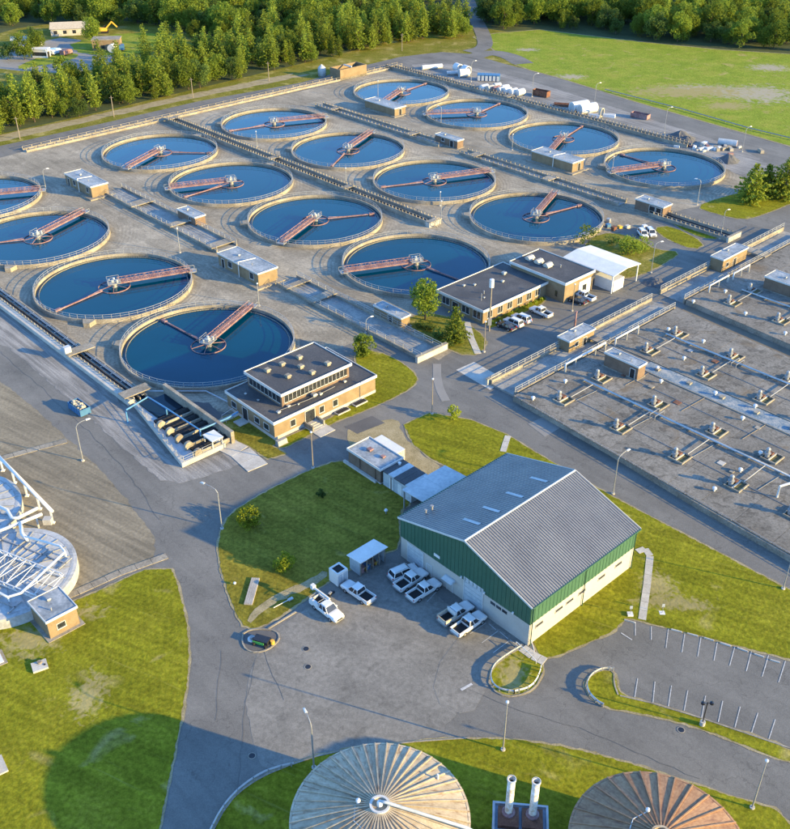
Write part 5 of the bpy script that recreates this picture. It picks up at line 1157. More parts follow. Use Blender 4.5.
MB().cyl(-.7, 3.1, .15, 9.0, 10.0, 10).lathe([(.24, 9.9), (.22, 10.1), (0, 10.2)], 12, -.7, 3.1).tube([(-.9, 3.0, 9.65), (-2.4, 2.2, 9.7), (-3.2, .6, 9.7)], .05, 5).obj('sampling_hatch', WHITE, t)
# twin stack house
t = thing('stack_house', 'blue roofed box with two tall weathered exhaust stacks between the digesters', 'building', (13.6, 64.4, 0), R(-6))
MB().box(-3.0, 3.0, -5, 5.0, 0, 3.7).obj('wall', LBLUE, t)
for a in ((-3.1, 3.1, -5.1, -4.85), (-3.1, 3.1, 4.85, 5.1), (-3.1, -2.85, -4.85, 4.85), (2.85, 3.1, -4.85, 4.85)): MB().box(*a, 3.703, 4.15).obj('parapet', LBLUE, t)
MB().box(-2.85, 2.85, -4.85, 4.85, 3.703, 3.8).obj('roof', mat('blue_grey_roof', [(0.16, 0.22, 0.28), (0.26, 0.33, 0.40)], scale=.6, rough=.7), t)
STK = mat('weathered_stack', [(0.36, 0.25, 0.14), (0.52, 0.47, 0.40), (0.62, 0.60, 0.56)], scale=.9, fine=4, rough=.7)
for x in (-1.35, 1.3):
    MB().box(x - 1.15, x + 1.15, 1.9, 4.4, 3.8, 4.35).obj('stack_base', RUSTD, t)
    s_ = MB().lathe([(.43, 4.2), (.43, 10.2), (.33, 10.2), (.33, 8.8)], 24, x, 3.6).obj('exhaust_stack', STK, t, True)
    MB().disc(.33, 9.6, 20, x, 3.6).obj('stack_opening', DARK, s_); MB().lathe([(.5, 10.0), (.5, 10.25), (.42, 10.25)], 24, x, 3.6).obj('collar', TRIM, s_); MB().lathe([(.75, 4.35), (.75, 4.55), (.45, 4.7)], 20, x, 3.6).obj('flashing', RUST, s_)
    MB().box(x - .9, x + .9, -1.6, 1.0, 3.8, 4.8).obj('roof_unit', LBLUE, t)

# flat covered gas tanks on the left with girders and pipes
COVER = mat('stained_white_cover', [(0.19, 0.195, 0.195), (0.29, 0.295, 0.295), (0.38, 0.38, 0.375)], scale=.35, fine=6, rough=.55)
def covered(label, cx, cy, r, full):
    t = thing('covered_tank', label, 'tank', (cx, cy, 0), R(0))
    MB().lathe([(r, 0), (r, 1.86), (r - .5, 1.9), (r - .95, 1.87)], 96).obj('wall', COVER, t)
    pb = MB(); k_ = 24; da = 2 * math.pi / k_
    pb.add([(1.0 * math.cos(s * da * .49), 1.0 * math.sin(s * da * .49), 2.2) for s in (-1, 1)] + [((r - .92) * math.cos(s * da * .49), (r - .92) * math.sin(s * da * .49), 1.85) for s in (1, -1)], [(0, 3, 2, 1)])
    me = pb.mesh('cover_sheet', COVER)
    for k in range(k_): mobj('cover_sheet', me, t, None, da * k)
    MB().disc(1.05, 2.15, 20).obj('cover_hub', COVER, t)
    bb = MB()
    for k in range(k_):
        a = da * (k + .5); bb.beam((1.2 * math.cos(a), 1.2 * math.sin(a), 2.24), ((r - .95) * math.cos(a), (r - .95) * math.sin(a), 1.92), .07, .1)
    bb.obj('seam_bars', GALV, t)
    if full:
        for s in (-1, 1):      # two deep lattice girders across the cover
            gb = MB(); y = s * 2.6; ln = math.sqrt(r * r - y * y) - 1.2; n = 9
            for z in (2.2, 2.9): gb.beam((-ln, y, z), (ln, y, z), .13, .13)
            for k in range(n):
                x0 = -ln + 2 * ln * k / n; x1 = -ln + 2 * ln * (k + 1) / n
                gb.beam((x0, y, 2.2), ((x0 + x1) / 2, y, 2.9), .08, .08); gb.beam(((x0 + x1) / 2, y, 2.9), (x1, y, 2.2), .08, .08)
            gb.obj('lattice_girder', WHITE, t).rotation_euler = (0, 0, R(-26))
        gb = MB(); 
        for k in range(10):
            x = -8 + k * 1.8; gb.beam((x, -2.6, 2.9), (x + .9, 2.6, 2.9), .08, .08); gb.beam((x + .9, 2.6, 2.9), (x + 1.8, -2.6, 2.9), .08, .08)
        gb.obj('girder_bracing', WHITE, t).rotation_euler = (0, 0, R(-26))
        for s in (-1, 1):
            for k in range(3): MB().box(-6 + k * 4.6, -2.2 + k * 4.6, s * 5.2 - .09 , s * 5.2 + .09, 2.05, 2.22).box(-6 + k * 4.6, -5.8 + k * 4.6, s * 5.2 - 1.4, s * 5.2 + 1.4, 2.05, 2.22).box(-2.4 + k * 4.6, -2.2 + k * 4.6, s * 5.2 - 1.4, s * 5.2 + 1.4, 2.05, 2.22).obj('stiffener_frame', GALV, t).rotation_euler = (0, 0, R(-26))
        pts = [(x - cx, y - cy, 2.9) for x, y in [(-56.74, 117.32), (-51.05, 115.20), (-49.90, 113.81), (-50.98, 111.32), (-52.45, 107.83), (-53.70, 104.88), (-55.29, 104.06), (-57.43, 105.30), (-59.97, 107.61)]]
        MB().tube(pts, .19, 8).obj('ring_pipe', WHITE, t, True)
        for p in pts[::2]: MB().box(p[0] - .1, p[0] + .1, p[1] - .1, p[1] + .1, 1.9, 2.75).obj('pipe_support', WHITE, t)
    return t
covered('flat white covered tank with lattice girders, beside the small lawn hut', -58.0, 110.5, 10.3, True).rotation_euler = (0, 0, 0)
covered('flat white covered tank cut by the left edge, below the long white pipe', -71.0, 125.2, 10.2, False)
# long white pipe on stands
pa, pb_ = (-73.66, 144.66), (-54.71, 123.61)
t = tag(MB().tube([(*pa, 2.9), (*pb_, 2.9)], .30, 10).obj('gas_main', WHITE, None, True), 'long white pipe on short legs above the two covered tanks', 'pipe')
for k in range(6):
    f = .12 + k * .17; x = pa[0] + (pb_[0] - pa[0]) * f; y = pa[1] + (pb_[1] - pa[1]) * f
    MB().box(x - .12, x + .12, y - .12, y + .12, 0, 2.6).box(x - .3, x + .3, y - .3, y + .3, 0, .2).obj('pipe_leg', WHITE, t)
MB().box(pb_[0] - 1.2, pb_[0] + .1, pb_[1] - 1.6, pb_[1] - .5, 1.4, 2.4).obj('valve_block', CONCW, t)
t = tag(MB().tube([(*(-57.42, 124.89), 2.6), (*(-59.81, 122.34), 2.6), (*(-60.76, 122.34), 2.6), (*(-62.23, 124.38), 2.6), (*(-67.67, 127.52), 2.6)], .28, 8).obj('branch_pipe', WHITE, None, True), 'white S-bend pipe running onto the left-edge covered tank', 'pipe')
t = tag(MB().tube([(*(-56.42, 123.60), 2.4), (*(-59.21, 121.34), 2.4), (*(-64.23, 117.68), 2.4)], .28, 8).tube([(*(-59.21, 121.34), 2.4), (*(-57.92, 118.40), 2.6), (*(-56.54, 116.96), 2.6)], .3, 8).obj('branch_pipe', WHITE, None, True), 'straight white pipe between the two covered tanks', 'pipe')
for f in (0.1, .35, .6): 
    x0, y0 = (-56.42, 123.60); x1, y1 = (-64.23, 117.68); x, y = x0 + (x1 - x0) * f, y0 + (y1 - y0) * f
    MB().box(x - .1, x + .1, y - .1, y + .1, 0, 2.2).obj('pipe_leg', WHITE, t)
# concrete hatch slabs on the lower left lawn
t = thing('hatch_slab', 'small concrete hatch slab with round lid in the lower left lawn', 'hatch', (*(-48.10, 93.54), 0), R(28)); MB().box(-1.0, 1.0, -.9, .9, 0, .35).obj('slab', CONCW, t); MB().cyl(.1, .45, .32, .353, .6, 14).obj('lid', WOODP, t); MB().cyl(.65, -.2, .15, .353, .42, 12).obj('small_lid', DARK, t)
t = thing('hatch_slab', 'dark framed concrete pad at the left edge of the lawn', 'hatch', (*(-54.49, 94.80), 0), R(35)); MB().box(-1.2, 1.2, -1.5, 1.5, 0, .15).obj('slab', CONC, t); MB().box(-.8, .8, -1.1, 1.1, .153, .3).obj('lid', WHITE, t)
t = thing('hatch_slab', 'pale slab with white plate at the bottom left edge', 'hatch', (*(-48.92, 77.03), 0), R(35)); MB().box(-2, 1.6, -1.4, 1.4, 0, .3).obj('slab', CONCW, t); MB().box(-1.6, .6, -1.1, -.2, .303, .7).obj('plate', WHITE, t)

# ================================================================== VEHICLES
def loft(b, secs, mi=0):
    """secs: (x, halfwidth, z0, z1) sections joined along the length with chamfered corners"""
    rings = []
    for x, w, z0, z1 in secs:
        c = min(.14, (z1 - z0) * .3)
        rings.append([(x, -w + c * .5, z0), (x, w - c * .5, z0), (x, w, z0 + c), (x, w, z1 - c), (x, w - c, z1), (x, -w + c, z1), (x, -w, z1 - c), (x, -w, z0 + c)])
    vs = [p for r_ in rings for p in r_]; fs = [list(range(8))[::-1], [len(vs) - 8 + i for i in range(8)]]
    for i in range(len(rings) - 1):
        for k in range(8): fs.append((i * 8 + k, i * 8 + (k + 1) % 8, (i + 1) * 8 + (k + 1) % 8, (i + 1) * 8 + k))
    b.add(vs, fs, mi)
def vehicle(name, label, cat, p_rear, p_front, paint, kind, bedm=DARK, extra=None, L=None):
    cx, cy = (p_rear[0] + p_front[0]) / 2, (p_rear[1] + p_front[1]) / 2
    t = thing(name, label, cat, (cx, cy, 0.03), math.atan2(p_front[1] - p_rear[1], p_front[0] - p_rear[0]))
    H = {'pickup': 2.85, 'suv': 2.4, 'sedan': 2.3}[kind]; w = .98 if kind == 'pickup' else .92
    body = MB()
    if kind == 'pickup':
        loft(body, [(-.72, w, .42, 1.12), (.9, w, .40, 1.12), (1.5, w * .99, .40, 1.12), (2.5, w * .96, .42, 1.04), (H - .06, w * .90, .46, .92), (H, w * .84, .5, .84)])
        bo = body.obj('body', paint, t)
        bd = MB(); bd.box(-H, -.72, -w, -w + .12, .5, 1.16).box(-H, -.72, w - .12, w, .5, 1.16).box(-H, -H + .1, -w + .12, w - .12, .5, 1.14)
        bd.obj('bed', paint if extra != 'tan' else CONCW, t)
        MB().box(-H + .1, -.73, -w + .12, w - .12, .5, .72).obj('bed_floor', bedm, t)
        ca, cz = (-.74, 1.25), (-.6, .62); z1 = 1.82
    else:
        zb = 1.05 if kind == 'suv' else .92
        loft(body, [(-H, w * .86, .48, zb - .12), (-H + .12, w * .94, .42, zb), (-1, w, .36, zb), (1, w, .36, zb), (1.9, w * .97, .38, zb - .06), (H - .1, w * .88, .42, zb - .2), (H, w * .8, .46, zb - .28)])
        bo = body.obj('body', paint, t)
        ca, cz, z1 = ((-2.2, 1.15), (-1.95, .5), 1.72) if kind == 'suv' else ((-1.65, 1.05), (-1.0, .3), 1.42)
    z0 = 1.1 if kind == 'pickup' else (1.03 if kind == 'suv' else .9)
    wb, wt = w - .06, w - .24
    MB().frust((ca[0], ca[1], -wb, wb), z0, (cz[0], cz[1], -wt, wt), z1).obj('cabin', GLASS, t)
    MB().frust((cz[0] - .06, cz[1] + .06, -wt - .03, wt + .03), z1 - .04, (cz[0] + .1, cz[1] - .12, -wt + .1, wt - .1), z1 + .07).obj('roof', paint, t)
    pil = MB()
    for (xa, xb) in ((ca[0], cz[0]), (ca[1], cz[1]), ((ca[0] + ca[1]) / 2 - .1, (cz[0] + cz[1]) / 2 - .1)):
        for s in (-1, 1): pil.beam((xa, s * wb, z0), (xb, s * wt, z1), .09, .09)
    pil.obj('pillars', paint, t)
    wx = (1.75, -1.75) if kind == 'pickup' else (1.45, -1.42)
    for x in wx:
        for s in (-1, 1):
            b = MB(); b.lathe([(.2, -.11), (.37, -.11), (.39, -.06), (.39, .06), (.37, .11), (.2, .11)], 16, closed=True)
            b.v = [(a + x, s * (w - .1) + c_, .38 + d_) for a, d_, c_ in b.v]
            o = b.obj('wheel', TYRE, t)
            r_ = MB(); r_.lathe([(0, .09), (.24, .1), (.24, -.1), (0, -.09)], 12); r_.v = [(a + x, s * (w - .09) + c_, .38 + d_) for a, d_, c_ in r_.v]; r_.obj('rim', RIM, o)
    zl = .74
    for s in (-1, 1):
        MB().box(H - .12, H - .02, s * w * .7 - .16, s * w * .7 + .16, zl - .08, zl + .1).obj('headlight', LAMPW, t)
        MB().box(-H - .02, -H + .06, s * (w - .14) - .09, s * (w - .14) + .09, zl, zl + .3).obj('taillight', LAMPR, t)
        MB().box(ca[1] - .5, ca[1] - .28, s * (w + .1) - .1, s * (w + .1) + .1, z0 + .02, z0 + .2).obj('mirror', paint, t)
    MB().box(H - .05, H + .08, -w * .82, w * .82, .42, .6).obj('bumper', GALV, t); MB().box(-H - .12, -H, -w * .9, w * .9, .42, .58).obj('bumper', GALV, t)
    MB().box(H - .02, H + .03, -w * .5, w * .5, .62, .82).obj('grille', DARK, t)
    if kind == 'suv':
        for s in (-1, 1): MB().tube([(cz[0] + .1, s * (wt - .08), z1 + .1), (cz[1] - .2, s * (wt - .08), z1 + .1)], .03, 4).obj('roof_rail', GALV, t)
    if extra == 'ladder':
        b = MB()
        for x in (-2.6, -.9):
            for s in (-1, 1): b.beam((x, s * .85, 1.1), (x, s * .85, 1.9), .07, .07)
            b.beam((x, -.85, 1.9), (x, .85, 1.9), .07, .07)
        b.obj('rack', GALV, t); 
        MB().tube([(-3.4, .5, 2.2), (-.2, .75, 1.95)], .17, 8).obj('boom', WHITE, t); MB().box(-3.9, -3.3, .2, .8, 1.9, 2.6).obj('bucket', WHITE, t)
        MB().box(-2.8, -.8, -.95, -.6, 1.16, 1.5).obj('tool_box', WHITE, t)
    if extra == 'tan':
        for s in (-1, 1): MB().box(-H, -.75, s * (w - .06) - .08, s * (w - .06) + .08, 1.165, 1.45).obj('side_board', SAND, t)
        MB().box(-H - .04, -H + .06, -w + .15, w - .15, 1.145, 1.4).obj('side_board', SAND, t); MB().box(-.95, -.8, -w + .1, w - .1, 1.17, 1.9).obj('headboard', WHITE, t)
    return t
z_ = 0.9
vehicle('pickup_truck', 'white utility pickup with rack and boom on the yard, left of the others', 'pickup', (-11.95, 106.18), (-7.67, 101.70), CARW, 'pickup', DARK, 'ladder')
vehicle('pickup_truck', 'white pickup with black bed parked in front of the open shed', 'pickup', (-3.64, 105.76), (-7.27, 109.16), CARW, 'pickup')
vehicle('parked_car', 'white estate car parked nearest the small overhead door', 'car', (-0.45, 110.68), (3.03, 112.91), CARW, 'suv')
vehicle('pickup_truck', 'white pickup with black bed between the estate car and another pickup', 'pickup', (0.59, 108.51), (4.22, 111.79), CARW, 'pickup')
vehicle('pickup_truck', 'white pickup with black bed beside an empty painted bay, third of the left trio', 'pickup', (2.33, 106.18), (6.25, 109.59), CARW, 'pickup')
vehicle('pickup_truck', 'white pickup with tan side boards by the large overhead door', 'pickup', (6.81, 101.50), (10.70, 104.73), CARW, 'pickup', DARK, 'tan')
vehicle('pickup_truck', 'white pickup nearest the workshop corner, its tail in sunlight', 'pickup', (8.39, 99.17), (12.58, 102.90), CARW, 'pickup')
vehicle('parked_car', 'black saloon car at the left end of the office lot', 'car', (25.87, 189.90), (22.68, 193.19), CARK, 'sedan')
vehicle('parked_car', 'white car next to the black saloon in the office lot', 'car', (27.56, 191.58), (24.58, 194.67), CARW, 'suv')
vehicle('parked_car', 'white car between another white car and the pickup in the office lot', 'car', (29.53, 193.47), (26.54, 196.61), CARW, 'suv')
vehicle('pickup_truck', 'white pickup in the middle of the office lot', 'pickup', (34.51, 196.17), (30.96, 200.13), CARW, 'pickup')
vehicle('parked_car', 'dark car parked close to the office entrance', 'car', (43.59, 202.55), (40.17, 205.66), CARK, 'sedan')
vehicle('pickup_truck', 'pale blue pickup parked beside the dark car at the office entrance', 'pickup', (45.30, 204.72), (42.11, 207.88), CARB, 'pickup')
vehicle('parked_car', 'white van on the dirt behind the white canopy, left of two', 'van', (64.91, 245.66), (65.48, 240.91), CARW, 'suv')
vehicle('parked_car', 'white van on the dirt behind the white canopy, right of two', 'van', (67.18, 246.35), (67.72, 241.58), CARW, 'suv')

# ================================================================== POLES, RAILS, SMALL FIXTURES
def lamp(label, base, h, arm=None, m=GALV, head=True, r=.11):
    t = thing('street_lamp', label, 'street lamp', (*base, 0))
    MB().cyl(0, 0, .3, 0, .25, 10).obj('footing', CONCW, t)
    if arm is None:
        MB().tube([(0, 0, .2), (0, 0, h)], [r, r * .6], 8).obj('pole', m, t)
        MB().lathe([(.07, h), (.2, h + .04), (.21, h + .2), (.1, h + .3), (0, h + .32)], 12).obj('lamp_head', WHITE, t)
    else:
        a = math.radians(arm[0]); l = arm[1]; dx, dy = math.cos(a) * l, math.sin(a) * l
        MB().tube([(0, 0, .2), (0, 0, h - .9), (dx * .15, dy * .15, h - .4), (dx * .5, dy * .5, h - .1), (dx, dy, h)], [r, r * .7, r * .6, r * .5, r * .45], 8).obj('pole', m, t)
        c, s = math.cos(a), math.sin(a)
        hb_ = MB().add([(dx + c * u - s * v, dy + s * u + c * v, z) for z, k in ((h - .1, 1), (h + .1, .6)) for u, v in ((-.1, -.18 * k), (.75 * k, -.14 * k), (.75 * k, .14 * k), (-.1, .18 * k))], [(3, 2, 1, 0), (4, 5, 6, 7), (0, 1, 5, 4), (1, 2, 6, 5), (2, 3, 7, 6), (3, 0, 4, 7)])
        hb_.obj('lamp_head', WHITE, t)
    return t
lamp('street lamp with curved arm beside the left road, on tan dirt', (-55.06, 141.53), 8.0, (35, 2.0))
lamp('street lamp with curved arm at the rounded lawn corner', (-27.76, 122.77), 8.2, (150, 2.6))
lamp('street lamp beside the cream dome digester', (-9.85, 77.32), 8.4, (115, 1.6))
lamp('straight lamp post on the grass below the guard-railed island', (13.38, 79.96), 8.6)
lamp('straight lamp post beside the curved road at the lower right', (41.73, 71.78), 8.4)
lamp('street lamp at the right edge, beside the road along the deck', (57.64, 108.84), 8.0, (40, 1.5))
lamp('street lamp with arm over the road behind the workshop ridge', (36.69, 131.98), 8.0, (40, 2.2))
lamp('plain pole at the junction above the workshop lawn', (7.01, 156.85), 7.6, None, WOODP)
lamp('wooden pole in front of the two-level brick building', (-14.32, 139.43), 7.4, None, WOODP)
lamp('short lamp beside the wide channel and round bush', (-6.30, 189.37), 3.6, (35, 1.3))
lamp('pole at the right end of the office grass, near the footpath', (18.70, 180.92), 7.0, None, WOODP)
lamp('pole between the office cars and the entrance', (40.06, 199.91), 6.5, None, WOODP)
lamp('lamp on the grass behind the white vans', (62.41, 220.34), 8.0, (20, 1.5))
lamp('lamp standing in the grass strip beside the right channel', (85.10, 241.49), 8.0, (20, .8))
lamp('lamp beside the nearest right tank and the pines', (85.40, 266.02), 7.5, (160, 1.2))
lamp('tall lamp by the rubble heap at the far right road', (112.11, 313.21), 8.0, (30, 1.6))
lamp('lamp at the far right road behind the gravel pile', (91.59, 333.57), 8.5, (30, 1.6))
lamp('lamp at the far right road behind the white cylinders', (73.14, 365.28), 8.5, (30, 1.6))
lamp('lamp at the far right road by the first dark skip', (51.94, 378.86), 8.5, (30, 1.8))
lamp('lamp by the blue boxes at the far road bend', (30.25, 400.91), 8.0, (30, 1.6))
lamp('lamp in front of the second-farthest right tank', (16.02, 342.82), 6.5, (160, 1.0))
lamp('lamp post at the hut before the farthest right tank', (-6.40, 376.07), 6.5)
lamp('lamp post between the nearest two left tanks', (-54.63, 232.41), 6.5)
lamp('lamp post at the end of the nearest left bridge', (-31.07, 202.43), 5.5)
lamp('lamp with bent arm by the left-edge tank and far hut', (-102.55, 278.98), 6.0, (20, 1.2))
lamp('lamp post beside the nearest end of the raised channel', (12.59, 255.46), 5.0)
lamp('lamp post halfway along the raised channel', (-14.54, 282.38), 5.0)
lamp('lamp post near the far end of the raised channel', (-45.19, 318.36), 5.0)
lamp('lamp post at the bridge of the nearest right tank', (66.36, 292.99), 5.0)
lamp('lamp post beside the second-nearest right tank', (38.00, 315.25), 5.0)
lamp('lamp post beside the second-nearest third-row tank', (12.70, 265.24), 4.0)
for p, lb in (((-125.54, 326.91), 'left-most'), ((-100.21, 352.50), 'second'), ((-76.35, 377.46), 'third'), ((-50.31, 402.46), 'fourth'), ((3.10, 454.23), 'farthest')):
    t = thing('utility_pole', 'wooden pole on the woodland road verge, %s of five' % lb, 'utility pole', (*p, 0), 0, 'wooden poles along the woodland road')
    MB().tube([(0, 0, 0), (0, 0, 7.4)], [.17, .12], 8).obj('pole', WOODP, t); MB().box(-.7, .7, -.06, .06, 6.7, 6.85).obj('cross_arm', WOODP, t)
t = thing('transformer_pole', 'tall wooden pole with white cylinder on top beside the office', 'utility pole', (*(20.50, 190.29), 0)); MB().tube([(0, 0, 0), (0, 0, 10.5)], [.2, .15], 10).obj('pole', WOODP, t); MB().lathe([(0, 10.5), (.5, 10.5), (.5, 12.3), (0, 12.4)], 16).obj('canister', WHITE, t); MB().box(-.4, .4, -.5, -.2, 1.6, 3.2).obj('meter_box', GALV, t)
t = thing('parking_lamp', 'short post with two round lamps in the parking strip', 'street lamp', (*(39.04, 83.80), 0)); MB().cyl(0, 0, .35, 0, .7, 14).obj('footing', CONCW, t); MB().tube([(0, 0, .7), (0, 0, 4.2)], .08, 8).obj('pole', DARK, t)
for s in (-1, 1): MB().tube([(0, 0, 4.1), (s * .55, 0, 4.1)], .04, 5).lathe([(0, 3.9), (.26, 3.95), (.26, 4.25), (0, 4.4)], 14, s * .55, 0).obj('lamp_head', CARK, t)

def guard_rail(label, pts, smooth=2, m=LBLUE, h=.72, step=2.0):
    p = chaikin(pts, smooth, False); p = densify(p, .6, False)
    x0, y0 = p[0]
    t = thing('guard_rail', label, 'guard rail', (x0, y0, 0))
    b = MB()
    prof = [(-.03, h - .33), (.05, h - .24), (-.02, h - .17), (.05, h - .09), (-.03, h), (-.06, h), (-.06, h - .33)]
    n = len(prof); vs = []; fs = []
    for i in range(len(p)):
        a = p[max(i - 1, 0)]; c = p[min(i + 1, len(p) - 1)]; tx, ty = c[0] - a[0], c[1] - a[1]; q = math.hypot(tx, ty) or 1
        for d, z in prof: vs.append((p[i][0] - x0 + ty / q * d, p[i][1] - y0 - tx / q * d, z))
    for i in range(len(p) - 1):
        for k in range(n): fs.append((i * n + k, i * n + (k + 1) % n, (i + 1) * n + (k + 1) % n, (i + 1) * n + k))
    b.add(vs, fs); b.obj('rail_beam', m, t)
    for i in range(0, len(p), max(1, int(step / .6))): MB().box(p[i][0] - x0 - .07, p[i][0] - x0 + .07, p[i][1] - y0 - .07, p[i][1] - y0 + .07, 0, h + .02).obj('post', GALV, t)
    return t
RAILW = mat('guard_rail_steel', [(0.32, 0.33, 0.335), (0.40, 0.41, 0.415)], scale=1, rough=.45, metal=.2)
guard_rail('curved steel guard rail around the small island by the workshop corner, sunny left part', [(17.44, 97.01), (15.21, 95.35), (13.43, 93.72), (12.74, 91.95), (12.87, 90.21), (13.84, 89.19), (15.65, 88.85)], 2, RAILW)
guard_rail('curved steel guard rail on the lower right side of the small island', [(15.65, 88.85), (17.41, 89.36), (18.59, 90.38), (19.49, 92.30), (19.76, 93.36)], 2, RAILW)
guard_rail('U-shaped steel guard rail at the head of the parking strip', [(29.40, 92.83), (28.09, 93.01), (26.45, 92.12), (25.39, 90.56), (25.35, 88.68), (26.27, 87.19), (26.96, 86.69)], 2, RAILW)
guard_rail('long curved guard rail around the shaded digester lawn', [(-21.24, 67.90), (-20.18, 71.51), (-18.44, 74.22), (-16.06, 76.32), (-13.97, 77.18), (-12.31, 77.61)], 2, RAILW)
# green bumper-rail fence far behind the right road
t = guard_rail('long low guard rail along the field behind the right road', [(81.16, 387.42), (103.80, 361.36), (121.90, 336.99), (134.46, 323.66)], 0, GALV, .75, 4.0)
# wheel stops at the parking bays
for k, (a, c) in enumerate(([(32.76, 102.42), (34.21, 101.82)], [(39.04, 100.54), (40.46, 99.96)], [(41.11, 99.77), (42.51, 99.19)], [(43.28, 98.90), (44.52, 98.33)], [(45.26, 97.95), (46.60, 97.29)], [(47.35, 97.01), (48.65, 96.27)], [(49.36, 95.90), (50.53, 95.26)], [(51.21, 94.80), (52.40, 94.26)])):
    d = math.hypot(c[0] - a[0], c[1] - a[1]); o = MB().frust((-d / 2, d / 2, -.12, .12), 0, (-d / 2 + .03, d / 2 - .03, -.07, .07), .16).obj('wheel_stop', CONCW)
    o.location = ((a[0] + c[0]) / 2, (a[1] + c[1]) / 2, .03); o.rotation_euler = (0, 0, math.atan2(c[1] - a[1], c[0] - a[0]))
    tag(o, 'concrete wheel stop of the upper parking row, %s from the left' % ['first', 'second', 'third', 'fourth', 'fifth', 'sixth', 'seventh', 'eighth'][k], 'wheel stop', 'wheel stops of the parking row')
for k, p in enumerate(((33.82, 103.42), (38.52, 103.82))):
    t = thing('bay_sign', ['small sign on a white pad at the parking corner', 'small thin sign post above the parking row'][k], 'sign', (*p, 0)); MB().tube([(0, 0, 0), (0, 0, 1.5)], .04, 6).obj('post', GALV, t); MB().box(-.2, .2, -.03, .03, 1.2, 1.75).obj('sign_plate', LBLUE, t); MB().box(-.4, .4, -.4, .4, 0, .3 if k == 0 else .08).obj('pad', WHITE, t)
for k, p in enumerate(((-12.31, 96.83), (-11.79, 93.54), (-17.61, 79.07), (36.18, 83.02))):
    n_ = ['upper of two manhole covers on the worn yard', 'lower of two manhole covers on the worn yard', 'dark manhole cover in the shaded road', 'manhole cover on the road below the parking strip'][k]
    t = thing('manhole_cover', n_, 'manhole cover', (*p, .036)); MB().lathe([(.5, 0), (.5, .02), (.4, .025)], 24).obj('ring', CONC, t); MB().disc(.4, .018, 20).obj('lid', CARK, t)
# kerbed island with machinery
t = thing('pump_unit', 'dark pump unit with green stripe inside the small kerbed island', 'machine', (*(-18.52, 97.95), 0), R(-20)); MB().box(-1.1, 1.1, -.6, .6, .12, .9).obj('housing', CARK, t); MB().box(-1.1, .6, -.68, -.601, .3, .7).obj('striped_panel', mat('green_stripe', [(0.05, .25, .05), (.1, .35, .08)], rough=.5), t); MB().cyl(1.5, .3, .3, .1, .7, 12).obj('fuel_drum', YELL, t)
for x, y in ((-.9, -.75), (.9, -.75), (-.9, .75), (.9, .75)): MB().cyl(x, y, .2, .1, .5, 10).obj('wheel', TYRE, t)
t = thing('white_hose_reel', 'small white hose reel left of the dark pump unit', 'hose reel', (*(-19.98, 98.52), 0), R(40)); MB().lathe([(.3, .1), (.6, .12), (.6, .3), (.3, .3)], 16).obj('reel', WHITE, t); MB().cyl(0, 0, .3, .1, .7, 10).obj('spindle', GALV, t)
sheet('island_bed', [(-21.20, 99.29), (-21.17, 97.95), (-20.47, 96.83), (-19.17, 96.36), (-17.70, 96.83), (-16.71, 97.95), (-16.41, 99.09), (-16.93, 100.06), (-18.79, 100.35), (-20.46, 100.15)], .06, ASPH3, 1)
# odds and ends on the lawn
t = thing('timber_ramp', 'grey timber plank ramp lying on the shaded lawn', 'ramp', (*(-21.16, 108.19), 0), math.atan2((-20.93, 111.23)[1] - (-21.39, 105.26)[1], (-20.93, 111.23)[0] - (-21.39, 105.26)[0]))
for k in range(4): MB().box(-2.8, 2.8, -.62 + k * .31, -.33 + k * .31, .06, .3).obj('plank', mat('grey_planks', [(0.2, .18, .16), (.3, .28, .25)], scale=1.2, rough=.9, tint=.1), t)
t = thing('lamp_spare', 'spare lamp arm lying on the lawn edge', 'lamp arm', (*(-16.33, 105.67), .1), R(38)); MB().tube([(-1.6, 0, .12), (1.0, 0, .15)], .06, 6).obj('arm', WHITE, t); MB().box(.9, 1.7, -.2, .2, .05, .25).obj('head', LBLUE, t)
t = thing('motor_scooter', 'small dark machine parked between the cabinet and the utility pickup', 'machine', (*(-9.43, 107.34), 0), R(60)); MB().box(-.6, .5, -.2, .2, .35, .7).obj('frame', CARK, t); MB().box(-.5, .1, -.16, .16, .7, .85).obj('seat', GALV, t)
for x in (-.6, .6): MB().lathe([(.15, -.06), (.28, -.06), (.28, .06), (.15, .06)], 12, closed=True).obj('wheel', TYRE, t).location = (x, 0, .28)
t = thing('bollard_light', 'small white ball lamp on the lawn near the workshop corner', 'lamp', (*(-1.47, 126.61), 0)); MB().cyl(0, 0, .08, 0, .6, 8).obj('stem', GALV, t); MB().lathe([(0, .55), (.26, .62), (.32, .8), (.2, 1.0), (0, 1.05)], 14).obj('globe', WHITE, t)
t = thing('bollard_light', 'small white ball lamp on the left lawn edge by the road', 'lamp', (*(-23.89, 109.70), 0)); MB().cyl(0, 0, .06, 0, .3, 8).obj('stem', GALV, t); MB().lathe([(0, .25), (.2, .3), (.24, .42), (.14, .56), (0, .58)], 14).obj('globe', WHITE, t)
for k in range(2):
    pts = [(18.03, 98.52), (18.87, 97.39), (19.11, 95.90)] if k else [(16.77, 97.20), (18.22, 95.35), (19.17, 94.08)]
    tag(MB().tube([(*pts[0], 0), (*pts[0], 1.0), (*pts[1], .9), (*pts[2], .6), (*pts[2], 0)], .05, 6).obj('step_handrail', WHITE), ['left', 'right'][k] + ' white handrail of the island steps at the workshop corner', 'handrail')

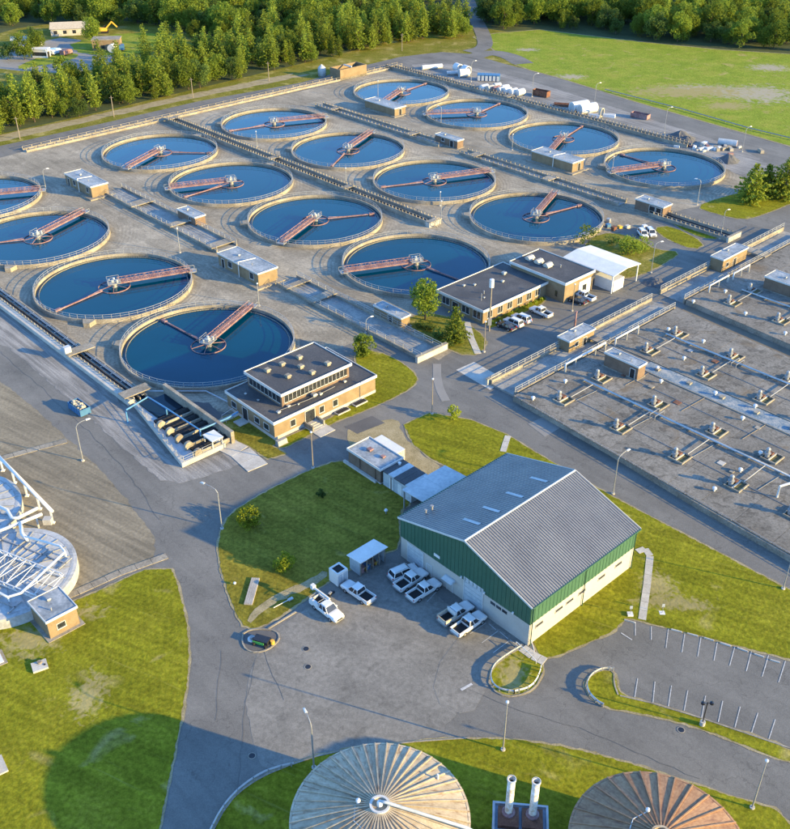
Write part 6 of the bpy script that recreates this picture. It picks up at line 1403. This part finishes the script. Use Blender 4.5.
# ------------------------------------------------------------------ skips and stored goods
def skip(label, p, L, Wd, h, rz, m, fill=None, rough=False):
    t = thing('skip_container', label, 'skip', (*p, 0), rz)
    for a in ((-L / 2, L / 2, -Wd / 2, -Wd / 2 + .1), (-L / 2, L / 2, Wd / 2 - .1, Wd / 2), (-L / 2, -L / 2 + .1, -Wd / 2 + .1, Wd / 2 - .1), (L / 2 - .1, L / 2, -Wd / 2 + .1, Wd / 2 - .1)): MB().box(*a, .15, h).obj('side_panel', m, t)
    MB().box(-L / 2 + .1, L / 2 - .1, -Wd / 2 + .1, Wd / 2 - .1, .15, .4).obj('floor', DARK, t)
    for k in range(5): 
        for s in (-1, 1): MB().box(-L / 2 + .3 + k * (L - .6) / 4 - .06, -L / 2 + .3 + k * (L - .6) / 4 + .06, s * Wd / 2 - (.0 if s > 0 else .07), s * Wd / 2 + (.07 if s > 0 else 0), .15, h - .05).obj('side_rib', m, t)
    if fill:
        for k in range(40):
            x, y, s = random.uniform(-L / 2 + .5, L / 2 - .5), random.uniform(-Wd / 2 + .5, Wd / 2 - .5), random.uniform(.25, .5)
            MB().frust((x - s, x + s, y - s, y + s), .5, (x - s * .4, x + s * .3, y - s * .5, y + s * .4), h + random.uniform(-.1, .35)).obj('load_lump', fill, t)
    return t
skip('blue open skip full of pale rubble on the left road', (-59.99, 157.91), 4.6, 2.2, 1.5, TH + R(2), BLUEC, SAND)
skip('dark open skip with tan end beside the far right road, left of two', (55.53, 380.26), 6.5, 2.6, 2.2, TH + R(8), RUSTD)
skip('brown rusty open skip beside the far right road, right of two', (87.12, 351.27), 6.5, 2.6, 1.7, TH + R(8), RUST)
def roll(label, p, L, r, rz, m, z=0, capm=None, name='pipe_section', cat='pipe section', hollow=True, group=None):
    t = thing(name, label, cat, (*p, z), rz, group)
    b = MB(); b.lathe([(r, -L / 2), (r, L / 2), (r * .82, L / 2), (r * .82, -L / 2)], 20, closed=True); b.v = [(c, a, d + r) for a, d, c in b.v]; b.obj('shell', m, t, False)
    if not hollow:
        for s_ in (-1, 1):
            b = MB(); b.disc(r * .82, s_ * (L / 2 - .02), 20); b.v = [(c, a, d + r) for a, d, c in b.v]; b.obj('end_plate', capm or m, t)
    return t
roll('long pale pipe lying at the head of the storage strip', (15.39, 421.88), 9.0, .9, R(20), WHITE)
roll('upright-facing white ring drum, left of the stacked pair', (25.93, 416.87), 3.2, 1.7, R(120), WHITE)
roll('white ring drum, right of the stacked pair', (29.03, 413.59), 3.2, 1.7, R(120), WHITE)
roll('large white cylinder in front of the ring drums', (27.92, 408.76), 4.2, 1.6, R(15), WHITE, 0, LBLUE, hollow=False)
roll('pale blue pipe between the long pipe and the drums', (23.22, 411.97), 4.6, .8, R(10), LBLUE)
for k in range(6):
    t = thing('blue_crate_stack', 'blue box of the block by the far lamp, %s from the left' % ['first', 'second', 'third', 'fourth', 'fifth', 'sixth'][k], 'container', ((33.65, 404.02)[0] + k * 1.5, (33.65, 404.02)[1] - k * .25, 0), R(-8), 'block of blue boxes')
    MB().box(-.68, .68, -1.8, 1.8, .1, 2.3).obj('box_body', BLUEC, t); MB().box(-.5, .5, -1.88, -1.8, .2, 2.1).obj('pale_panel', LBLUE, t); MB().box(-.72, .72, -1.85, 1.85, 2.31, 2.4).obj('lid', BLUEC, t)
for k, (px, m_) in enumerate((((34.39, 387.42), WHITE), ((36.60, 385.97), CONCW), ((38.84, 385.25), RUST), ((40.64, 383.81), LBLUE), ((42.87, 383.10), WHITE), ((45.02, 381.67), WHITE), ((47.62, 380.97), WHITE))):
    roll('%s roll in the row of white rolls by the channel, %s from the left' % (['white', 'pale', 'rusty', 'pale blue', 'white', 'white', 'white'][k], ['first', 'second', 'third', 'fourth', 'fifth', 'sixth', 'seventh'][k]), px, 3.4, 1.25, R(40), m_, 0, m_, 'storage_roll', 'roll', False, 'row of rolls by the channel')
for k, px in enumerate(((39.80, 391.83), (42.65, 388.88))): roll('small pale roll behind the row of white rolls, %s one' % ['left', 'right'][k], px, 3.0, 1.0, R(30), [LBLUE, WHITE][k], 0, None, 'storage_roll', 'roll', False, 'row of rolls by the channel')
roll('large white cylinder tank at the far right road, left of the pair', (66.81, 360.07), 7.0, 1.8, R(28), WHITE, 0, LBLUE, 'cylinder_tank', 'tank', False)
roll('large white cylinder tank at the far right road, right of the pair', (69.19, 356.89), 7.0, 1.8, R(28), WHITE, 0, LBLUE, 'cylinder_tank', 'tank', False)
roll('pale ring standing by the white cylinder tanks', (73.47, 352.50), .8, 1.6, R(-35), SAND, 0, None, 'concrete_ring', 'pipe section')
for k, (p, s) in enumerate((((70.97, 352.50), 'left of the ring'), ((76.32, 352.50), 'right of the ring'))):
    t = thing('white_block', 'flat white block ' + s + ' by the cylinder tanks', 'block', (*p, 0), R(-20)); MB().frust((-2.2, 2.2, -1, 1), 0, (-2.1, 2.1, -.9, .9), 1.0).obj('block_body', WHITE, t); MB().box(-2.1, 2.1, -.1, .1, 1.003, 1.1).obj('ridge', LBLUE, t)
t = thing('rusty_bundle', 'heap of rusty pipes left of the white cylinder tanks', 'pipe heap', (*(61.57, 366.60), 0), R(-15))
for k in range(9): MB().tube([(-3 + random.uniform(-.4, .4), -1.2 + k * .3, .2 + .25 * (k % 3)), (3 + random.uniform(-.4, .4), -1.2 + k * .3, .2 + .25 * (k % 3))], .18, 6).obj('pipe', RUSTD, t)
def heap(label, p, r, h, m):
    b = MB(); n = 20; vs = [(0, 0, h)]; fs = []
    rg = [(.35, .72), (.7, .33), (1.0, 0)]
    for q, z in rg:
        for k in range(n):
            a = 2 * math.pi * k / n; rr = r * q * random.uniform(.85, 1.15); vs.append((rr * math.cos(a), rr * math.sin(a), max(0.02, h * z * random.uniform(.85, 1.15)) if z else .0))
    for k in range(n): fs.append((0, 1 + k, 1 + (k + 1) % n))
    for q in range(2):
        for k in range(n): fs.append((1 + q * n + k, 1 + (q + 1) * n + k, 1 + (q + 1) * n + (k + 1) % n, 1 + q * n + (k + 1) % n))
    b.add(vs, fs); o = b.obj('gravel_heap', m); o.location = (*p, .03); return tag(o, label, 'gravel heap')
heap('dark conical gravel heap by the far right lamp', (95.68, 328.00), 4.6, 2.6, GRAVELP); heap('smaller dark gravel heap next to the conical one', (97.21, 324.74), 3.0, 1.7, GRAVELP)
heap('pointed dark gravel heap near the two pines', (105.04, 304.27), 3.6, 2.2, GRAVELP); heap('low dark heap on the grass beside the white canopy', (62.12, 214.67), 3.0, .9, GRAVELP)
for k in range(34):
    bx_, by_ = (103.25, 316.28)
    x, y = bx_ + random.gauss(0, 5.0), by_ + random.gauss(0, 2.2); s = random.uniform(.4, 1.1)
    o = MB().frust((-s * 1.4, s * 1.4, -s * .6, s * .6), 0, (-s * 1.2, s * 1.3, -s * .5, s * .5), s * .9).obj('concrete_block', [CONCW, WHITE, CONC, RUST, SAND][k % 5]); o.location = (x, y, .03); o.rotation_euler = (0, 0, random.uniform(0, 3.1))
    tag(o, 'broken concrete block in the heap by the far right lamp', 'rubble', 'broken blocks by the far right lamp')
roll('white drum with rusty band at the rubble heap', (109.02, 319.41), 6.0, 1.1, R(-25), LBLUE, 0, RUST, 'cylinder_tank', 'tank', False)
for k in range(7):
    bx_, by_ = (62.65, 249.72)
    t = thing('pallet_stack', ['yellow', 'grey', 'white', 'rusty', 'blue', 'pale', 'brown'][k] + ' pallet load in the store behind the white canopy', 'pallet', (bx_ + random.uniform(-7, 6), by_ + random.uniform(-3.5, 3.5), 0), random.uniform(0, 3))
    MB().box(-.7, .7, -.6, .6, 0, .15).obj('pallet', WOODP, t); MB().box(-.6, .6, -.5, .5, .153, random.uniform(.6, 1.3)).obj('load', [YELL, GALV, WHITE, RUST, BLUEC, CONCW, RUSTD][k], t)

# ------------------------------------------------------------------ works compound beyond the woodland
sheet('compound_grass', [(-186.83, 385.97), (-202.55, 456.15), (-176.32, 516.48), (-122.70, 521.33), (-84.87, 472.07), (-100.84, 416.87), (-129.88, 388.88), (-160.37, 366.60)], .012, ROUGHG, 1)
sheet('compound_yard', [(-181.14, 433.97), (-166.17, 468.00), (-152.59, 484.67), (-125.94, 452.32), (-116.73, 441.15), (-128.77, 413.59), (-163.71, 420.20)], .03, PATCH, 1)
sheet('meadow', [(-149.09, 472.07), (-126.39, 493.40), (-100.94, 484.67), (-93.33, 468.00), (-111.86, 448.54), (-128.47, 444.82), (-141.84, 452.32)], .05, FIELD, 1, .6, 2)
sheet('meadow', [(-159.56, 420.20), (-154.59, 444.82), (-139.19, 452.32), (-137.79, 437.53), (-149.19, 426.99)], .06, FIELD, 1, .6, 2)
def shed(label, p, L, Wd, h, rz, wm, rm, pitched=True):
    t = thing('works_building', label, 'building', (*p, 0), rz)
    MB().box(-L / 2, L / 2, -Wd / 2, Wd / 2, 0, h).obj('wall', wm, t)
    if pitched:
        r_ = h + Wd * .16
        MB().add([(-L / 2 - .4, -Wd / 2 - .5, h - .1), (L / 2 + .4, -Wd / 2 - .5, h - .1), (L / 2 + .4, 0, r_), (-L / 2 - .4, 0, r_), (L / 2 + .4, Wd / 2 + .5, h - .1), (-L / 2 - .4, Wd / 2 + .5, h - .1)], [(0, 1, 2, 3), (3, 2, 4, 5), (0, 3, 5), (1, 4, 2)]).obj('roof', rm, t)
    else: MB().box(-L / 2 - .2, L / 2 + .2, -Wd / 2 - .2, Wd / 2 + .2, h, h + .35).obj('roof', rm, t)
    for k in range(4): MB().box(-L / 2 + L * (k + .5) / 4 - .8, -L / 2 + L * (k + .5) / 4 + .8, -Wd / 2 - .05, -Wd / 2, .9, 2.4).obj('window', GLASS, t)
    MB().box(L / 2, L / 2 + .05, -1, 1, 0, 2.4).obj('door', DARK, t)
    return t
shed('house with tan hipped roof in the compound beyond the woodland', (-153.92, 491.19), 17, 12, 3.2, R(12), CONCW, SAND)
shed('tan open-topped block at the compound edge', (-128.23, 458.09), 12, 7, 4.4, R(6), BRICK, CONC, False)
shed('white walled shed at the left of the compound', (-166.45, 465.99), 13, 6, 3.0, R(14), WHITE, LBLUE)
shed('small white cabin by the compound entrance', (-153.17, 442.98), 6.5, 4, 3.4, R(-8), WHITE, WHITE, False)
roll('white round tank beside the tan compound block', (-124.61, 452.32), 3.2, 1.7, R(80), WHITE, 0, None, 'cylinder_tank', 'tank', False)
for k, (p, m_, n_) in enumerate((((-150.79, 446.67), CARW, 'white lorry cab by the compound cabin'), ((-148.70, 448.54), CARB, 'pale lorry in the compound'), ((-143.36, 446.67), RUST, 'rust-red box trailer in the compound'), ((-121.53, 456.15), BLUEC, 'blue covered pile beside the compound tank'))):
    t = thing('parked_lorry', n_, 'lorry', (*p, 0), R(-15 + 40 * k)); loft_ = MB(); loft(loft_, [(-3, 1.2, .6, 2.4), (0, 1.2, .6, 2.4), (2.2, 1.15, .6, 2.2), (2.8, 1.0, .6, 1.4)]); loft_.obj('body', m_, t)
    for x in (-2, 1.8):
        for s in (-1, 1): MB().lathe([(.2, -.14), (.5, -.14), (.5, .14), (.2, .14)], 12, closed=True).obj('wheel', TYRE, t).location = (x, s * 1.1, .5)
t = thing('excavator', 'yellow excavator standing beyond the compound', 'excavator', (*(-138.25, 491.19), 0), R(10)); MB().box(-2.2, 2.2, -1.5, -.8, 0, .9).obj('track', TYRE, t); MB().box(-2.2, 2.2, .8, 1.5, 0, .9).obj('track', TYRE, t); MB().frust((-2, 1.6, -1.3, 1.3), 1.0, (-1.8, 1.2, -1.2, 1.2), 2.4).obj('body', YELL, t); MB().box(.2, 1.4, .1, 1.2, 2.4, 3.4).obj('cab', GLASS, t); MB().beam((1.2, -.4, 2), (4.2, -.4, 5), .5, .6).beam((4.2, -.4, 5), (6.5, -.4, 2.5), .4, .5).obj('boom', YELL, t)

# ================================================================== TREES
def leaf(b, c, s, rnd, up=.3):
    n = Vector((rnd.gauss(0, 1), rnd.gauss(0, 1), rnd.gauss(up, 1))).normalized()
    a = n.orthogonal().normalized(); a = Matrix.Rotation(rnd.uniform(0, 6.28), 3, n) @ a; d = n.cross(a)
    k = rnd.uniform(.6, 1.0) * s; q = rnd.uniform(.45, .8)
    b.add([c - a * k, c + d * k * q, c + a * k, c - d * k * q], [(0, 1, 2, 3)])
def broad_crown(seed, h, r, n_cl, n_lf, ls, base=.25, m=None, squash=1.0):
    rnd = random.Random(seed); b = MB()
    cl = []
    for _ in range(n_cl):
        while True:
            p = Vector((rnd.uniform(-1, 1), rnd.uniform(-1, 1), rnd.uniform(-1, 1)))
            if .35 < p.length < 1: break
        z = h * (base + (1 - base) * .5) + p.z * h * (1 - base) * .5
        t_ = 1.0 - .25 * max(0, p.z)
        cl.append((Vector((p.x * r * t_, p.y * r * t_, z)), r * rnd.uniform(.26, .44)))
    for c, cr in cl:
        for _ in range(n_lf):
            d = Vector((rnd.gauss(0, 1), rnd.gauss(0, 1), rnd.gauss(.15, .8))).normalized() * cr * rnd.uniform(.65, 1.05)
            leaf(b, c + d, ls, rnd)
    return b.mesh('crown', m)
def pine_crown(seed, h, r, lev, m, ls=.55, base=.12, dens=1.0):
    rnd = random.Random(seed); b = MB()
    for i in range(lev):
        f = i / (lev - 1); z = h * (base + (1 - base) * f)
        R_ = r * min(1, .55 + f * 1.6) * (1 - f) ** .58 * rnd.uniform(.7, 1.15) + .35
        nb = max(4, int(9 * (1 - f * .55)))
        a0 = rnd.uniform(0, 6.28)
        for k in range(nb):
            a = a0 + 6.28 * k / nb + rnd.uniform(-.25, .25); bl = R_ * rnd.uniform(.5, 1.18)
            for q in range(max(2, int(bl / .55 * dens))):
                g = (q + .5) / max(2, int(bl / .55 * dens)); rr = bl * (.15 + .85 * g)
                c = Vector((rr * math.cos(a), rr * math.sin(a), z + rr * .16 - .18 * g * g * bl))
                for _ in range(3): leaf(b, c + Vector((rnd.gauss(0, .28), rnd.gauss(0, .28), rnd.gauss(0, .2))), ls, rnd, .8)
    return b.mesh('crown', m)
def trunk_mesh(h, r, seed=0, limbs=5, lean=.3):
    rnd = random.Random(seed); b = MB()
    pts = [(0, 0, 0)] + [(rnd.uniform(-lean, lean) * f, rnd.uniform(-lean, lean) * f, h * f) for f in (.3, .6, .85)]
    b.tube(pts, [r, r * .8, r * .55, r * .2], 7)
    for k in range(limbs):
        a = rnd.uniform(0, 6.28); z = h * rnd.uniform(.3, .7); l = h * rnd.uniform(.18, .3)
        b.tube([(0, 0, z), (l * .6 * math.cos(a), l * .6 * math.sin(a), z + l * .5), (l * math.cos(a), l * math.sin(a), z + l * .9)], [r * .4, r * .25, r * .1], 5)
    return b.mesh('trunk', BARK)
def tree(name, label, p, crown, trunk, rz=0, sc=1.0, group=None, cat='tree'):
    t = thing(name, label, cat, (*p, 0), rz, group); t.scale = (sc, sc, sc) if isinstance(sc, (int, float)) else sc
    mobj('trunk', trunk, t); mobj('crown', crown, t); return t
PC = [pine_crown(11, 14.5, 4.2, 16, PINE, .42, .1, 1.5), pine_crown(12, 13.5, 4.6, 14, PINE, .44, .1, 1.5), pine_crown(13, 16, 3.9, 17, PINE, .40, .12, 1.5)]
BC = [broad_crown(21, 13, 5.2, 34, 110, .40, .12, LEAF), broad_crown(22, 14, 5.8, 44, 100, .42, .14, LEAF), broad_crown(23, 12, 5.0, 30, 110, .4, .1, LEAFD)]
TK = [trunk_mesh(12, .24, 1), trunk_mesh(11, .3, 2)]
# single trees and shrubs inside the plant
tree('leafy_tree', 'round bright leafy tree left of the long brick office', (6.68, 195.50), broad_crown(31, 9.0, 3.4, 34, 90, .34, .22, LEAF), trunk_mesh(6, .2, 5))
tree('conifer_tree', 'bushy conifer in front of the long brick office', (12.81, 184.85), pine_crown(32, 8.2, 3.2, 15, PINE, .42, .05, 1.3), trunk_mesh(6, .18, 6))
tree('cone_bush', 'dense rounded cone bush on the lawn of the two-level building', (-6.48, 179.63), broad_crown(33, 5.0, 2.0, 40, 70, .24, .0, LEAF), trunk_mesh(3, .12, 7), cat='bush')
tree('yellow_shrub', 'yellow-green shrub on the shaded lawn near the lamp', (-23.58, 124.03), broad_crown(34, 2.6, 1.9, 22, 60, .22, .05, LEAFY), trunk_mesh(1.6, .08, 8), cat='bush')
tree('yellow_shrub', 'yellow-green shrub in the middle of the shaded lawn', (-16.75, 113.25), broad_crown(35, 2.4, 1.7, 18, 50, .2, .05, LEAFY), trunk_mesh(1.6, .08, 9), cat='bush')
tree('dark_shrub', 'small dark round shrub on the shaded lawn', (-12.40, 131.16), broad_crown(36, 1.6, .8, 14, 50, .16, .0, LEAFD), trunk_mesh(1, .05, 10), cat='bush')
tree('small_tree', 'small bright sapling on the lawn above the workshop', (10.89, 154.77), broad_crown(37, 2.8, 1.4, 16, 40, .2, .15, LEAFY), trunk_mesh(1.8, .06, 11), cat='bush')
tree('pine_tree', 'large dense pine at the right, front one of the pair', (100.86, 267.59), pine_crown(41, 11, 6.2, 15, PINE, .55, .06, 1.2), trunk_mesh(9, .3, 12))
tree('pine_tree', 'large dense pine at the right edge, behind the other', (111.56, 271.57), pine_crown(42, 12, 6.4, 15, PINE, .55, .06, 1.2), trunk_mesh(9, .3, 13))
tree('pine_tree', 'low dense pine between the pair and the lamp', (106.60, 273.19), pine_crown(43, 9, 5, 13, PINE, .55, .04, 1.2), trunk_mesh(7, .3, 14))
tree('young_tree', 'thin young tree at the corner of the white canopy', (49.77, 236.88), broad_crown(44, 5.5, 3.0, 14, 26, .32, .1, LEAF), trunk_mesh(4, .1, 15))
tree('young_tree', 'leafy young tree in the grass left of the white vans', (58.95, 231.16), broad_crown(45, 4.6, 3.0, 22, 44, .3, .05, LEAF), trunk_mesh(3.5, .1, 16))
tree('young_tree', 'low leafy bush behind the young tree by the vans', (62.65, 234.31), broad_crown(46, 3.2, 2.6, 16, 40, .3, .0, LEAF), trunk_mesh(2, .1, 17))
tree('low_bush', 'small bush in the grass right of the vans', (56.08, 237.53), broad_crown(47, 2.2, 2.2, 12, 30, .26, .0, LEAFD), trunk_mesh(1.4, .06, 18), cat='bush')
for k, (p, s) in enumerate((((7.65, 190.76), .7), ((9.71, 187.54), .8), ((11.04, 183.52), .6), ((5.71, 192.16), .6))):
    tree('low_bush', 'low bush along the wide channel wall below the office, %s from the left' % ['second', 'third', 'fourth', 'first'][k], p, BUSH if k else (BUSH := broad_crown(48, 1.7, 1.6, 12, 40, .22, .0, LEAFD)), trunk_mesh(.8, .05, 30 + k), 0, s + .3, 'low bushes by the wide channel', 'bush')

# woodland
rnd = random.Random(5)
band = [(-151.04, 315.25), (-133.35, 330.21), (-106.47, 357.52), (-75.60, 388.88), (-39.78, 425.27), (2.27, 465.99), (33.08, 480.40), (34.97, 511.71), (2.50, 521.33), (-31.00, 493.40), (-61.00, 463.99), (-84.92, 444.82), (-108.33, 413.59), (-129.88, 388.88), (-147.44, 371.96), (-166.33, 353.75)]
far1 = [(-256.56, 476.21), (-165.02, 511.71), (-143.55, 504.70), (-119.71, 507.02), (-91.99, 476.21), (-65.27, 462.01), (-44.60, 484.67), (-7.58, 526.26), (27.37, 563.23), (27.05, 638.65), (26.30, 814.65), (-416.97, 814.65)]
far2 = [(39.90, 497.86), (50.48, 497.86), (70.56, 504.70), (113.70, 478.30), (146.30, 462.01), (179.62, 454.23), (237.44, 426.99), (377.31, 716.87), (78.89, 814.65), (44.92, 675.70), (44.81, 552.20)]
clump = [(-160.67, 423.57), (-158.98, 433.97), (-154.96, 437.53), (-150.24, 430.45), (-154.35, 416.87)]
def scatter(poly, sp, jit=.42):
    xs = [p[0] for p in poly]; ys = [p[1] for p in poly]; out = []
    y = min(ys); row = 0
    while y < max(ys):
        x = min(xs) + (sp / 2 if row % 2 else 0)
        while x < max(xs):
            p = (x + rnd.uniform(-jit, jit) * sp, y + rnd.uniform(-jit, jit) * sp)
            if inside(p, poly): out.append(p)
            x += sp
        y += sp * .87; row += 1
    return out
pines = scatter(band, 6.6, .55); 
broad = scatter(far1, 9.0, .5) + scatter(far2, 8.8, .5)
rest = []
pines.sort(key=lambda p: p[1]); broad.sort(key=lambda p: p[1])
def vis(p): return abs(p[0]) < 0.42 * (p[1] * .84 + 55) + 4
pines = [p for p in pines if vis(p)]; broad = [p for p in broad if vis(p)]
WG = 'trees of the woodland behind the tanks'
proto = {}
def plant(p, kind, label, group, name, hs):
    i = rnd.randrange(3); crown = (PC if kind == 'p' else BC)[i]
    s = hs * rnd.choice((.62, .8, .95, 1.05)) * rnd.uniform(.85, 1.15)
    tree(name, label, p, crown, TK[0 if kind == 'p' else 1], rnd.uniform(0, 6.28), (s * rnd.uniform(.9, 1.15), s * rnd.uniform(.9, 1.15), s), group)
n_ind = 0
for p in pines[:300]:
    if rnd.random() < .74: plant(p, 'p', 'green pine in the dense woodland belt along the far road', WG, 'pine_tree', .95)
    else: plant(p, 'b', 'leafy tree among the pines of the woodland belt along the far road', WG, 'woodland_tree', .85)
rest += [(p, 0 if rnd.random() < .75 else 1, .95) for p in pines[300:]]
for p in broad[:260]: plant(p, 'b' if rnd.random() < .72 else 'p', 'tree at the front edge of the far forest', 'front trees of the far forest', 'forest_tree', 1.0)
rest += [(p, 1 if rnd.random() < .75 else 0, 1.0) for p in broad[260:]]
for p, lb in (((-161.61, 462.01), 'leafy tree before the house in the far compound'), ((-166.12, 437.53), 'round tree at the left of the far compound, nearest the edge'), ((-158.82, 437.53), 'round tree right of its twin in the far compound'), ((-139.00, 472.07), 'dark leafy tree between house and tan block in the compound'), ((-155.72, 448.54), 'small bush by the compound cabin')):
    tree('leafy_tree', lb, p, BC[rnd.randrange(3)], TK[1], rnd.uniform(0, 6), rnd.uniform(.6, .9))
# the deep forest beyond: one mass
def forest_mass(name, label, pts):
    me = bpy.data.meshes.new(name); me.from_pydata([(p[0][0], p[0][1], 0) for p in pts], [], [])
    at = me.attributes.new('variety', 'INT', 'POINT'); sz = me.attributes.new('size', 'FLOAT', 'POINT'); an = me.attributes.new('turn', 'FLOAT_VECTOR', 'POINT')
    for i, (p, k, s) in enumerate(pts):
        at.data[i].value = k * 3 + rnd.randrange(3); sz.data[i].value = s * rnd.uniform(.7, 1.2); an.data[i].vector = (0, 0, rnd.uniform(0, 6.28))
    o = bpy.data.objects.new(name, me); COL.objects.link(o); o['kind'] = 'stuff'; o['label'] = label; o['category'] = 'forest'
    ng = bpy.data.node_groups.new('forest_points', 'GeometryNodeTree')
    ng.interface.new_socket('Geometry', in_out='INPUT', socket_type='NodeSocketGeometry'); ng.interface.new_socket('Geometry', in_out='OUTPUT', socket_type='NodeSocketGeometry')
    N, Lk = ng.nodes, ng.links
    gi, go, jn = N.new('NodeGroupInput'), N.new('NodeGroupOutput'), N.new('GeometryNodeJoinGeometry')
    def attr(nm, ty):
        a = N.new('GeometryNodeInputNamedAttribute'); a.data_type = ty; a.inputs['Name'].default_value = nm; return a.outputs['Attribute']
    va, si, tu = attr('variety', 'INT'), attr('size', 'FLOAT'), attr('turn', 'FLOAT_VECTOR')
    src = {}
    for q in bpy.data.objects:
        if q.type == 'MESH' and q.name.startswith('crown') and q.data in (PC + BC) and q.data.name not in src: src[q.data.name] = q
    for k, me_ in enumerate(PC + BC):
        if me_.name not in src: continue
        oi = N.new('GeometryNodeObjectInfo'); oi.inputs['Object'].default_value = src[me_.name]; oi.inputs['As Instance'].default_value = True
        ip = N.new('GeometryNodeInstanceOnPoints'); cp = N.new('FunctionNodeCompare'); cp.data_type = 'INT'; cp.operation = 'EQUAL'
        Lk.new(va, cp.inputs[2]); cp.inputs[3].default_value = k
        Lk.new(gi.outputs[0], ip.inputs['Points']); Lk.new(cp.outputs[0], ip.inputs['Selection']); Lk.new(oi.outputs['Geometry'], ip.inputs['Instance'])
        Lk.new(tu, ip.inputs['Rotation']); Lk.new(si, ip.inputs['Scale']); Lk.new(ip.outputs[0], jn.inputs[0])
    Lk.new(jn.outputs[0], go.inputs[0])
    md = o.modifiers.new('forest', 'NODES'); md.node_group = ng
    return o
forest_mass('far_forest', 'deep green forest closing the view behind field and tanks', rest)
print('pines', len(pines), 'broad', len(broad), 'rest', len(rest))
